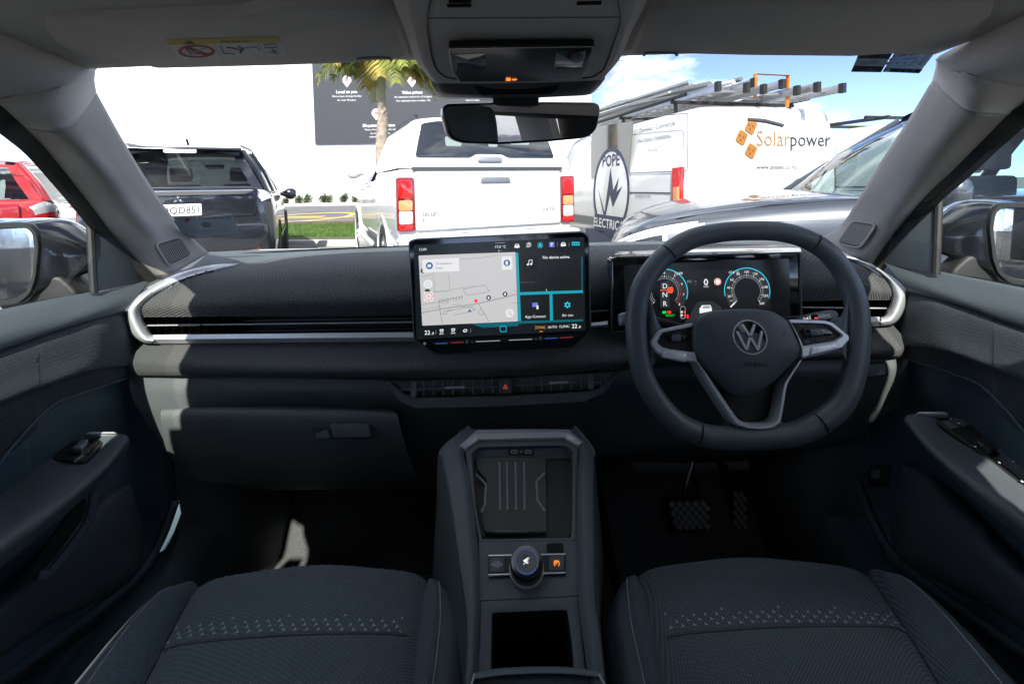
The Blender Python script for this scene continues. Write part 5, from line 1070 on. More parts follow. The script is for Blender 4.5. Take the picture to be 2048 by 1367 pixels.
for L_, wd in (([(288, 632), (420, 605), (655, 572), (800, 540), (936, 505)], 7), ([(284, 577), (470, 548)], 4), ([(470, 372), (478, 480)], 3), ([(368, 385), (376, 485)], 3), ([(570, 472), (655, 455), (715, 443), (750, 487), (640, 508), (588, 508), (570, 472)], 4), ([(320, 500), (470, 478), (655, 446)], 3),
               ([(400, 555), (412, 620), (425, 705)], 5), ([(670, 565), (715, 640), (745, 692)], 5), ([(425, 640), (440, 620), (485, 612), (488, 602)], 4), ([(425, 640), (455, 640), (458, 622), (560, 600), (640, 585)], 4), ([(508, 648), (600, 628), (655, 610), (630, 598), (560, 590)], 4), ([(670, 620), (690, 650), (708, 640), (700, 612), (672, 614)], 4), ([(550, 268), (700, 255), (815, 240)], 3), ([(910, 470), (938, 500)], 3), ([(900, 570), (940, 560)], 3), ([(285, 385), (330, 380), (370, 365)], 3), ([(290, 610), (420, 590)], 3), ([(420, 555), (465, 548), (465, 562), (425, 570), (420, 555)], 3), ([(500, 550), (560, 540), (570, 560)], 2)):
    uline(L_, wd)
for i in range(9): uline([(402 + i * 19, 548 - i * 3.2), (414 + i * 19, 546 - i * 3.2)], 4, 'ui_ink'); uline([(404 + i * 19, 556 - i * 3.2), (414 + i * 19, 554 - i * 3.2)], 3, 'ui_ink')
def disc(x, y, r, m, w=.002, nm='map_symbol'): u, v = df.px(*Dp(x, y)); return plate(nm, circ(r * .2926 * .785 / F, 20, u, v), df, .0002, m, gls, 0, w)
disc(294, 346, 16, 'ui_ink', .0016)
ui('route_card', [(290, 270), (540, 257), (543, 348), (293, 358)], 'ui_card', .0019, 2); disc(339, 311, 24, 'ui_blue', .0022); ui('card_symbol', [(326, 302), (350, 300), (350, 321), (327, 322)], 'ui_card', .0025, 1); ut('Oceanbeach ...', 382, 296, 15, 'ui_ink', 'LEFT', w=.0023); ut('6 min', 384, 326, 14, 'ui_ink', 'LEFT', w=.0023)
ui('fuel_card', [(830, 250), (902, 246), (906, 337), (833, 341)], 'ui_card', .0019, 2); disc(867, 292, 23, 'ui_blue', .0022); ut('▯', 866, 292, 20, 'ui_card', w=.0026); ui('fuel_symbol', [(857, 280), (874, 279), (875, 304), (858, 305)], 'ui_card', .0026, .5)
disc(329, 437, 31, 'ui_card', .0018); ut('◯', 329, 438, 14, 'ui_road', w=.0022); disc(325, 486, 18, 'ui_ink', .0016); ui('map_symbol', [(300, 489), (362, 486), (363, 550), (302, 553)], 'ui_card', .0018, 2)
disc(333, 519, 27, 'ui_red', .0021); disc(333, 519, 23, 'ui_card', .0024); ut('5', 333, 519, 18, 'ui_ink', w=.0028)
ut('Academy Lodge', 412, 484, 11, 'ui_road', w=.002); ut('Hewletts Rd', 524, 576, 9, 'ui_road', w=.002)
for x, y in ((743, 529), (855, 504)): disc(x, y, 17, 'ui_ink', .002); ui('fuel_symbol', [(x - 6, y - 8), (x + 5, y - 9), (x + 5, y + 8), (x - 6, y + 9)], 'ui_card', .0024, .5); ut('Gull', x + 42, y - 1, 11, 'ui_road', w=.002)
ui('road_shield', [(645, 541), (667, 540), (667, 556), (656, 564), (645, 557)], 'ui_red', .002, 1); MB().add([df(*df.px(*Dp(*p)), .0022) for p in ((613, 604), (628, 630), (613, 623), (600, 632))], [(0, 1, 2), (0, 2, 3)]).build('position_arrow', 'ui_blue', gls, False)
disc(886, 634, 29, 'ui_card', .0018); u, v = df.px(*Dp(884, 631)); kk = .2926 * .785 / F; MB().ring(circ(12 * kk, 20, u, v), circ(9.5 * kk, 20, u, v), df, .0002, .0022).build('search_symbol', 'ui_road', gls); uline([(893, 641), (902, 650)], 4, 'ui_road', .0023)
# cyan frame and tiles
for nm, L_ in (('glow_frame', [(928, 222), (944, 221), (964, 688), (944, 690)]), ('glow_frame', [(952, 492), (1386, 478), (1387, 496), (953, 512)]), ('glow_frame', [(1158, 505), (1178, 504), (1182, 684), (1162, 685)])): ui(nm, L_, 'ui_cyan', .0013)
ui('glow_side', [(1374, 250), (1383, 250), (1386, 600), (1380, 600)], 'ui_cyan_dim', .0012); ui('glow_band', [(945, 690), (1387, 672), (1388, 690), (946, 707)], 'ui_cyan_dim', .0011); ui('glow_band', [(620, 706), (944, 692), (946, 722), (700, 734)], 'ui_cyan_dim', .001)
ui('media_tile', [(948, 222), (1374, 206), (1376, 476), (955, 491)], 'ui_tile', .0014, 1); ui('app_tile', [(960, 516), (1155, 508), (1160, 683), (964, 688)], 'ui_tile', .0014, 1); ui('climate_tile', [(1180, 508), (1384, 500), (1388, 676), (1184, 682)], 'ui_tile', .0014, 1); ui('media_cover', [(970, 242), (1073, 238), (1074, 341), (972, 346)], 'ui_black', .0017)
for p in ((1010, 303), (1032, 300)): disc(*p, 7, 'ui_white', .0022, 'note')
uline([(1017, 303), (1016, 274), (1039, 271), (1039, 300)], 4, 'ui_white', .0022); ut('No device active.', 1204, 252, 19, bold=.012); uline([(955, 425), (1058, 422)], 14, 'ui_gauge', .0017); uline([(1137, 470), (1137, 486)], 7, 'ui_grey', .0018)
ui('phone_symbol', [(1040, 564), (1078, 562), (1079, 590), (1041, 592)], 'ui_violet', .0018, 1); ui('phone_symbol', [(1068, 582), (1082, 581), (1083, 607), (1069, 608)], 'ui_card', .002, 1); ut('App-Connect', 1061, 656, 18)
ut('Air con', 1281, 647, 18); disc(1280, 578, 15, 'ui_bright_cyan', .002, 'fan_symbol'); disc(1280, 578, 9, 'ui_tile', .0023, 'fan_symbol')
for i in range(6):
    a = R(60 * i + 30); disc(1280 + 18 * math.cos(a), 578 + 18 * math.sin(a), 5, 'ui_bright_cyan', .002, 'fan_symbol')
# status row and climate row
ut('12:09', 293, 200, 17); ut('17.0 °C', 822, 182, 18); uline([(787, 156), (853, 154)], 3, 'ui_grey', .0016); disc(812, 210, 4, 'ui_white'); disc(831, 209, 3, 'ui_grey')
for x, y, m_ in ((936, 175, 'ui_white'), (1252, 164, 'ui_white')):
    ui('car_symbol', [(x - 17, y + 2), (x - 10, y - 12), (x + 10, y - 13), (x + 17, y + 1), (x + 17, y + 14), (x - 17, y + 15)], m_, .0016, .7); ui('car_symbol', [(x - 9, y - 1), (x - 6, y - 8), (x + 6, y - 9), (x + 9, y - 2)], 'ui_black', .0019)
ut('A', 1018, 165, 20, 'ui_white'); ut('OFF', 1008, 182, 9, 'ui_white'); u, v = df.px(*Dp(1017, 168)); MB().ring(circ(16 * kk, 20, u, v), circ(13 * kk, 20, u, v), df, .0002, .0015).build('start_stop_symbol', 'ui_white', gls)
ut('ASSIST', 1094, 183, 9, 'ui_bright_cyan'); ui('assist_symbol', [(1084, 176), (1088, 162), (1100, 161), (1104, 175)], 'ui_bright_cyan', .0016, .5); u, v = df.px(*Dp(1094, 170)); MB().ring(circ(18 * kk, 20, u, v), circ(15.5 * kk, 20, u, v), df, .0002, .0015).build('assist_symbol', 'ui_bright_cyan', gls)
ui('park_symbol', [(1156, 150), (1190, 149), (1191, 184), (1157, 185)], 'ui_violet', .0016, 1); ut('P', 1173, 167, 22, bold=.015)
for x in (1213, 1291): uline([(x, 153), (x, 180)], 2, 'ui_grey', .0016)
for i in range(4):
    for j in range(2): x, y = 1316 + i * 14, 154 + j * 14; ui('menu_dot', [(x - 5, y - 5), (x + 5, y - 5), (x + 5, y + 5), (x - 5, y + 5)], 'ui_bright_cyan', .0016)
ut('22', 325, 766, 27, bold=.01); ut('.0', 361, 771, 17, bold=.01); ut('22', 1328, 722, 27, bold=.01); ut('.0', 1362, 727, 17, bold=.01)
for x, y0 in ((383, 764), (620, 752), (1062, 732), (1294, 721)): uline([(x, y0 - 14), (x, y0 + 14)], 2, 'ui_grey', .0016)
for x, y, s_ in ((422, 757, 'MAX'), (501, 752, 'REAR')): ui('demist_symbol', [(x - 14, y - 12), (x + 14, y - 14), (x + 9, y + 6), (x - 9, y + 7)], 'ui_white', .0016, 1); ui('demist_symbol', [(x - 8, y - 7), (x + 8, y - 8), (x + 5, y + 1), (x - 5, y + 2)], 'ui_back', .0019, 1); ut(s_, x, y + 17, 9, bold=.01)
ui('recirculation_symbol', [(566, 758), (574, 745), (592, 742), (598, 752), (592, 762), (574, 764)], 'ui_white', .0016, 1); ui('recirculation_symbol', [(572, 756), (577, 749), (590, 747), (593, 753), (588, 758)], 'ui_back', .0019)
u, v = df.px(*Dp(842, 742)); MB().ring(rrect(44 * kk, 40 * kk, 7 * kk, 3, u, v), rrect(38 * kk, 34 * kk, 5 * kk, 3, u, v), df, .0002, .0018).build('home_symbol', 'ui_bright_cyan', gls)
ut('SYNC', 1100, 731, 18, 'ui_orange'); uline([(1090, 760), (1112, 759)], 4, 'ui_orange', .0016); ut('AUTO', 1178, 728, 16); ut('CLIMA', 1255, 724, 16)
# sliders on the slanted lower lip
sf_ = pplate('slider_bar', [Dp(*p) for p in ((340, 828), (1348, 779), (1315, 812), (375, 856))], df, .0012, 'black_matte', gls, .0004, .0006)
for L_, m_ in (([(378, 842), (464, 838)], 'ui_dkblue'), ([(484, 836), (572, 831)], 'ui_dkred'), ([(655, 828), (820, 821)], 'ui_grey'), ([(880, 818), (1040, 811)], 'ui_grey'), ([(1125, 807), (1210, 803)], 'ui_dkblue'), ([(1228, 802), (1315, 797)], 'ui_dkred')): uline(L_, 5, m_, .0022)
for x, y in ((595, 827), (1097, 804)): ui('slider_knob', [(x - 7, y - 12), (x + 7, y - 13), (x + 5, y + 14), (x - 5, y + 15)], 'satin_dark', .0024, 1)
u, v = df.px(*Dp(306, 842)); MB().ring(circ(8 * kk, 16, u, v), circ(6 * kk, 16, u, v), df, .0002, .001).build('power_symbol', 'ui_grey', gls); ut('-', 630, 830, 12, 'ui_grey'); ut('+', 1064, 810, 12, 'ui_grey')

# ================================================================== sun visors
def visor(side):
    left = side < 0
    rt = thing('sun_visor', 'left grey sun visor carrying a yellow-headed warning label' if left else 'plain grey sun visor folded up above the steering wheel', 'sun visor', (side * .35, .53, 1.45))
    if left: a, b, c = PY(300, 130, .605), PY(700, 121, .605), PY(400, 33, .455)
    else: a, b, c = PY(1300, 105, .605), PY(1700, 108, .605), PY(1600, 5, .455)
    n_ = (b - a).cross(c - a).normalized(); n_ = n_ if n_.z < 0 else -n_
    fr = Fr((a + b) / 2, n_, V((0, -1, .0)))
    o_ = [(88, 44), (96, 34), (140, 31), (470, 28), (500, 22), (545, 10), (580, 7), (760, 9), (782, 18), (792, 34), (806, 80), (816, 108), (796, 113), (700, 122), (560, 127), (320, 133), (306, 131), (288, 126), (200, 125), (172, 120), (108, 80), (92, 58)] if left else \
         [(1262, 106), (1274, 78), (1290, 36), (1304, 14), (1330, 4), (1600, -2), (1900, -8), (1975, -6), (1988, 6), (1984, 26), (1950, 56), (1905, 80), (1880, 90), (1788, 97), (1762, 105), (1700, 109), (1500, 107), (1330, 103), (1290, 106)]
    bd = plate('visor_body', rpoly(fr.pxs(o_), .004, 3), fr, .016, 'visor_cloth', rt, .006, -.012)
    L_ = [(716, 116), (722, 109), (775, 108), (782, 114)] if left else [(1288, 104), (1296, 98), (1346, 99), (1354, 104)]
    tube('finger_pull', catmull([fr(*fr.px(*p), .004) for p in L_], 12), .0022, 'grey_plastic', bd, 6)
    e = [fr(x, y, .0005) for x, y in inset(rpoly(fr.pxs(o_), .004, 3), .003 if area2(fr.pxs(o_)) > 0 else -.003)]
    tube('edge_seam', e, .0007, 'grey_plastic', bd, 5, closed=True)
    if left:
        lb = pplate('warning_label', [(331, 71), (555, 65), (576, 103), (358, 111)], fr, .0006, 'paper', rt, 0, .0042)
        pplate('label_header', [(331, 71), (555, 65), (560, 75), (339, 81)], fr, .0003, 'label_yellow', lb, 0, .0050)
        def tx(s_, x, y, c_, m, **q): u, v = fr.px(x, y); text(s_, Fr_l, *Fr_l.px(x, y), c_ * .00055, m, lb, w=.0056, **q)
        Fr_l = fr.shift(0, 0, 0); 
        tx('AIRBAG', 468, 73, 8, 'dark_print', bold=.02, sx=1.5)
        MB().add([fr(*fr.px(*p), .0056) for p in ((366, 79), (390, 78), (377, 71))], [(0, 1, 2)]).build('warning_triangle', 'dark_print', lb, False)
        u, v = fr.px(393, 94)
        P1 = [fr.px(393 + 37 * math.cos(a), 94.5 + 13 * math.sin(a)) for a in [2 * math.pi * k / 32 for k in range(32)]]; P2 = [fr.px(393 + 30 * math.cos(a), 94.5 + 10 * math.sin(a)) for a in [2 * math.pi * k / 32 for k in range(32)]]
        MB().ring(P1, P2, fr, .0003, .0050).build('prohibition_ring', 'label_red', lb)
        MB().add([fr(*fr.px(*p), .0058) for p in ((366, 86), (372, 84), (420, 102), (414, 105))], [(0, 1, 2, 3)]).build('prohibition_bar', 'label_red', lb, False)
        for L2, m_ in (([(372, 90), (380, 100), (404, 99)], 'grey_print'), ([(384, 96), (398, 92), (410, 88)], 'grey_print'), ([(440, 84), (446, 98), (470, 100)], 'grey_print'), ([(452, 86), (470, 88), (484, 94)], 'label_red'), ([(476, 84), (486, 90), (480, 98)], 'dark_print'), ([(486, 88), (512, 85), (518, 92)], 'grey_print'), ([(528, 80), (552, 79), (554, 86), (530, 87), (528, 80)], 'grey_print'), ([(538, 96), (558, 99)], 'grey_print'), ([(544, 91), (552, 96)], 'dark_print')):
            tube('pictogram', [fr(*fr.px(*p), .0052) for p in L2], .0008, m_, lb, 5)
        for x0, y0, x1, y1 in ((427, 79, 444, 108), (515, 77, 532, 105)): tube('divider', [fr(*fr.px(x0, y0), .0048), fr(*fr.px(x1, y1), .0048)], .0004, 'grey_print', lb, 4)
    return rt
for s in (-1, 1): visor(s)

# ================================================================== overhead console and interior mirror
oh = thing('overhead_console', 'grey overhead console with black reading-light panel and orange warning text', 'overhead console', (.01, .5, 1.43))
rows = [[(861, 158, .615), (868, 164, .59), (890, 167, .575), (1040, 166, .57), (1190, 161, .575), (1206, 157, .59), (1213, 150, .615)],
        [(832, 122, .575), (842, 124, .545), (866, 125, .528), (1040, 124, .522), (1210, 120, .528), (1230, 119, .545), (1240, 117, .575)],
        [(813, 71, .505), (826, 70, .472), (852, 69, .456), (1040, 68, .45), (1232, 66, .456), (1248, 66, .472), (1261, 68, .505)],
        [(786, 0, .43), (806, 0, .385), (840, 0, .372), (1040, 0, .366), (1250, 0, .372), (1272, 0, .385), (1294, 0, .43)],
        [(740, -160, .31), (780, -160, .27), (830, -160, .255), (1040, -160, .25), (1260, -160, .255), (1310, -160, .27), (1350, -160, .31)]]
sk = loft('console_shell', rows, 'headlining', oh, 40, 30)
fr = Fr(PY(1040, 90, .478) , (PY(1040, 124, .522) - PY(1040, 0, .366)).cross(V((1, 0, 0))).normalized() * 1)
if fr.w.z > 0: fr = Fr(fr.o, -fr.w, V((0, -1, 0)))
else: fr = Fr(fr.o, fr.w, V((0, -1, 0)))
seam = [(866, -20), (854, 38), (861, 102), (868, 128), (880, 146), (912, 158), (1040, 163), (1170, 156), (1198, 146), (1211, 132), (1229, 84), (1243, 36), (1232, -20)]
bvs = None
def onto(o, L_, d=.0006):
    me = o.data; b = BVHTree.FromPolygons([v.co + wl(o.parent) for v in me.vertices], [tuple(p.vertices) for p in me.polygons]); out = []
    for p in L_:
        r_ = ray(*p).normalized(); h = b.ray_cast(CAM, r_)
        if h[0]: out.append(h[0] - r_ * d)
    return out
S2 = catmull([V((x, y, 0)) for x, y in seam], 60); tube('panel_seam', onto(sk, [(p.x, p.y) for p in S2]), .0011, 'black_matte', sk, 6)
tube('panel_crease', onto(sk, [(856 + i * 19.3, 36.5 - i * .1) for i in range(21)]), .0007, 'grey_plastic', sk, 6)
for L_ in ([(1008, 78), (1003, 89)], [(1080, 78), (1085, 88)]): tube('panel_notch', onto(sk, L_), .0006, 'black_matte', sk, 5)
for L_ in ([(895, 10), (942, 9.5)], [(898, 1), (942, .5)], [(1154, 5.5), (1202, 4.5)]): tube('microphone_slot', onto(sk, L_), .0022, 'void', sk, 6)
q = [PY(897, 95, .468), PY(1189, 90, .468), PY(1040, 162, .560)]; n_ = (q[1] - q[0]).cross(q[2] - q[0]).normalized(); n_ = n_ if n_.z < 0 else -n_
lf_ = Fr(sum(q, V()) / 3 + n_ * .003, n_, V((0, -1, 0)))
LP_ = [(897, 96), (902, 93), (1183, 89), (1189, 92), (1186, 108), (1174, 137), (1159, 159), (920, 162), (904, 140), (899, 112)]
lp2 = pplate('lamp_panel', LP_, lf_, .008, 'lamp_black', oh, .0015, -.006, r=3)
oi = lf_.pxs(LP_); MB().ring(oi, inset(oi, .0012 if area2(oi) > 0 else -.0012), lf_, .0003, .0021).build('bright_edge', 'satin', lp2)
for L_ in ([(910, 105), (972, 102), (974, 135), (914, 137)], [(1112, 99), (1172, 96), (1164, 131), (1108, 134)]): pplate('reading_lamp', L_, lf_, .0006, 'lamp_lens', lp2, .0002, .0018, r=6)
pplate('warning_text', [(1012, 152), (1021, 152), (1021, 158), (1012, 158)], lf_, .0002, 'ui_amber', lp2, 0, .0024); u, v = lf_.px(1028.5, 155.5); plate('warning_lamp', circ(.0033, 16, u, v, .0023), lf_, .0002, 'ui_amber', lp2, 0, .0024)
for s_, x, y, c_ in (('OFF', 987, 158, 3), ('ECO', 987, 151, 3), ('SOS', 942, 154, 3)): text(s_, lf_, *lf_.px(x, y), c_ * .00055, 'grey_dim', lp2, w=.0026)
# foot cover
rows = [[(862, 163, .60), (900, 166, .585), (1035, 166, .58), (1170, 161, .585), (1212, 156, .60)], [(872, 182, .63), (902, 186, .605), (1035, 188, .60), (1165, 182, .605), (1196, 176, .63)], [(884, 192, .66), (905, 195, .645), (1035, 197, .64), (1165, 191, .645), (1184, 187, .66)]]
cv_ = loft('foot_cover', rows, 'grey_dark', oh, 24, 10)
pf = Fr(PY(1030, 177, .592), V((0, -.75, -.66)))
pplate('sensor_panel', [(946, 166), (1124, 161), (1113, 180), (1098, 187), (968, 189), (958, 185)], pf, .003, 'lamp_black', oh, .001, 0, r=3)
im = thing('interior_mirror', 'frameless rear-view mirror hanging from the overhead console', 'mirror', PY(1045, 290, .68))
arm = Fr(PY(1030, 200, .64), V((0, -1, -.2)))
pplate('mirror_arm', [(984, 178), (1078, 177), (1078, 212), (986, 212)], arm, .02, 'black_matte', im, .003, -.02, r=3)
mf = Fr(PY(1044, 246, .655), V((.31, -1, -.09)))
MO = [(886, 214), (895, 207), (1000, 204), (1100, 203), (1190, 204), (1202, 209), (1203, 225), (1196, 258), (1183, 272), (1165, 277), (1090, 284), (1000, 289), (930, 287), (907, 280), (896, 266), (886, 228)]
mo = rpoly(mf.pxs(MO), .006, 3)
if area2(mo) < 0: mo = mo[::-1]
plate('mirror_housing', mo, mf, .022, 'lamp_black', im, .004, -.024)
MB().plate(inset(mo, .0035), mf, .001, 0, -.0015).build('mirror_glass', 'mirror_dim', im, False)

# ================================================================== windscreen stickers
def sticker(name, label, c, Y, nrm, m):
    cx, cy = sum(p[0] for p in c) / 4, sum(p[1] for p in c) / 4
    rt = thing(name, label, 'sticker', PY(cx, cy, Y)); fr = Fr(PY(cx, cy, Y), nrm)
    b_ = pplate('backing', c, fr, .0005, m, rt); return rt, fr, b_
ws_n = V((.12, -.55, -.80))
def onws(px, py):
    me = wsc.data; b = BVHTree.FromPolygons([v.co + wl(wsc.parent) for v in me.vertices], [tuple(p.vertices) for p in me.polygons]); h = b.ray_cast(CAM, ray(px, py).normalized()); nn = h[1]
    return h[0].y, (nn if nn.y < 0 else -nn)
Y_, n_ = onws(414, 452); rt, fr, b_ = sticker('dealer_sticker', 'silver dealer sticker with dark print low on the windscreen beside the left pillar', [(347, 441), (462, 428), (481, 466), (371, 476)], Y_ - .012, n_, 'sticker_grey')
def st(s_, x, y, c_, m, **q): return ptext(s_, fr, x, y, c_, m, b_, w=.0012, **q)
st('FARMER AUTOVILLAGE', 409, 435.5, 5, 'dark_print', bold=.01); pplate('red_mark', [(369, 437), (377, 436), (379, 442), (371, 443)], fr, .0003, 'label_red', b_, 0, .0008)
u, v = fr.px(413, 449); MB().ring(circ(.0085, 24, u, v), circ(.0075, 24, u, v), fr, .0003, .0008).build('emblem_ring', 'dark_print', b_); vw(fr.shift(u, v, 0), .0078, 'dark_print', b_, .0008, .0004)
for i, s_ in enumerate(('Wholesale Repairs & Appointments', 'Service Mechanical Parts, Warranty', 'Wheel & Tyre')): st(s_, 417 + i * 3, 459 + i * 3.4, 2.6, 'dark_print')
st('Book online: farmerautovillage.co.nz', 424, 472, 2.8, 'dark_print')
Y_, n_ = onws(1752, 125); rt, fr, b_ = sticker('service_sticker', 'dark service reminder sticker at the top right of the windscreen', [(1722, 98), (1795, 90), (1762, 144), (1702, 143)], Y_ - .012, n_, 'sticker_grey')
pplate('dark_band', [(1708, 131), (1768, 133), (1762, 144), (1702, 143)], fr, .0003, 'sticker_dark', b_, 0, .0006); pplate('upper_band', [(1722, 98), (1795, 90), (1778, 117), (1713, 116)], fr, .0003, 'sticker_violet', b_, 0, .0006)
st('15,000', 1738, 124, 6, 'dark_print'); u, v = fr.px(1750, 107); vw(fr.shift(u, v, 0), .009, 'dark_print', b_, .0012, .0004); st('DATE', 1738, 136, 2.5, 'grey_print'); st('NEXT SERVICE', 1735, 140, 2.5, 'grey_print')
Y_, n_ = onws(1815, 120); rt, fr, b_ = sticker('inspection_sticker', 'pale blue vehicle inspection sticker with handwritten numbers in the windscreen corner', [(1797, 95), (1880, 92), (1838, 146), (1765, 143)], Y_ - .014, n_, 'sticker_blue')
pplate('date_band', [(1770, 136), (1845, 138), (1838, 146), (1765, 143)], fr, .0003, 'sticker_teal', b_, 0, .0006)
st('047404', 1818, 108, 6, 'dark_print', bold=.01); st('AAB 90', 1819, 116, 4, 'dark_print'); st('9   6   27', 1812, 124, 5, 'dark_print'); st('NL 473040', 1808, 130, 3, 'dark_print'); st('20  27  26', 1812, 141, 4, 'white_print')
for i in range(4):
    for x in (1797 - i * 7, 1862 - i * 7):
        u, v = fr.px(x, 102 + i * 8); plate('month_dot', circ(.0028, 12, u, v, .0028), fr, .0003, 'grey_print', b_, 0, .0006)
for x, y in ((1775, 139.5), (1843, 131)): u, v = fr.px(x, y); plate('punched_dot', circ(.0030, 14, u, v), fr, .0003, 'white_print', b_, 0, .0008)

# ================================================================== outside: ground, wall, sky side
G = .12                          # level of the car park
def gp(px, py): return PZ(px, py, G)
gr = MB().add([V((x, y, G)) for x, y in ((-300, -300), (300, -300), (300, 600), (-300, 600))], [(0, 1, 2, 3)]).build('ground', 'asphalt', None, False); tag(gr, kind='structure')
def sheet(name, pts, z, m, kind='structure'):
    o = MB().add([V((x, y, G + z)) for x, y in pts], [tuple(range(len(pts)))]).build(name, m, None, False); return tag(o, kind=kind)
sheet('road', [(-60, 15.2), (40, 15.2), (40, 28.6), (-60, 28.6)], .004, 'asphalt_pale')
# planting island: kerb, grass, mulch
lawn = [(-7.4, 9.6), (-1.5, 9.0), (6, 9.4), (8, 11), (7, 13.0), (-6.6, 13.0)]
kb = MB().plate(rpoly([(-7.8, 9.3), (-1.5, 8.7), (6.3, 9.1), (8.5, 11), (7.3, 14.4), (-7.2, 14.4)], .5), Fr(V((0, 0, G)), V((0, 0, 1)), V((0, 1, 0))), .12, .02).build('kerb', 'concrete'); tag(kb, kind='structure')
m = MB().add([V((x, y, G + .124)) for x, y in rpoly([(-7.6, 9.5), (-1.5, 8.9), (6.2, 9.3), (8.3, 11), (7.1, 14.2), (-7.0, 14.2)], .5)], [tuple(range(30))]).build('mulch_bed', 'mulch', None, False); tag(m, kind='structure')
rg = random.Random(3); m = MB()
for _ in range(26000):
    x = rg.uniform(-7.2, 2.2); y = rg.uniform(9.5, 12.9)
    if x < -7.2 + (y - 9.5) * .2: continue
    a = rg.uniform(0, 6.28); h = rg.uniform(.03, .075); w_ = .012; dx, dy = math.cos(a) * w_, math.sin(a) * w_; k = rg.uniform(-.03, .03)
    z = G + .126; m.v += [V((x - dx, y - dy, z)), V((x + dx, y + dy, z)), V((x + k, y + k, z + h))]; n = len(m.v); m.f.append((n - 3, n - 2, n - 1))
me = bpy.data.meshes.new('grass'); me.from_pydata([tuple(v) for v in m.v], [], m.f); me.materials.append(MAT['grass']); go = bpy.data.objects.new('grass', me); COL.objects.link(go)
tag(go, 'short sunlit grass on the planting island beyond the cars', 'grass', kind='stuff')
m = MB().add([V((x, y, G + .1255)) for x, y in lawn], [tuple(range(6))]).build('lawn', 'grass_soil', None, False); tag(m, kind='structure')
# yellow ring painted on the road
c = gp(612, 434); z = G + .012
def arcband(r0, r1, a0, a1, n=48): return MB().grid([[V((c.x + r * 1.0 * math.cos(a0 + (a1 - a0) * i / n), c.y + r * 1.5 * math.sin(a0 + (a1 - a0) * i / n), z)) for i in range(n + 1)] for r in (r0, r1)])
yr = thing('painted_ring', 'yellow ring painted on the road beyond the grass', 'road marking', (c.x, c.y, z)); arcband(1.55, 1.85, 0, 6.2832).build('ring_line', 'road_yellow', yr, False)
MB().add([V((c.x + x, c.y + y, z)) for x, y in ((-1.2, -.2), (.7, -.2), (.7, .35), (-1.2, .35))], [(0, 1, 2, 3)]).build('bar_mark', 'road_yellow', yr, False)
for x0, x1, y in ((-14, -4.2, 17.2), (-3.8, 1, 16.4)): sheet('road_line', [(x0, y), (x1, y), (x1, y + .25), (x0, y + .25)], .008, 'road_yellow')
box_k = MB().box(ORG, -40, 12, 28.6, 29.1, G, G + .16).build('far_kerb', 'kerb_white', None, False); tag(box_k, kind='structure')
sheet('verge', [(-40, 29.1), (12, 29.1), (12, 31.2), (-40, 31.2)], .06, 'mulch')
WY = 31.3
wall = thing('building_wall', 'tall plain white building wall filling the view beyond the car park', 'building', (-12, WY, G))
MB().box(ORG, -27, 5.6, WY, WY + 9, G, 12.5).build('wall_face', 'white_wall', wall, False)
MB().box(ORG, -27.1, 5.7, WY - .12, WY, G, G + .5).build('plinth', 'concrete', wall, False)
MB().box(ORG, -27.2, 5.8, WY - .15, WY + 9.1, 12.5, 12.75).build('parapet', 'concrete', wall, False)
# big grey sign
sg = thing('wall_sign', 'large grey advertising panel with white text on the white wall', 'sign', PY(800, 283, WY - .1))
sfm = Fr(PY(800, 200, WY - .06), V((0, -1, 0)))
def Sx(x, y): return (600 + x * .36573, y * .36573)
tl_, br_ = sfm.px(622, 60), sfm.px(1012, 282.5); plate('panel', [(tl_[0], br_[1]), (br_[0], br_[1]), (br_[0], tl_[1]), (tl_[0], tl_[1])], sfm, .08, 'sign_grey', sg, 0, -.02)
def sgt(s_, x, y, cap, bold=.0, mt='sign_white'): u, v = sfm.px(*Sx(x, y)); return text(s_, sfm, u, v, cap * .30 * WY / F, mt, sg, w=.066, bold=bold)
for s_, x, y, c_, b_ in (('Local to you', 257, 503, 19, .02), ("We've been driving the Bay", 257, 527, 12, 0), ('for over 30 years', 257, 548, 12, 0), ('Value prices', 615, 506, 19, .02), ('An extensive choice for all budgets', 620, 530, 12, 0), ('Our selection here is under 15k', 620, 551, 12, 0), ('30-point inspection', 432, 686, 19, .02), ('Peace of mind with every car', 440, 708, 12, 0), ('for full confidence', 440, 729, 12, 0), ('tested', 400, 748, 12, 0), ('Finance', 940, 506, 19, .02), ('Easy finance options here', 945, 530, 12, 0), ('have it today', 945, 548, 12, 0)): sgt(s_, x, y, c_, b_)
for x, y in ((258, 440), (613, 440), (418, 620), (940, 440), (280, 345)):
    u, v = sfm.px(*Sx(x, y)); k = .36573 * WY / F; plate('pin_symbol', [(u + r * k * math.cos(a), v + r * k * math.sin(a) + d * k) for r, a, d in [(24, t * .35, 0) for t in range(-1, 11)] + [(0, 0, -38)]], sfm, .01, 'sign_white', sg, 0, .062)
    plate('pin_dot', circ(11 * k, 16, u, v), sfm, .01, 'sign_rose', sg, 0, .074)
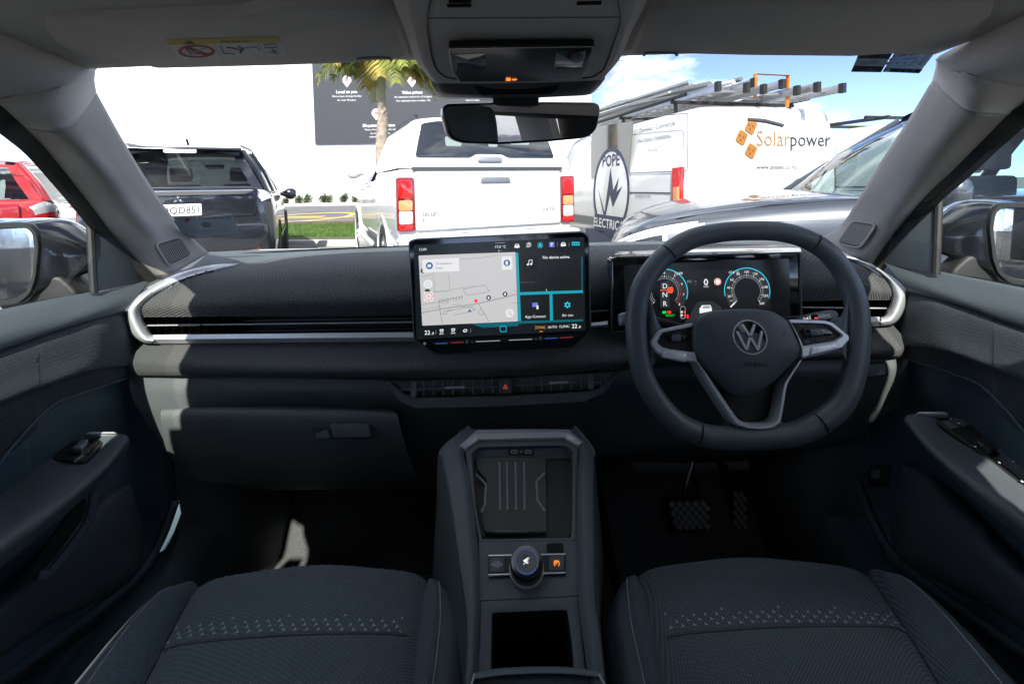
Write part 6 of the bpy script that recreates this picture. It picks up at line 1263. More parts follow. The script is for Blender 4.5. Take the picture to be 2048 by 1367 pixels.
# low shrubs along the wall
def leafcloud(m, c, rx, ry, rz, n, s, rg, shell=.35):
    for _ in range(n):
        d = V((rg.gauss(0, 1), rg.gauss(0, 1), rg.gauss(0, 1))).normalized() * (shell + (1 - shell) * rg.random() ** .5)
        p = V((c[0] + d.x * rx, c[1] + d.y * ry, c[2] + d.z * rz)); a = V((rg.gauss(0, 1), rg.gauss(0, 1), rg.gauss(0, 1))).normalized(); b = a.cross(V((rg.gauss(0, 1), rg.gauss(0, 1), rg.gauss(0, 1)))).normalized(); q = s * rg.uniform(.6, 1.3)
        k = len(m.v); m.v += [p - a * q, p + b * q * .5, p + a * q, p - b * q * .5]; m.f.append((k, k + 1, k + 2, k + 3))
def fast(name, m, mt, parent):
    o3 = wl(parent); me = bpy.data.meshes.new(name); me.from_pydata([tuple(v - o3) for v in m.v], [], m.f); me.materials.append(MAT[mt]); o = bpy.data.objects.new(name, me); COL.objects.link(o); o.parent = parent; return o
protos = []
for i in range(8):
    x = -15.9 + i * .76 + rg.uniform(-.12, .12); p = V((x, 30.3 + rg.uniform(-.2, .2), G + .06)); s_ = rg.uniform(.75, 1.15)
    if len(protos) < 3:
        t = thing('low_shrub', 'small clipped green shrub in the row at the foot of the white wall', 'shrub', (0, 0, 0), 'low shrubs along the wall'); m = MB()
        for _ in range(7): leafcloud(m, (rg.uniform(-.2, .2), rg.uniform(-.2, .2), rg.uniform(.2, .45)), .16, .16, .2, 70, .05, rg)
        fast('foliage', m, 'shrub_leaf', t); tube('stem', [V((0, 0, 0)), V((0, 0, .3))], .02, 'bark', t, 6); protos.append(t)
    else: t = copy_tree(protos[i % 3])
    t['label'] = 'small green shrub below the white wall, %s of eight' % ('leftmost', 'second from the left', 'third from the left', 'fourth from the left', 'fourth from the right', 'third from the right', 'second from the right', 'rightmost')[i]
    t.location = p; t.scale = (s_, s_, s_ * rg.uniform(.8, 1.3)); t.rotation_euler.z = rg.uniform(0, 6)

# palm
pb_ = PY(763, 300, 12.0); pc = PY(765, 150, 12.0); base = V((pb_.x + .12, 12.0, G + .12))
palm = thing('palm_tree', 'feather palm with arching green fronds in front of the grey sign', 'tree', base)
P3 = catmull([base, base + V((-.08, 0, 1.2)), V((pb_.x, 12, pb_.z)), PY(766, 235, 12), PY(762, 190, 12)], 40); m = MB(); rr_ = [.20 - .09 * i / 39 + (.012 if i % 2 else 0) for i in range(40)]; m.tube(P3, rr_, 14); m.build('trunk', 'palm_bark', palm)
tube('crownshaft', catmull([PY(762, 200, 12), PY(763, 155, 12), PY(764, 118, 12)], 10), [.13 - .006 * i for i in range(10)], 'palm_stem', palm, 10)
crown = PY(764, 122, 12)
rg = random.Random(11)
for k in range(24):
    a = k * 2.399 + .4; up = .45 + .95 * ((k * 7) % 13) / 13; ln_ = rg.uniform(1.6, 2.1); d = V((math.cos(a), math.sin(a), 0))
    pts = [crown + d * (ln_ * t * (1 - .22 * t)) + V((0, 0, up * ln_ * t * .75 - (1.0 + .25 * rg.random()) * ln_ * t * t * .75)) for t in [i / 12 for i in range(13)]]
    m = MB(); m.tube(pts, [.028 * (1 - i / 14) for i in range(13)], 5)
    fp = catmull(pts, 46)
    for i in range(5, 45):
        t = (fp[min(i + 1, 45)] - fp[i - 1]).normalized(); sdv = t.cross(V((0, 0, 1))).normalized(); upv = sdv.cross(t); L0 = .48 * math.sin(math.pi * min(1, (i + 4) / 52)) + .08
        for s in (-1, 1):
            tip = fp[i] + sdv * s * L0 * .75 + t * L0 * .55 - V((0, 0, L0 * rg.uniform(.25, .6))); w_ = t * .02; q = fp[i].lerp(tip, .5) + V((0, 0, .05))
            k0 = len(m.v); m.v += [fp[i] - w_, fp[i] + w_, q + w_ * 1.2, tip, q - w_ * 1.2]; m.f.append((k0, k0 + 1, k0 + 2, k0 + 3, k0 + 4))
    fast('frond', m, 'palm_leaf' if k % 3 else 'palm_leaf_yellow', palm)

# trees and hedge behind us (seen in the mirrors)
def tree(loc, h, r_, label, seed):
    rg = random.Random(seed); t = thing('broadleaf_tree', label, 'tree', loc, 'trees behind the car'); L0 = V(loc)
    tube('trunk', catmull([L0, L0 + V((.1, 0, h * .25)), L0 + V((0, .1, h * .55))], 10), [.28 - .016 * i for i in range(10)], 'bark', t, 10)
    m = MB()
    for k in range(6): a = k * 1.05; m.tube(catmull([L0 + V((0, 0, h * .35)), L0 + V((math.cos(a) * r_ * .4, math.sin(a) * r_ * .4, h * .6)), L0 + V((math.cos(a) * r_ * .7, math.sin(a) * r_ * .7, h * .78))], 8), [.11 - .012 * i for i in range(8)], 6)
    m.build('limb', 'bark', t); m = MB()
    for _ in range(46):
        a = rg.uniform(0, 6.28); q = rg.random() ** .5 * r_; leafcloud(m, (L0.x + math.cos(a) * q, L0.y + math.sin(a) * q, L0.z + h * rg.uniform(.42, .98)), r_ * .3, r_ * .3, r_ * .24, 130, .16, rg, .5)
    fast('crown', m, 'tree_leaf', t)
for i, (x, y, h, r_) in enumerate(((-7, -17, 7, 3.0), (-1.5, -19, 8, 3.4), (4.5, -18, 7, 3.2), (10, -20, 8, 3.5), (-13, -20, 8, 3.4), (16, -19, 7.5, 3.2))): tree((x, y, G), h, r_, 'leafy tree behind us, seen only in the mirrors, %s of the row' % ('second', 'third', 'fourth', 'fifth', 'first', 'last')[i], 20 + i)

# ================================================================== parked vehicles
class Car:
    def __init__(s, name, label, cat, paint):
        s.rt = thing(name, label, cat); s.paint = paint
    def body(s, st, sec=None, n=60, name='body'):
        """st: (y, half width, z bottom, z top, crown) ; half sections lofted to a shell"""
        sec = sec or [(0, 0, 0), (.80, 0, 0), (.95, .06, 0), (1, .30, 0), (1, .55, 0), (.985, .80, 0), (.94, .95, 0), (.82, 1.0, .35), (.4, 1.0, .85), (0, 1.0, 1)]
        s.sec = sec; s.st = st; s.ys = [q[0] for q in st]
        half = []
        for y, hw, z0, z1, cr in st: half.append([V((hw * a, y, z0 + (z1 - z0) * b + cr * c)) for a, b, c in sec])
        nj = 37; H = [catmull(r, nj) for r in half]; cols = [catmull([r[j] for r in H], n) for j in range(nj)]
        s.g = [[cols[j][i] for j in range(nj)] for i in range(n)]
        full = [[V((-p.x, p.y, p.z)) for p in r[:0:-1]] + r for r in s.g]
        s.bd = MB().grid(full).build(name, s.paint, s.rt, True, 50)
        for r in (full[0], full[-1]): MB().add(r, [tuple(range(len(r)))]).build('end_panel', s.paint, s.rt, True)
    def at(s, y, t, side=1, off=0):
        n = len(s.g); ys = [r[0].y for r in s.g]; i = max(0, min(n - 2, next((k for k in range(n - 1) if ys[k + 1] >= y), n - 2))); f = (y - ys[i]) / max(1e-6, ys[i + 1] - ys[i]); f = max(0, min(1, f))
        j = max(0, min(35, int(t * 36))); g = t * 36 - j; a = s.g[i][j].lerp(s.g[i][j + 1], g); b = s.g[i + 1][j].lerp(s.g[i + 1][j + 1], g); p = a.lerp(b, f)
        du = s.g[i][j + 1] - s.g[i][j]; dv = s.g[i + 1][j] - s.g[i][j]; nn = du.cross(dv); nn = nn.normalized() if nn.length > 1e-9 else V((1, 0, 0))
        if nn.x < 0 and abs(nn.x) > .05 or (abs(nn.x) <= .05 and nn.z < 0): nn = -nn
        p = p + nn * off; return V((p.x * side, p.y, p.z))
    def patch(s, name, side, y0, y1, t0, t1, m, off=.006, nu=10, nv=6, par=None, sk=0):
        return MB().grid([[s.at(y0 + (y1 - y0) * i / nu + sk * j / nv, t0 + (t1 - t0) * j / nv, side, off) for i in range(nu + 1)] for j in range(nv + 1)]).build(name, m, par or s.rt)
    def line(s, name, pts, side, r=.004, m='void', off=.002, par=None): return tube(name, [s.at(y, t, side, off) for y, t in pts], r, m, par or s.rt, 5)
    def wheel(s, x, y, r, w=.22):
        sgn = 1 if x > 0 else -1; fr = Fr(V((x, y, r)), V((sgn, 0, 0)))
        t = lathe('wheel', [(r * .62, -w), (r * .92, -w), (r, -w * .8), (r, -w * .2), (r * .93, 0), (r * .66, 0), (r * .64, -.03)], fr, 'tyre', s.rt, 28)
        lathe('wheel_rim', [(r * .64, -.05), (r * .64, -.012), (r * .58, -.01), (r * .56, -.05), (.0005, -.05)], fr, 'alloy', t, 24)
        for k in range(5):
            a = k * 2 * math.pi / 5 + .3; ca, sa = math.cos(a), math.sin(a); MB().plate([(r * (q * ca - e * sa), r * (q * sa + e * ca)) for q, e in ((.08, -.10), (.58, -.06), (.58, .06), (.08, .10))], fr, .03, .006, -.045).build('spoke', 'alloy', t)
        lathe('arch', [(r * 1.16, -.25), (r * 1.16, .012), (r * 1.09, .014), (r * 1.06, -.25)], Fr(V((sgn * (abs(x) + .0), y, r + .02)), V((sgn, 0, 0))), s.arch if hasattr(s, 'arch') else 'black_matte', s.rt, 36)
    def cabin(s, zb, zr, hb, hr, yr0, yr1, yf1, yf0, pill, tint='tint_glass', roof=None, crown=.03, headrests=True, zrear=None):
        """glass house: belt and roof lines, rear and front slopes"""
        zrear = zrear or zb; mid = (yr1 + yf1) / 2; rt = s.rt
        def roofz(y): q = (y - mid) / max(mid - yr1, .1); return zr - .05 * q * q
        def redge(y): q = (y - mid) / max(mid - yr1, .1); return hr * (1 - .05 * q * q)
        ry = [yr1 + (yf1 - yr1) * i / 6 for i in range(7)]
        rows = [[V((redge(y) * a, y + (0.05 if y == ry[-1] else -.04 if y == ry[0] else 0) * (1 - a * a), roofz(y) + crown * (1 - a * a) - (.035 if abs(a) == 1 else 0))) for a in (-1, -.93, -.6, 0, .6, .93, 1)] for y in ry]
        loft('roof', rows, roof or s.paint, rt, 30, 20)
        for sd in (-1, 1):
            belt = [V((sd * hb * (1 - .04 * ((y - mid) / (yf0 - mid)) ** 2), y, zb)) for y in [yr0 + .12 + (yf0 - yr0 - .12) * i / 8 for i in range(9)]]
            top_ = [V((sd * redge(y), y, roofz(y) - .035)) for y in [yr1 + (yf1 - yr1) * i / 8 for i in range(9)]]
            loft('side_window', [belt, [a.lerp(b, .5) + V((sd * .02, 0, 0)) for a, b in zip(belt, top_)], top_], tint, rt, 24, 8)
            for k in pill:
                if k in ('A', 'D'): a, b = (belt[-1], top_[-1]) if k == 'A' else (belt[0], top_[0])
                else: a = belt[int(k * 8)]; b = top_[int(k * 8)]
                mm = s.paint if k in ('A', 'D') else 'black_gloss'; q = a.lerp(b, .5) + V((sd * .022, 0, 0))
                tube('pillar', catmull([a, q, b], 8), .045 if k == 'A' else .085 if k == 'D' else .05, mm, rt, 8, flat=.45, up=(0, 1, 0))
            tube('roof_rail_edge', top_, .018, s.paint, rt, 6)
            tube('belt_moulding', [p + V((sd * .012, 0, 0)) for p in belt], .012, 'black_gloss', rt, 6)
        rb = [V((hb * .95 * a, yr0 + .05 * a * a, zrear)) for a in (-1, -.5, 0, .5, 1)]; rtp = [V((redge(yr1) * .98 * a, yr1 - .035 * (1 - a * a), roofz(yr1) - .03 + crown * (1 - a * a) * .8)) for a in (-1, -.5, 0, .5, 1)]
        rmid = [a.lerp(b, .5) + V((0, -.03, 0)) for a, b in zip(rb, rtp)]; ol = catmull(rb, 9) + [rmid[-1]] + catmull(rtp, 9)[::-1] + [rmid[0]]; cc = sum(ol, V()) / len(ol)
        il = [p.lerp(cc, .15) + V((0, -.018, 0)) for p in ol]; MB().grid([[p + V((0, -.004, 0)) for p in ol + ol[:1]], il + il[:1]]).build('rear_frame', s.paint, rt)
        loft('rear_window', [rb, [a.lerp(b, .5) + V((0, -.03, 0)) for a, b in zip(rb, rtp)], rtp], tint, rt, 18, 8)
        fb = [V((hb * .93 * a, yf0 + .14 * (1 - a * a), zb + .01)) for a in (-1, -.5, 0, .5, 1)]; ft = [V((redge(yf1) * .98 * a, yf1 + .05 * (1 - a * a), roofz(yf1) - .03 + crown * (1 - a * a) * .8)) for a in (-1, -.5, 0, .5, 1)]
        loft('windscreen', [fb, [a.lerp(b, .5) + V((0, .03, .03)) for a, b in zip(fb, ft)], ft], 'pale_glass', rt, 18, 8)
        if headrests:
            for sd in (-1, 1):
                for yy in (yf0 - 1.15,):
                    bevel(box('seat_back', ORG, sd * .36 - .22, sd * .36 + .22, yy - .08, yy + .06, zb - .45, zb + .12, 'seat_side', rt), .05, 3); bevel(box('head_rest', ORG, sd * .36 - .13, sd * .36 + .13, yy - .1, yy, zb + .16, zb + .36, 'seat_side', rt), .049, 4)
            bevel(box('fascia', ORG, -hb * .85, hb * .85, yf0 - .35, yf0 + .05, zb - .2, zb - .0, 'black_matte', rt), .03)
            bevel(box('cabin_mirror', ORG, -.12, .12, yf1 + .10, yf1 + .12, zr - .20, zr - .13, 'black_matte', rt), .01)
    def mirror(s, side, y, z, x, m=None):
        rows = []
        for k, (dx, w_, h, d) in enumerate(((0, .03, .03, .0), (.06, .05, .05, .02), (.12, .09, .09, .06), (.2, .09, .09, .06), (.25, .04, .05, .03))):
            rows.append([V((side * (x + dx), y + w_ * math.cos(a) * .8, z + h * math.sin(a))) for a in [2 * math.pi * i / 12 for i in range(12)]])
        o = loft('door_mirror', rows, m or s.paint, s.rt, 20, 14, closed=True, cap=True); return o
    def place(s, x, y, yaw, z=None): s.rt.location = (x, y, G if z is None else z); s.rt.rotation_euler = (0, 0, R(yaw)); return s.rt

# ---- dark SUV, rear to us
c = Car('dark_suv', 'dark blue-black SUV parked tail first towards us, left of the white ute', 'car', 'paint_navy')
c.body([(0, .74, .42, 1.08, .02), (.05, .84, .30, 1.14, .02), (.25, .895, .26, 1.16, .02), (1.2, .90, .24, 1.14, .03), (2.4, .90, .24, 1.11, .03), (3.3, .89, .25, 1.06, .06), (3.9, .87, .27, .97, .08), (4.4, .80, .32, .80, .06), (4.62, .62, .40, .68, .03)])
c.cabin(1.13, 1.68, .82, .60, .06, .36, 2.2, 3.2, ('A', .45, 'D'), zrear=1.17)
for s in (-1, 1):
    for y in (.85, 3.55): c.wheel(s * .90, y, .35)
    c.mirror(s, 2.95, 1.08, .84); c.line('door_gap', [(1.0, .25), (1.0, .60), (1.05, .75)], s); c.line('door_gap', [(2.0, .25), (2.0, .75)], s); c.line('door_gap', [(3.0, .28), (3.0, .75)], s); c.patch('side_trim', s, .9, 3.2, .34, .37, 'chrome', .008)
    c.patch('tail_lamp', s, .015, .22, .62, .78, 'lamp_clear', .012)
    rf_ = Fr(V((s * .60, -.012, .52)), V((0, -1, 0))); plate('rear_reflector', rrect(.26, .09, .02), rf_, .02, 'lamp_red', c.rt, .005, -.02); plate('reverse_lamp', rrect(.12, .085, .02, 4, -s * .10), rf_, .024, 'lamp_clear', c.rt, .005, -.02)
rf_ = Fr(V((0, -.004, 1.02)), V((0, -1, .03)))
plate('tailgate', rpoly([(-.70, -.14), (.70, -.14), (.74, .16), (.66, .19), (-.66, .19), (-.74, .16)], .04), rf_, .02, 'paint_navy', c.rt, .008, -.01)
plate('tailgate_trim', rpoly([(-.62, .10), (.62, .10), (.70, .135), (.68, .15), (-.68, .15), (-.70, .135)], .01), rf_, .03, 'chrome', c.rt, .006, 0)
for a in (90, 210, 330):                                    # three diamonds
    ca, sa = math.cos(R(a)), math.sin(R(a)); plate('badge', [(q * ca - e * sa, .055 + q * sa + e * ca) for q, e in ((0, 0), (.026, -.015), (.052, 0), (.026, .015))], rf_, .006, 'chrome', c.rt, .001, .012)
pt_ = plate('number_plate', rrect(.36, .125, .01, 3, .02, -.055), rf_, .012, 'plate_white', c.rt, .002, .005); text('QQD851', rf_, .02, -.055, .07, 'plate_ink', pt_, w=.0195, sx=.9)
plate('bumper', rpoly([(-.80, -.22), (.80, -.22), (.82, -.36), (.70, -.52), (-.70, -.52), (-.82, -.36)], .05), rf_, .07, 'paint_navy', c.rt, .025, -.03); plate('skid_plate', rrect(1.1, .10, .03, 3, 0, -.56), rf_, .05, 'satin_dark', c.rt, .01, -.03)
sp = loft('spoiler', [[V((x, .32 - .02 * abs(x), 1.655)) for x in (-.56, -.28, 0, .28, .56)], [V((x, .19 + .05 * abs(x), 1.645)) for x in (-.57, -.28, 0, .28, .57)], [V((x, .18 + .05 * abs(x), 1.615)) for x in (-.57, -.28, 0, .28, .57)], [V((x, .30, 1.60)) for x in (-.56, -.28, 0, .28, .56)]], 'paint_navy', c.rt, 20, 10)
plate('brake_lamp', rrect(.30, .045, .02, 3, 0, 0), Fr(V((0, .183, 1.598)), V((0, -1, .1))), .02, 'lamp_clear', c.rt, .005, -.012)
tube('wiper', [V((.30, .06, 1.12)), V((0, .045, 1.15)), V((-.05, .04, 1.14))], .008, 'black_matte', c.rt, 6); tube('aerial', [V((0, .6, 1.70)), V((0, .52, 1.76))], .012, 'black_matte', c.rt, 6)
for s in (-1, 1): tube('roof_rail', [V((s * .54, .5, 1.69)), V((s * .55, 1.3, 1.715)), V((s * .54, 2.0, 1.70))], .016, 'satin_dark', c.rt, 6)
pq = PY(357, 390, 4.75); c.place(pq.x, 4.75, 25)

# ---- red hatchback and white car through the left window
c = Car('red_hatchback', 'red hatchback with clear-and-red tail lamp seen through the left window', 'car', 'paint_red')
c.body([(0, .70, .42, .95, .02), (.06, .80, .30, 1.0, .02), (.3, .86, .25, 1.02, .02), (1.2, .87, .22, .99, .03), (2.3, .87, .22, .97, .03), (3.0, .86, .24, .95, .06), (3.6, .84, .26, .88, .07), (4.0, .76, .32, .74, .05), (4.2, .55, .40, .62, .03)])
c.cabin(.98, 1.47, .80, .56, .08, .42, 1.9, 2.9, ('A', .45, 'D'), zrear=1.0, tint='pale_glass')
for s in (-1, 1):
    for y in (.75, 3.3): c.wheel(s * .87, y, .31)
    c.mirror(s, 2.65, 1.0, .82); c.line('door_gap', [(1.9, .25), (1.9, .75)], s)
    c.patch('tail_lamp', s, .01, .34, .48, .58, 'lamp_red', .014); c.patch('indicator_lamp', s, .01, .36, .58, .70, 'lamp_clear', .014)
rf_ = Fr(V((0, -.01, .85)), V((0, -1, 0))); plate('tailgate', rrect(1.2, .30, .06), rf_, .02, 'paint_red', c.rt, .01, -.01); plate('number_plate', rrect(.36, .12, .01, 3, 0, -.02), rf_, .014, 'plate_white', c.rt, .002, 0); plate('bumper', rrect(1.5, .22, .08, 4, 0, -.36), rf_, .06, 'paint_red', c.rt, .03, -.03)
c.rt.scale = (1, 1, 1.07); c.place(-5.80, 4.51, 35)
c = Car('white_hatchback', 'white car beyond the red hatchback, seen through the left window', 'car', 'paint_white')
c.body([(0, .72, .42, 1.0, .02), (.06, .82, .30, 1.04, .02), (.3, .88, .25, 1.06, .02), (1.2, .89, .22, 1.03, .03), (2.3, .89, .22, 1.01, .03), (3.0, .88, .24, .99, .06), (3.6, .86, .26, .92, .07), (4.0, .78, .32, .78, .05), (4.2, .57, .40, .66, .03)])
c.cabin(1.03, 1.60, .82, .60, .06, .42, 1.9, 2.9, ('A', .45, 'D'), zrear=1.06)
for s in (-1, 1):
    for y in (.75, 3.3): c.wheel(s * .89, y, .33)
    c.mirror(s, 2.65, 1.05, .84); c.line('door_gap', [(1.9, .25), (1.9, .75)], s); c.patch('tail_lamp', s, .01, .25, .55, .72, 'lamp_red', .014)
pq = PY(120, 400, 7.6); c.place(pq.x, 7.6, 80)

# ---- white utility with canopy, rear to us
c = Car('white_ute', 'white utility with white canopy parked tail first towards us in the middle', 'ute', 'paint_white'); c.arch = 'paint_white'
sec = [(0, 0, 0), (.85, 0, 0), (.97, .05, 0), (1, .25, 0), (1, .55, 0), (.99, .85, 0), (.975, .97, 0), (.90, 1.0, 0), (.4, 1, 0), (0, 1.0, 0)]
c.body([(.02, .90, .60, 1.34, 0), (.10, .925, .56, 1.34, 0), (.6, .93, .55, 1.34, 0), (1.55, .93, .52, 1.34, 0), (1.62, .93, .48, 1.28, 0), (3.2, .92, .46, 1.18, 0), (3.6, .92, .48, 1.14, .04), (4.5, .90, .52, 1.08, .06), (5.0, .82, .56, .95, .05), (5.2, .68, .62, .82, .02)], sec)
for s in (-1, 1):
    for y in (1.05, 4.15): c.wheel(s * .93, y, .38, .25)
    c.mirror(s, 3.25, 1.40, .88); c.line('door_gap', [(1.60, .22), (1.60, .8)], s); c.line('door_gap', [(2.5, .25), (2.5, .8)], s); c.line('door_gap', [(3.35, .28), (3.35, .8)], s); c.patch('side_step', s, 1.7, 3.4, .16, .20, 'satin_dark', .05); tube('step_bar', [V((s * .98, 1.7, .45)), V((s * .98, 3.45, .45))], .035, 'satin', c.rt, 8)
    for y in (2.35, 3.2): tube('door_handle', [c.at(y - .1, .62, s, .02), c.at(y + .08, .62, s, .02)], .014, 'satin_dark', c.rt, 6)
c.cabin(1.24, 1.74, .86, .62, 1.60, 1.70, 2.7, 3.45, ('A', .5, 'D'), zrear=1.26)
# canopy
can = [[V((x, y, z)) for x, z in ((-.91, 1.35), (-.90, 1.46), (-.80, 1.72), (-.72, 1.83), (-.4, 1.875), (0, 1.885), (.4, 1.875), (.72, 1.83), (.80, 1.72), (.90, 1.46), (.91, 1.35))] for y in (.10, .5, 1.2, 1.58)]
for r_, dy, dz in ((can[0], 0, 0),): 
    for p in r_: p.y = .06 + max(0, p.z - 1.4) * .24
can.append([V((p.x * .97, 1.66, p.z - (.02 if p.z > 1.5 else 0))) for p in can[-1]])
cn = loft('canopy', can, 'paint_white', c.rt, 44, 16, angle=50)
MB().add([p for p in catmull(can[0], 44)], [tuple(range(44))]).build('canopy_end', 'paint_white', c.rt, True)
cw = Fr(V((0, .115, 1.60)), V((0, -1, .24)))
plate('canopy_window', rpoly([(-.74, -.145), (-.20, -.145), (-.14, -.105), (.14, -.105), (.20, -.145), (.74, -.145), (.66, .20), (.5, .235), (-.5, .235), (-.66, .20)], .03, 3), cw, .012, 'window_dark', c.rt, .003, .004)
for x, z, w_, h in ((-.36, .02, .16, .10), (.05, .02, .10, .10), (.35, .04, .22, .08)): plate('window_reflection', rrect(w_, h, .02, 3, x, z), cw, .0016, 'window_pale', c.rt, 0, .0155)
hd = plate('canopy_latch', rrect(.26, .055, .025, 3, .0, -.17), cw, .03, 'satin_dark', c.rt, .008, 0)
for s in (-1, 1): tube('canopy_rail', [V((s * .66, .35, 1.90)), V((s * .66, .5, 1.925)), V((s * .66, 1.3, 1.925)), V((s * .66, 1.5, 1.90))], .018, 'black_matte', c.rt, 6); MB().grid([[V((s * (.905 - .1 * t), y, 1.45 + .24 * t)) for y in (.45, 1.0, 1.5)] for t in (0, 1)]).build('canopy_side_window', 'window_dark', c.rt)
tf_ = Fr(V((0, .005, 1.0)), V((0, -1, 0)))
plate('gap_strip', rrect(1.58, .035, .008, 2, 0, .345), tf_, .02, 'grey_dark', c.rt, .003, .0)
tg = plate('tailgate', rpoly([(-.77, -.26), (.77, -.26), (.77, .315), (-.77, .315)], .03), tf_, .028, 'paint_white', c.rt, .012, -.01)
plate('tailgate_press', rrect(1.3, .30, .06, 4, 0, -.06), tf_, .004, 'paint_white', tg, .002, .017)
plate('tailgate_handle', rpoly([(-.13, .195), (.19, .195), (.175, .255), (-.12, .255)], .015), tf_, .022, 'satin_dark', tg, .006, .012)
text('ISUZU', tf_, -.62, -.10, .035, 'badge_grey', tg, w=.030, sx=1.2); text('D-MAX', tf_, -.60, -.16, .035, 'badge_grey', tg, w=.0186, sx=1.3); text('3.0 TD', tf_, .62, -.10, .03, 'badge_grey', tg, w=.030, sx=1.2)
for s in (-1, 1):
    lt = plate('tail_lamp', rrect(.165, .52, .03, 4, s * .855, .0), tf_, .03, 'lamp_red_dark', c.rt, .01, -.008)
    for v0, v1, mm in ((.06, .235, 'lamp_red'), (-.06, .04, 'lamp_amber'), (-.19, -.065, 'lamp_clear'), (-.245, -.195, 'lamp_red')): plate('lamp_lens', rrect(.125, v1 - v0, .02, 3, s * .858, (v0 + v1) / 2), tf_, .008, mm, lt, .003, .02)
bm_ = plate('bumper', rpoly([(-.93, -.50), (.93, -.50), (.95, -.32), (.5, -.30), (-.5, -.30), (-.95, -.32)], .04), tf_, .16, 'satin', c.rt, .03, -.02)
for x in (-.35, .1, .4): plate('bumper_pad', rrect(.16, .03, .008, 2, x, -.315), tf_, .05, 'grey_dark', bm_, .006, .06)
c.rt.scale = (1.05, 1, 1); c.place(-.20, 4.68, 24)

# ---- white panel vans
def van(name, label, L_=4.9, H=1.96, W_=.96):
    c = Car(name, label, 'van', 'paint_white')
    sec = [(0, 0, 0), (.85, 0, 0), (.96, .03, 0), (1, .12, 0), (1, .35, 0), (.995, .55, 0), (.95, .80, 0), (.89, .95, 0), (.80, 1, 0), (.4, 1, .8), (0, 1, 1)]
    c.body([(0, W_ * .97, .45, H - .05, .02), (.04, W_ * .99, .40, H - .01, .03), (.3, W_, .36, H, .03), (2.5, W_, .34, H, .03), (3.3, W_, .34, H - .03, .03), (3.75, W_ * .99, .34, H - .28, .04), (4.25, W_ * .97, .36, 1.25, .06), (4.6, W_ * .90, .38, 1.05, .05), (4.85, W_ * .72, .42, .85, .03)], sec)
    for s in (-1, 1):
        for y in (.9, 3.9): c.wheel(s * W_, y, .34)
        c.mirror(s, 3.7, 1.25, W_ - .05, 'black_matte')
        c.line('door_gap', [(1.4, .1), (1.4, .55), (1.4, .84)], s, .005); c.line('door_gap', [(2.6, .1), (2.6, .84)], s, .005); c.patch('rub_strip', s, .3, 3.6, .30, .335, 'grey_light', .010); c.line('slide_rail', [(.2, .44), (1.4, .44)], s, .008, 'grey_dark')
        lt = c.patch('tail_lamp', s, -.0, .16, .33, .52, 'lamp_red', .02)
        c.patch('lamp_lens', s, .02, .12, .40, .46, 'lamp_amber', .026, par=lt)
    rf = Fr(V((0, -.006, 1.2)), V((0, -1, .015)))
    for x0, x1 in ((-.84, -.005), (.005, .84)): plate('rear_door', rpoly([(x0, -.72), (x1, -.72), (x1, .66), (x0, .66)], .05), rf, .016, 'paint_white', c.rt, .006, -.004)
    plate('bumper', rrect(1.86, .25, .05, 4, 0, -.80), rf, .10, 'grey_dark', c.rt, .03, -.02)
    tube('brake_lamp', [rf(-.22, .64, .012), rf(.0, .63, .016), rf(.25, .58, .012)], .02, 'grey_dark', c.rt, 6)
    return c, rf
c, rf = van('white_van', 'white electrician van with orange tile logo and ladders on its roof', W_=1.03)
vx, vy, vyaw = 2.80, 5.02, 14.0
M4 = Matrix.Translation((vx, vy, G)) @ Matrix.Rotation(R(vyaw), 4, 'Z'); Mi = M4.inverted()
class LF:                       # frame on the van, fed with photo pixels
    def __init__(s, o, n): s.fr = Fr(V(o), V(n)); s.W = Fr(M4 @ V(o), M4.to_3x3() @ V(n))
    def px(s, x, y): return s.W.px(x, y)
R1 = LF((0, -.020, 1.2), (0, -1, .015)); L1 = LF((-1.033, 1.2, 1.1), (-1, 0, .03))
def V3(x, y): return (1200 + x * .41406, y * .41406)
def rt_(s_, x, y, cap, m, face=R1, al='LEFT', **q): u, v = face.px(*V3(x, y)); return text(s_, face.fr, u, v, cap * .41406 * 5.2 / F, m, c.rt, al, w=.004, **q)
rt_('Solar', 752, 668, 70, 'logo_orange_pale', sx=.92); rt_('power', 915, 672, 66, 'logo_grey', sx=.95); rt_('www.popes.co.nz', 755, 806, 22, 'logo_grey')
for cx, cy in ((727, 613), (682, 665), (727, 730)):
    k = 1; o_ = [V3(cx - 6 * k, cy - 42), V3(cx + 34, cy - 16), V3(cx + 10, cy + 42), V3(cx - 32, cy + 14)]; o2 = rpoly([R1.px(*p) for p in o_], .03)
    t_ = plate('logo_tile', o2, R1.fr, .003, 'logo_orange', c.rt, 0, .003)
    for dx, dy in ((-8, -10), (10, -2), (-4, 12)): u, v = R1.px(*V3(cx + dx, cy + dy)); plate('tile_dot', circ(.016, 10, u, v), R1.fr, .001, 'logo_amber', t_, 0, .0065)
rt_('Domestic • Commercial', 192, 632, 22, 'logo_grey', L1, bold=.012); rt_('Heat Pumps • Ventilation', 185, 682, 19, 'grey_light', L1, bold=.008); rt_('Security', 232, 726, 18, 'grey_light', L1); rt_('Established 1946', 172, 944, 15, 'grey_light', L1)
o_ = rpoly([L1.px(*V3(*p)) for p in ((150, 570), (428, 545), (425, 828), (140, 838))], .04); MB().ring(o_, inset(o_, .010 if area2(o_) > 0 else -.010), L1.fr, .003, .002).build('panel_press', 'grey_light', c.rt)
o_ = rpoly([L1.px(*V3(*p)) for p in ((-40, 615), (165, 585), (140, 835), (-40, 860))], .05); plate('side_window', o_, L1.fr, .004, 'window_dark', c.rt, 0, .003)
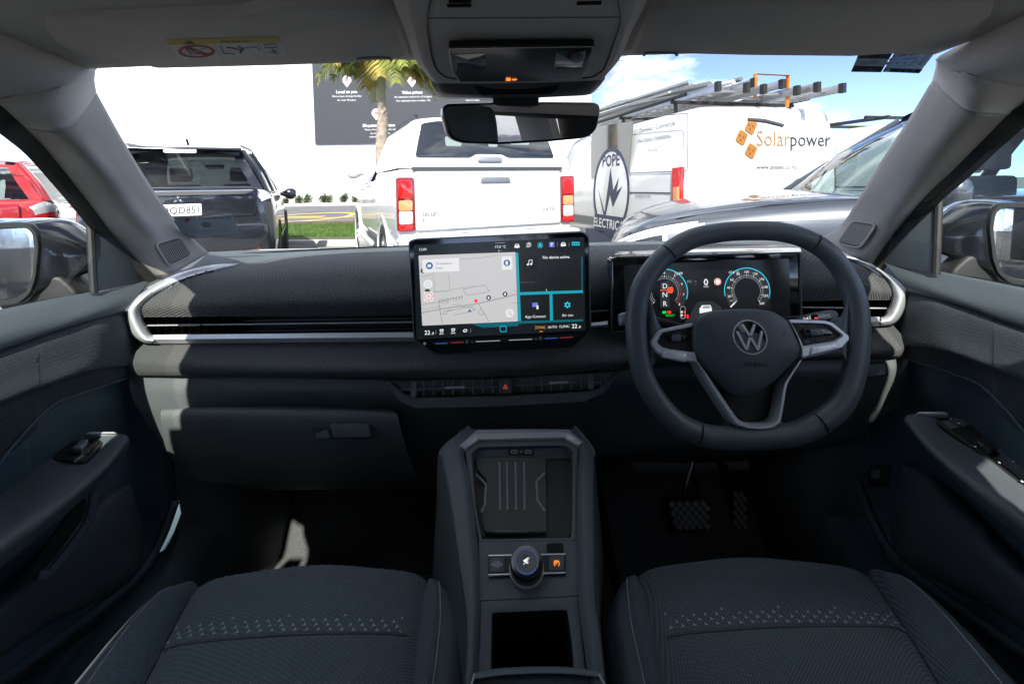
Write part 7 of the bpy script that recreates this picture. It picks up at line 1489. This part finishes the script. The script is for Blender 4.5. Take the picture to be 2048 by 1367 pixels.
# oval badge on the side
uc, vc = L1.px(*V3(52, 925)); bd = plate('side_badge', circ(.56, 40, uc, vc, .62), L1.fr, .002, 'paint_white', c.rt, 0, .008); MB().ring(circ(.56, 48, uc, vc, .62), circ(.50, 48, uc, vc, .56), L1.fr, .002, .0105).build('badge_ring', 'logo_navy', bd)
for P2 in ([(-.40, .05), (-.16, -.30), (.0, .34), (.10, .02), (.26, .20), (.20, .0), (.36, .08), (.10, -.22), (.0, -.05), (-.15, -.42)],): MB().add([L1.fr(uc + x, vc + y, .0125) for x, y in P2], [tuple(range(len(P2)))]).build('badge_bolt', 'logo_navy', bd, False)
text('POPE', L1.fr, uc, vc + .44, .16, 'logo_navy', bd, w=.0135, bold=.02); plate('badge_band', rrect(1.0, .24, .06, 3, uc, vc - .46), L1.fr, .002, 'logo_navy', bd, 0, .0125); text('ELECTRICAL', L1.fr, uc, vc - .46, .13, 'plate_white', bd, w=.0160, bold=.01)
plate('sill_band', [L1.px(*p) for p in ((1172, 455), (1260, 478), (1260, 520), (1172, 500))], L1.fr, .002, 'logo_navy', c.rt, 0, .003)
c.place(vx, vy, vyaw)
# roof rack and ladders
rk = thing('roof_rack', 'black steel rack bars on the roof of the electrician van', 'roof rack')
for y in (.45, 1.7, 2.9):
    tube('cross_bar', [V((-.86, y, 2.09)), V((.86, y, 2.09))], .022, 'black_matte', rk, 6)
    for x in (-.8, .8): tube('rack_foot', [V((x, y, 1.93)), V((x, y, 2.09))], .025, 'black_matte', rk, 6)
for x in (-.84, .84): tube('side_bar', [V((x, .2, 2.13)), V((x, 3.2, 2.13))], .02, 'black_matte', rk, 6)
rk.location = (vx, vy, G); rk.rotation_euler.z = R(vyaw)
def ladder(label, x, y0, y1, z, w_, rung=.28, tilt=0):
    t = thing('ladder', label, 'ladder', group='ladders on the van roof')
    for s in (-1, 1): bevel(box('stile', ORG, x + s * w_ / 2 - .018, x + s * w_ / 2 + .018, y0, y1, z - .045, z + .045, 'alu', t), .006); box('stile_cap', ORG, x + s * w_ / 2 - .022, x + s * w_ / 2 + .022, y0 - .03, y0 + .03, z - .052, z + .052, 'tyre', t)
    k = y0 + .2
    while k < y1: tube('rung', [V((x - w_ / 2, k, z)), V((x + w_ / 2, k, z))], .017, 'alu', t, 6); k += rung
    t.location = (vx, vy, G + tilt); t.rotation_euler.z = R(vyaw); return t
ladder('aluminium ladder lying lowest on the van rack, nearest its middle', .12, -.10, 3.4, 2.15, .44); ladder('aluminium ladder on top of the stack on the van rack', .10, .05, 3.2, 2.25, .38); ladder('long ladder at the left edge of the van rack', -.45, -.05, 3.8, 2.17, .36); ladder('ladder reaching out furthest over the van rear doors', .62, -.25, 3.0, 2.16, .34)
stp = thing('load_strap', 'orange strap tied over the ladders on the van', 'strap')
for x in (.28,): tube('webbing', [V((-.1, .02, 2.08)), V((-.1, .02, 2.34)), V((.34, .02, 2.34)), V((.34, .02, 2.05)), V((.34, .03, 1.99))], .028, 'strap_orange', stp, 6, flat=.25, up=(0, 1, 0))
stp.location = (vx, vy, G); stp.rotation_euler.z = R(vyaw)
rgp = random.Random(4)
ORD = ('leftmost', 'second from the left', 'third from the left', 'fourth from the left', 'fifth from the left', 'fifth from the right', 'fourth from the right', 'third from the right', 'second from the right', 'rightmost')
for i in range(10):
    x = -.85 + .125 * i + rgp.uniform(-.03, .03); t = thing('conduit_pipe', 'conduit pipe in the bundle on the van rack, %s of the ten' % ORD[i], 'pipe', group='conduit pipes on the van roof')
    tube('pipe', [V((x, .3 + rgp.uniform(-.3, .6), 2.20 + rgp.uniform(0, .10))), V((x - .1, 2.0, 2.24 + rgp.uniform(0, .12))), V((x - .2, 3.9, 2.2 + rgp.uniform(0, .1)))], rgp.uniform(.02, .045), ('alu', 'plate_white', 'grey_light')[i % 3], t, 7); t.location = (vx, vy, G); t.rotation_euler.z = R(vyaw)
for i, (x, y, mm, lb) in enumerate(((-.36, .75, 'tape_blue', 'blue tape tied round the pipes on the van rack'), (.06, .7, 'lamp_red', 'red rag tied to the ladders on the van rack'))):
    t = thing('marker_rag', lb, 'rag'); m = MB(); 
    for k in range(5): m.tube([V((x + rgp.uniform(-.06, .06), y, 2.24)), V((x + rgp.uniform(-.1, .1), y - .05, 2.36)), V((x + rgp.uniform(-.12, .12), y - .08, 2.22))], .022, 6, flat=.4)
    m.build('cloth', mm, t); t.location = (vx, vy, G); t.rotation_euler.z = R(vyaw)
# second van, further right
c, rf = van('parked_van', 'second white van half hidden behind the right pillar, with black roof bars')
for x in (-.6, .6): tube('roof_bar', [V((x, .3, 2.08)), V((x, 3.0, 2.10))], .03, 'black_matte', c.rt, 6)
for y in (.5, 1.6, 2.7): tube('roof_bar', [V((-.8, y, 2.10)), V((.8, y, 2.10))], .028, 'black_matte', c.rt, 6)
plate('rear_window', rrect(1.5, .55, .08, 4, 0, .3), rf, .006, 'window_dark', c.rt, .002, .012)
pq = PY(1885, 300, 6.6); c.place(pq.x, 6.6, 12)

# ---- grey SUV crossing on the right
c = Car('grey_suv', 'metallic grey SUV close on the right, its bonnet and windscreen towards us', 'car', 'paint_grey')
c.body([(0, .76, .42, .98, .02), (.05, .85, .30, 1.05, .02), (.3, .905, .26, 1.08, .02), (1.2, .92, .24, 1.06, .03), (2.4, .92, .24, 1.05, .03), (2.95, .92, .25, 1.06, .03), (3.3, .915, .26, 1.05, .05), (3.8, .90, .28, 1.0, .065), (4.2, .86, .30, .93, .055), (4.42, .76, .34, .84, .04), (4.52, .58, .42, .74, .02)])
c.cabin(1.06, 1.70, .84, .62, .10, .50, 2.30, 3.05, ('A', .5, 'D'), tint='pale_glass', roof='paint_grey')
for s in (-1, 1):
    for y in (.85, 3.55): c.wheel(s * .92, y, .36)
    mo_ = c.mirror(s, 2.86, 1.10, .86); tube('mirror_trim', [V((s * .98, 2.82, 1.05)), V((s * 1.1, 2.80, 1.05))], .014, 'chrome', mo_, 6)
    for y in (1.05, 2.0, 3.0): c.line('door_gap', [(y, .25), (y, .75)], s, .004)
    c.line('bonnet_gap', [(3.1, .745), (3.6, .735), (4.1, .72), (4.4, .70)], s, .005); c.line('wing_crease', [(3.0, .60), (3.7, .62), (4.2, .60)], s, .003, 'paint_grey')
    hl = c.patch('head_lamp', s, 4.02, 4.5, .52, .64, 'lamp_clear', .014, 14, 8, sk=-.06); c.patch('lamp_bar', s, 4.0, 4.5, .63, .655, 'plate_white', .02, 14, 3, hl); c.patch('lamp_core', s, 4.2, 4.42, .54, .60, 'window_dark', .019, 8, 4, hl); c.patch('lamp_core', s, 4.08, 4.17, .55, .60, 'alloy', .019, 4, 4, hl)
    c.patch('fog_grille', s, 4.3, 4.5, .28, .42, 'black_gloss', .012)
gf = Fr(V((0, 4.53, .62)), V((0, 1, 0))); plate('grille', rrect(.9, .20, .05), gf, .02, 'black_gloss', c.rt, .005, -.01)
th = R(75); r_ = V((math.cos(th), math.sin(th), 0)); f_ = V((-math.sin(th), math.cos(th), 0)); mir = PY(1925, 355, 2.19); og = mir + r_ * 1.05 - f_ * 2.83; c.place(og.x, og.y, 75)

# ---- pale SUV behind us, in the mirror
c = Car('white_suv', 'white SUV parked behind us, seen only in the interior mirror', 'car', 'paint_white')
c.body([(0, .74, .42, .98, .02), (.05, .84, .30, 1.04, .02), (.25, .895, .26, 1.07, .02), (2.4, .90, .24, 1.04, .03), (3.3, .89, .25, 1.02, .06), (3.9, .87, .27, .95, .08), (4.4, .80, .32, .80, .06), (4.6, .62, .40, .68, .03)])
c.cabin(1.05, 1.66, .82, .60, .06, .40, 2.2, 3.2, ('A', .45, 'D'))
for s in (-1, 1):
    for y in (.85, 3.55): c.wheel(s * .90, y, .35)
    c.patch('head_lamp', s, 4.2, 4.5, .5, .62, 'lamp_clear', .012)
c.place(3.4, -12.5, 60)
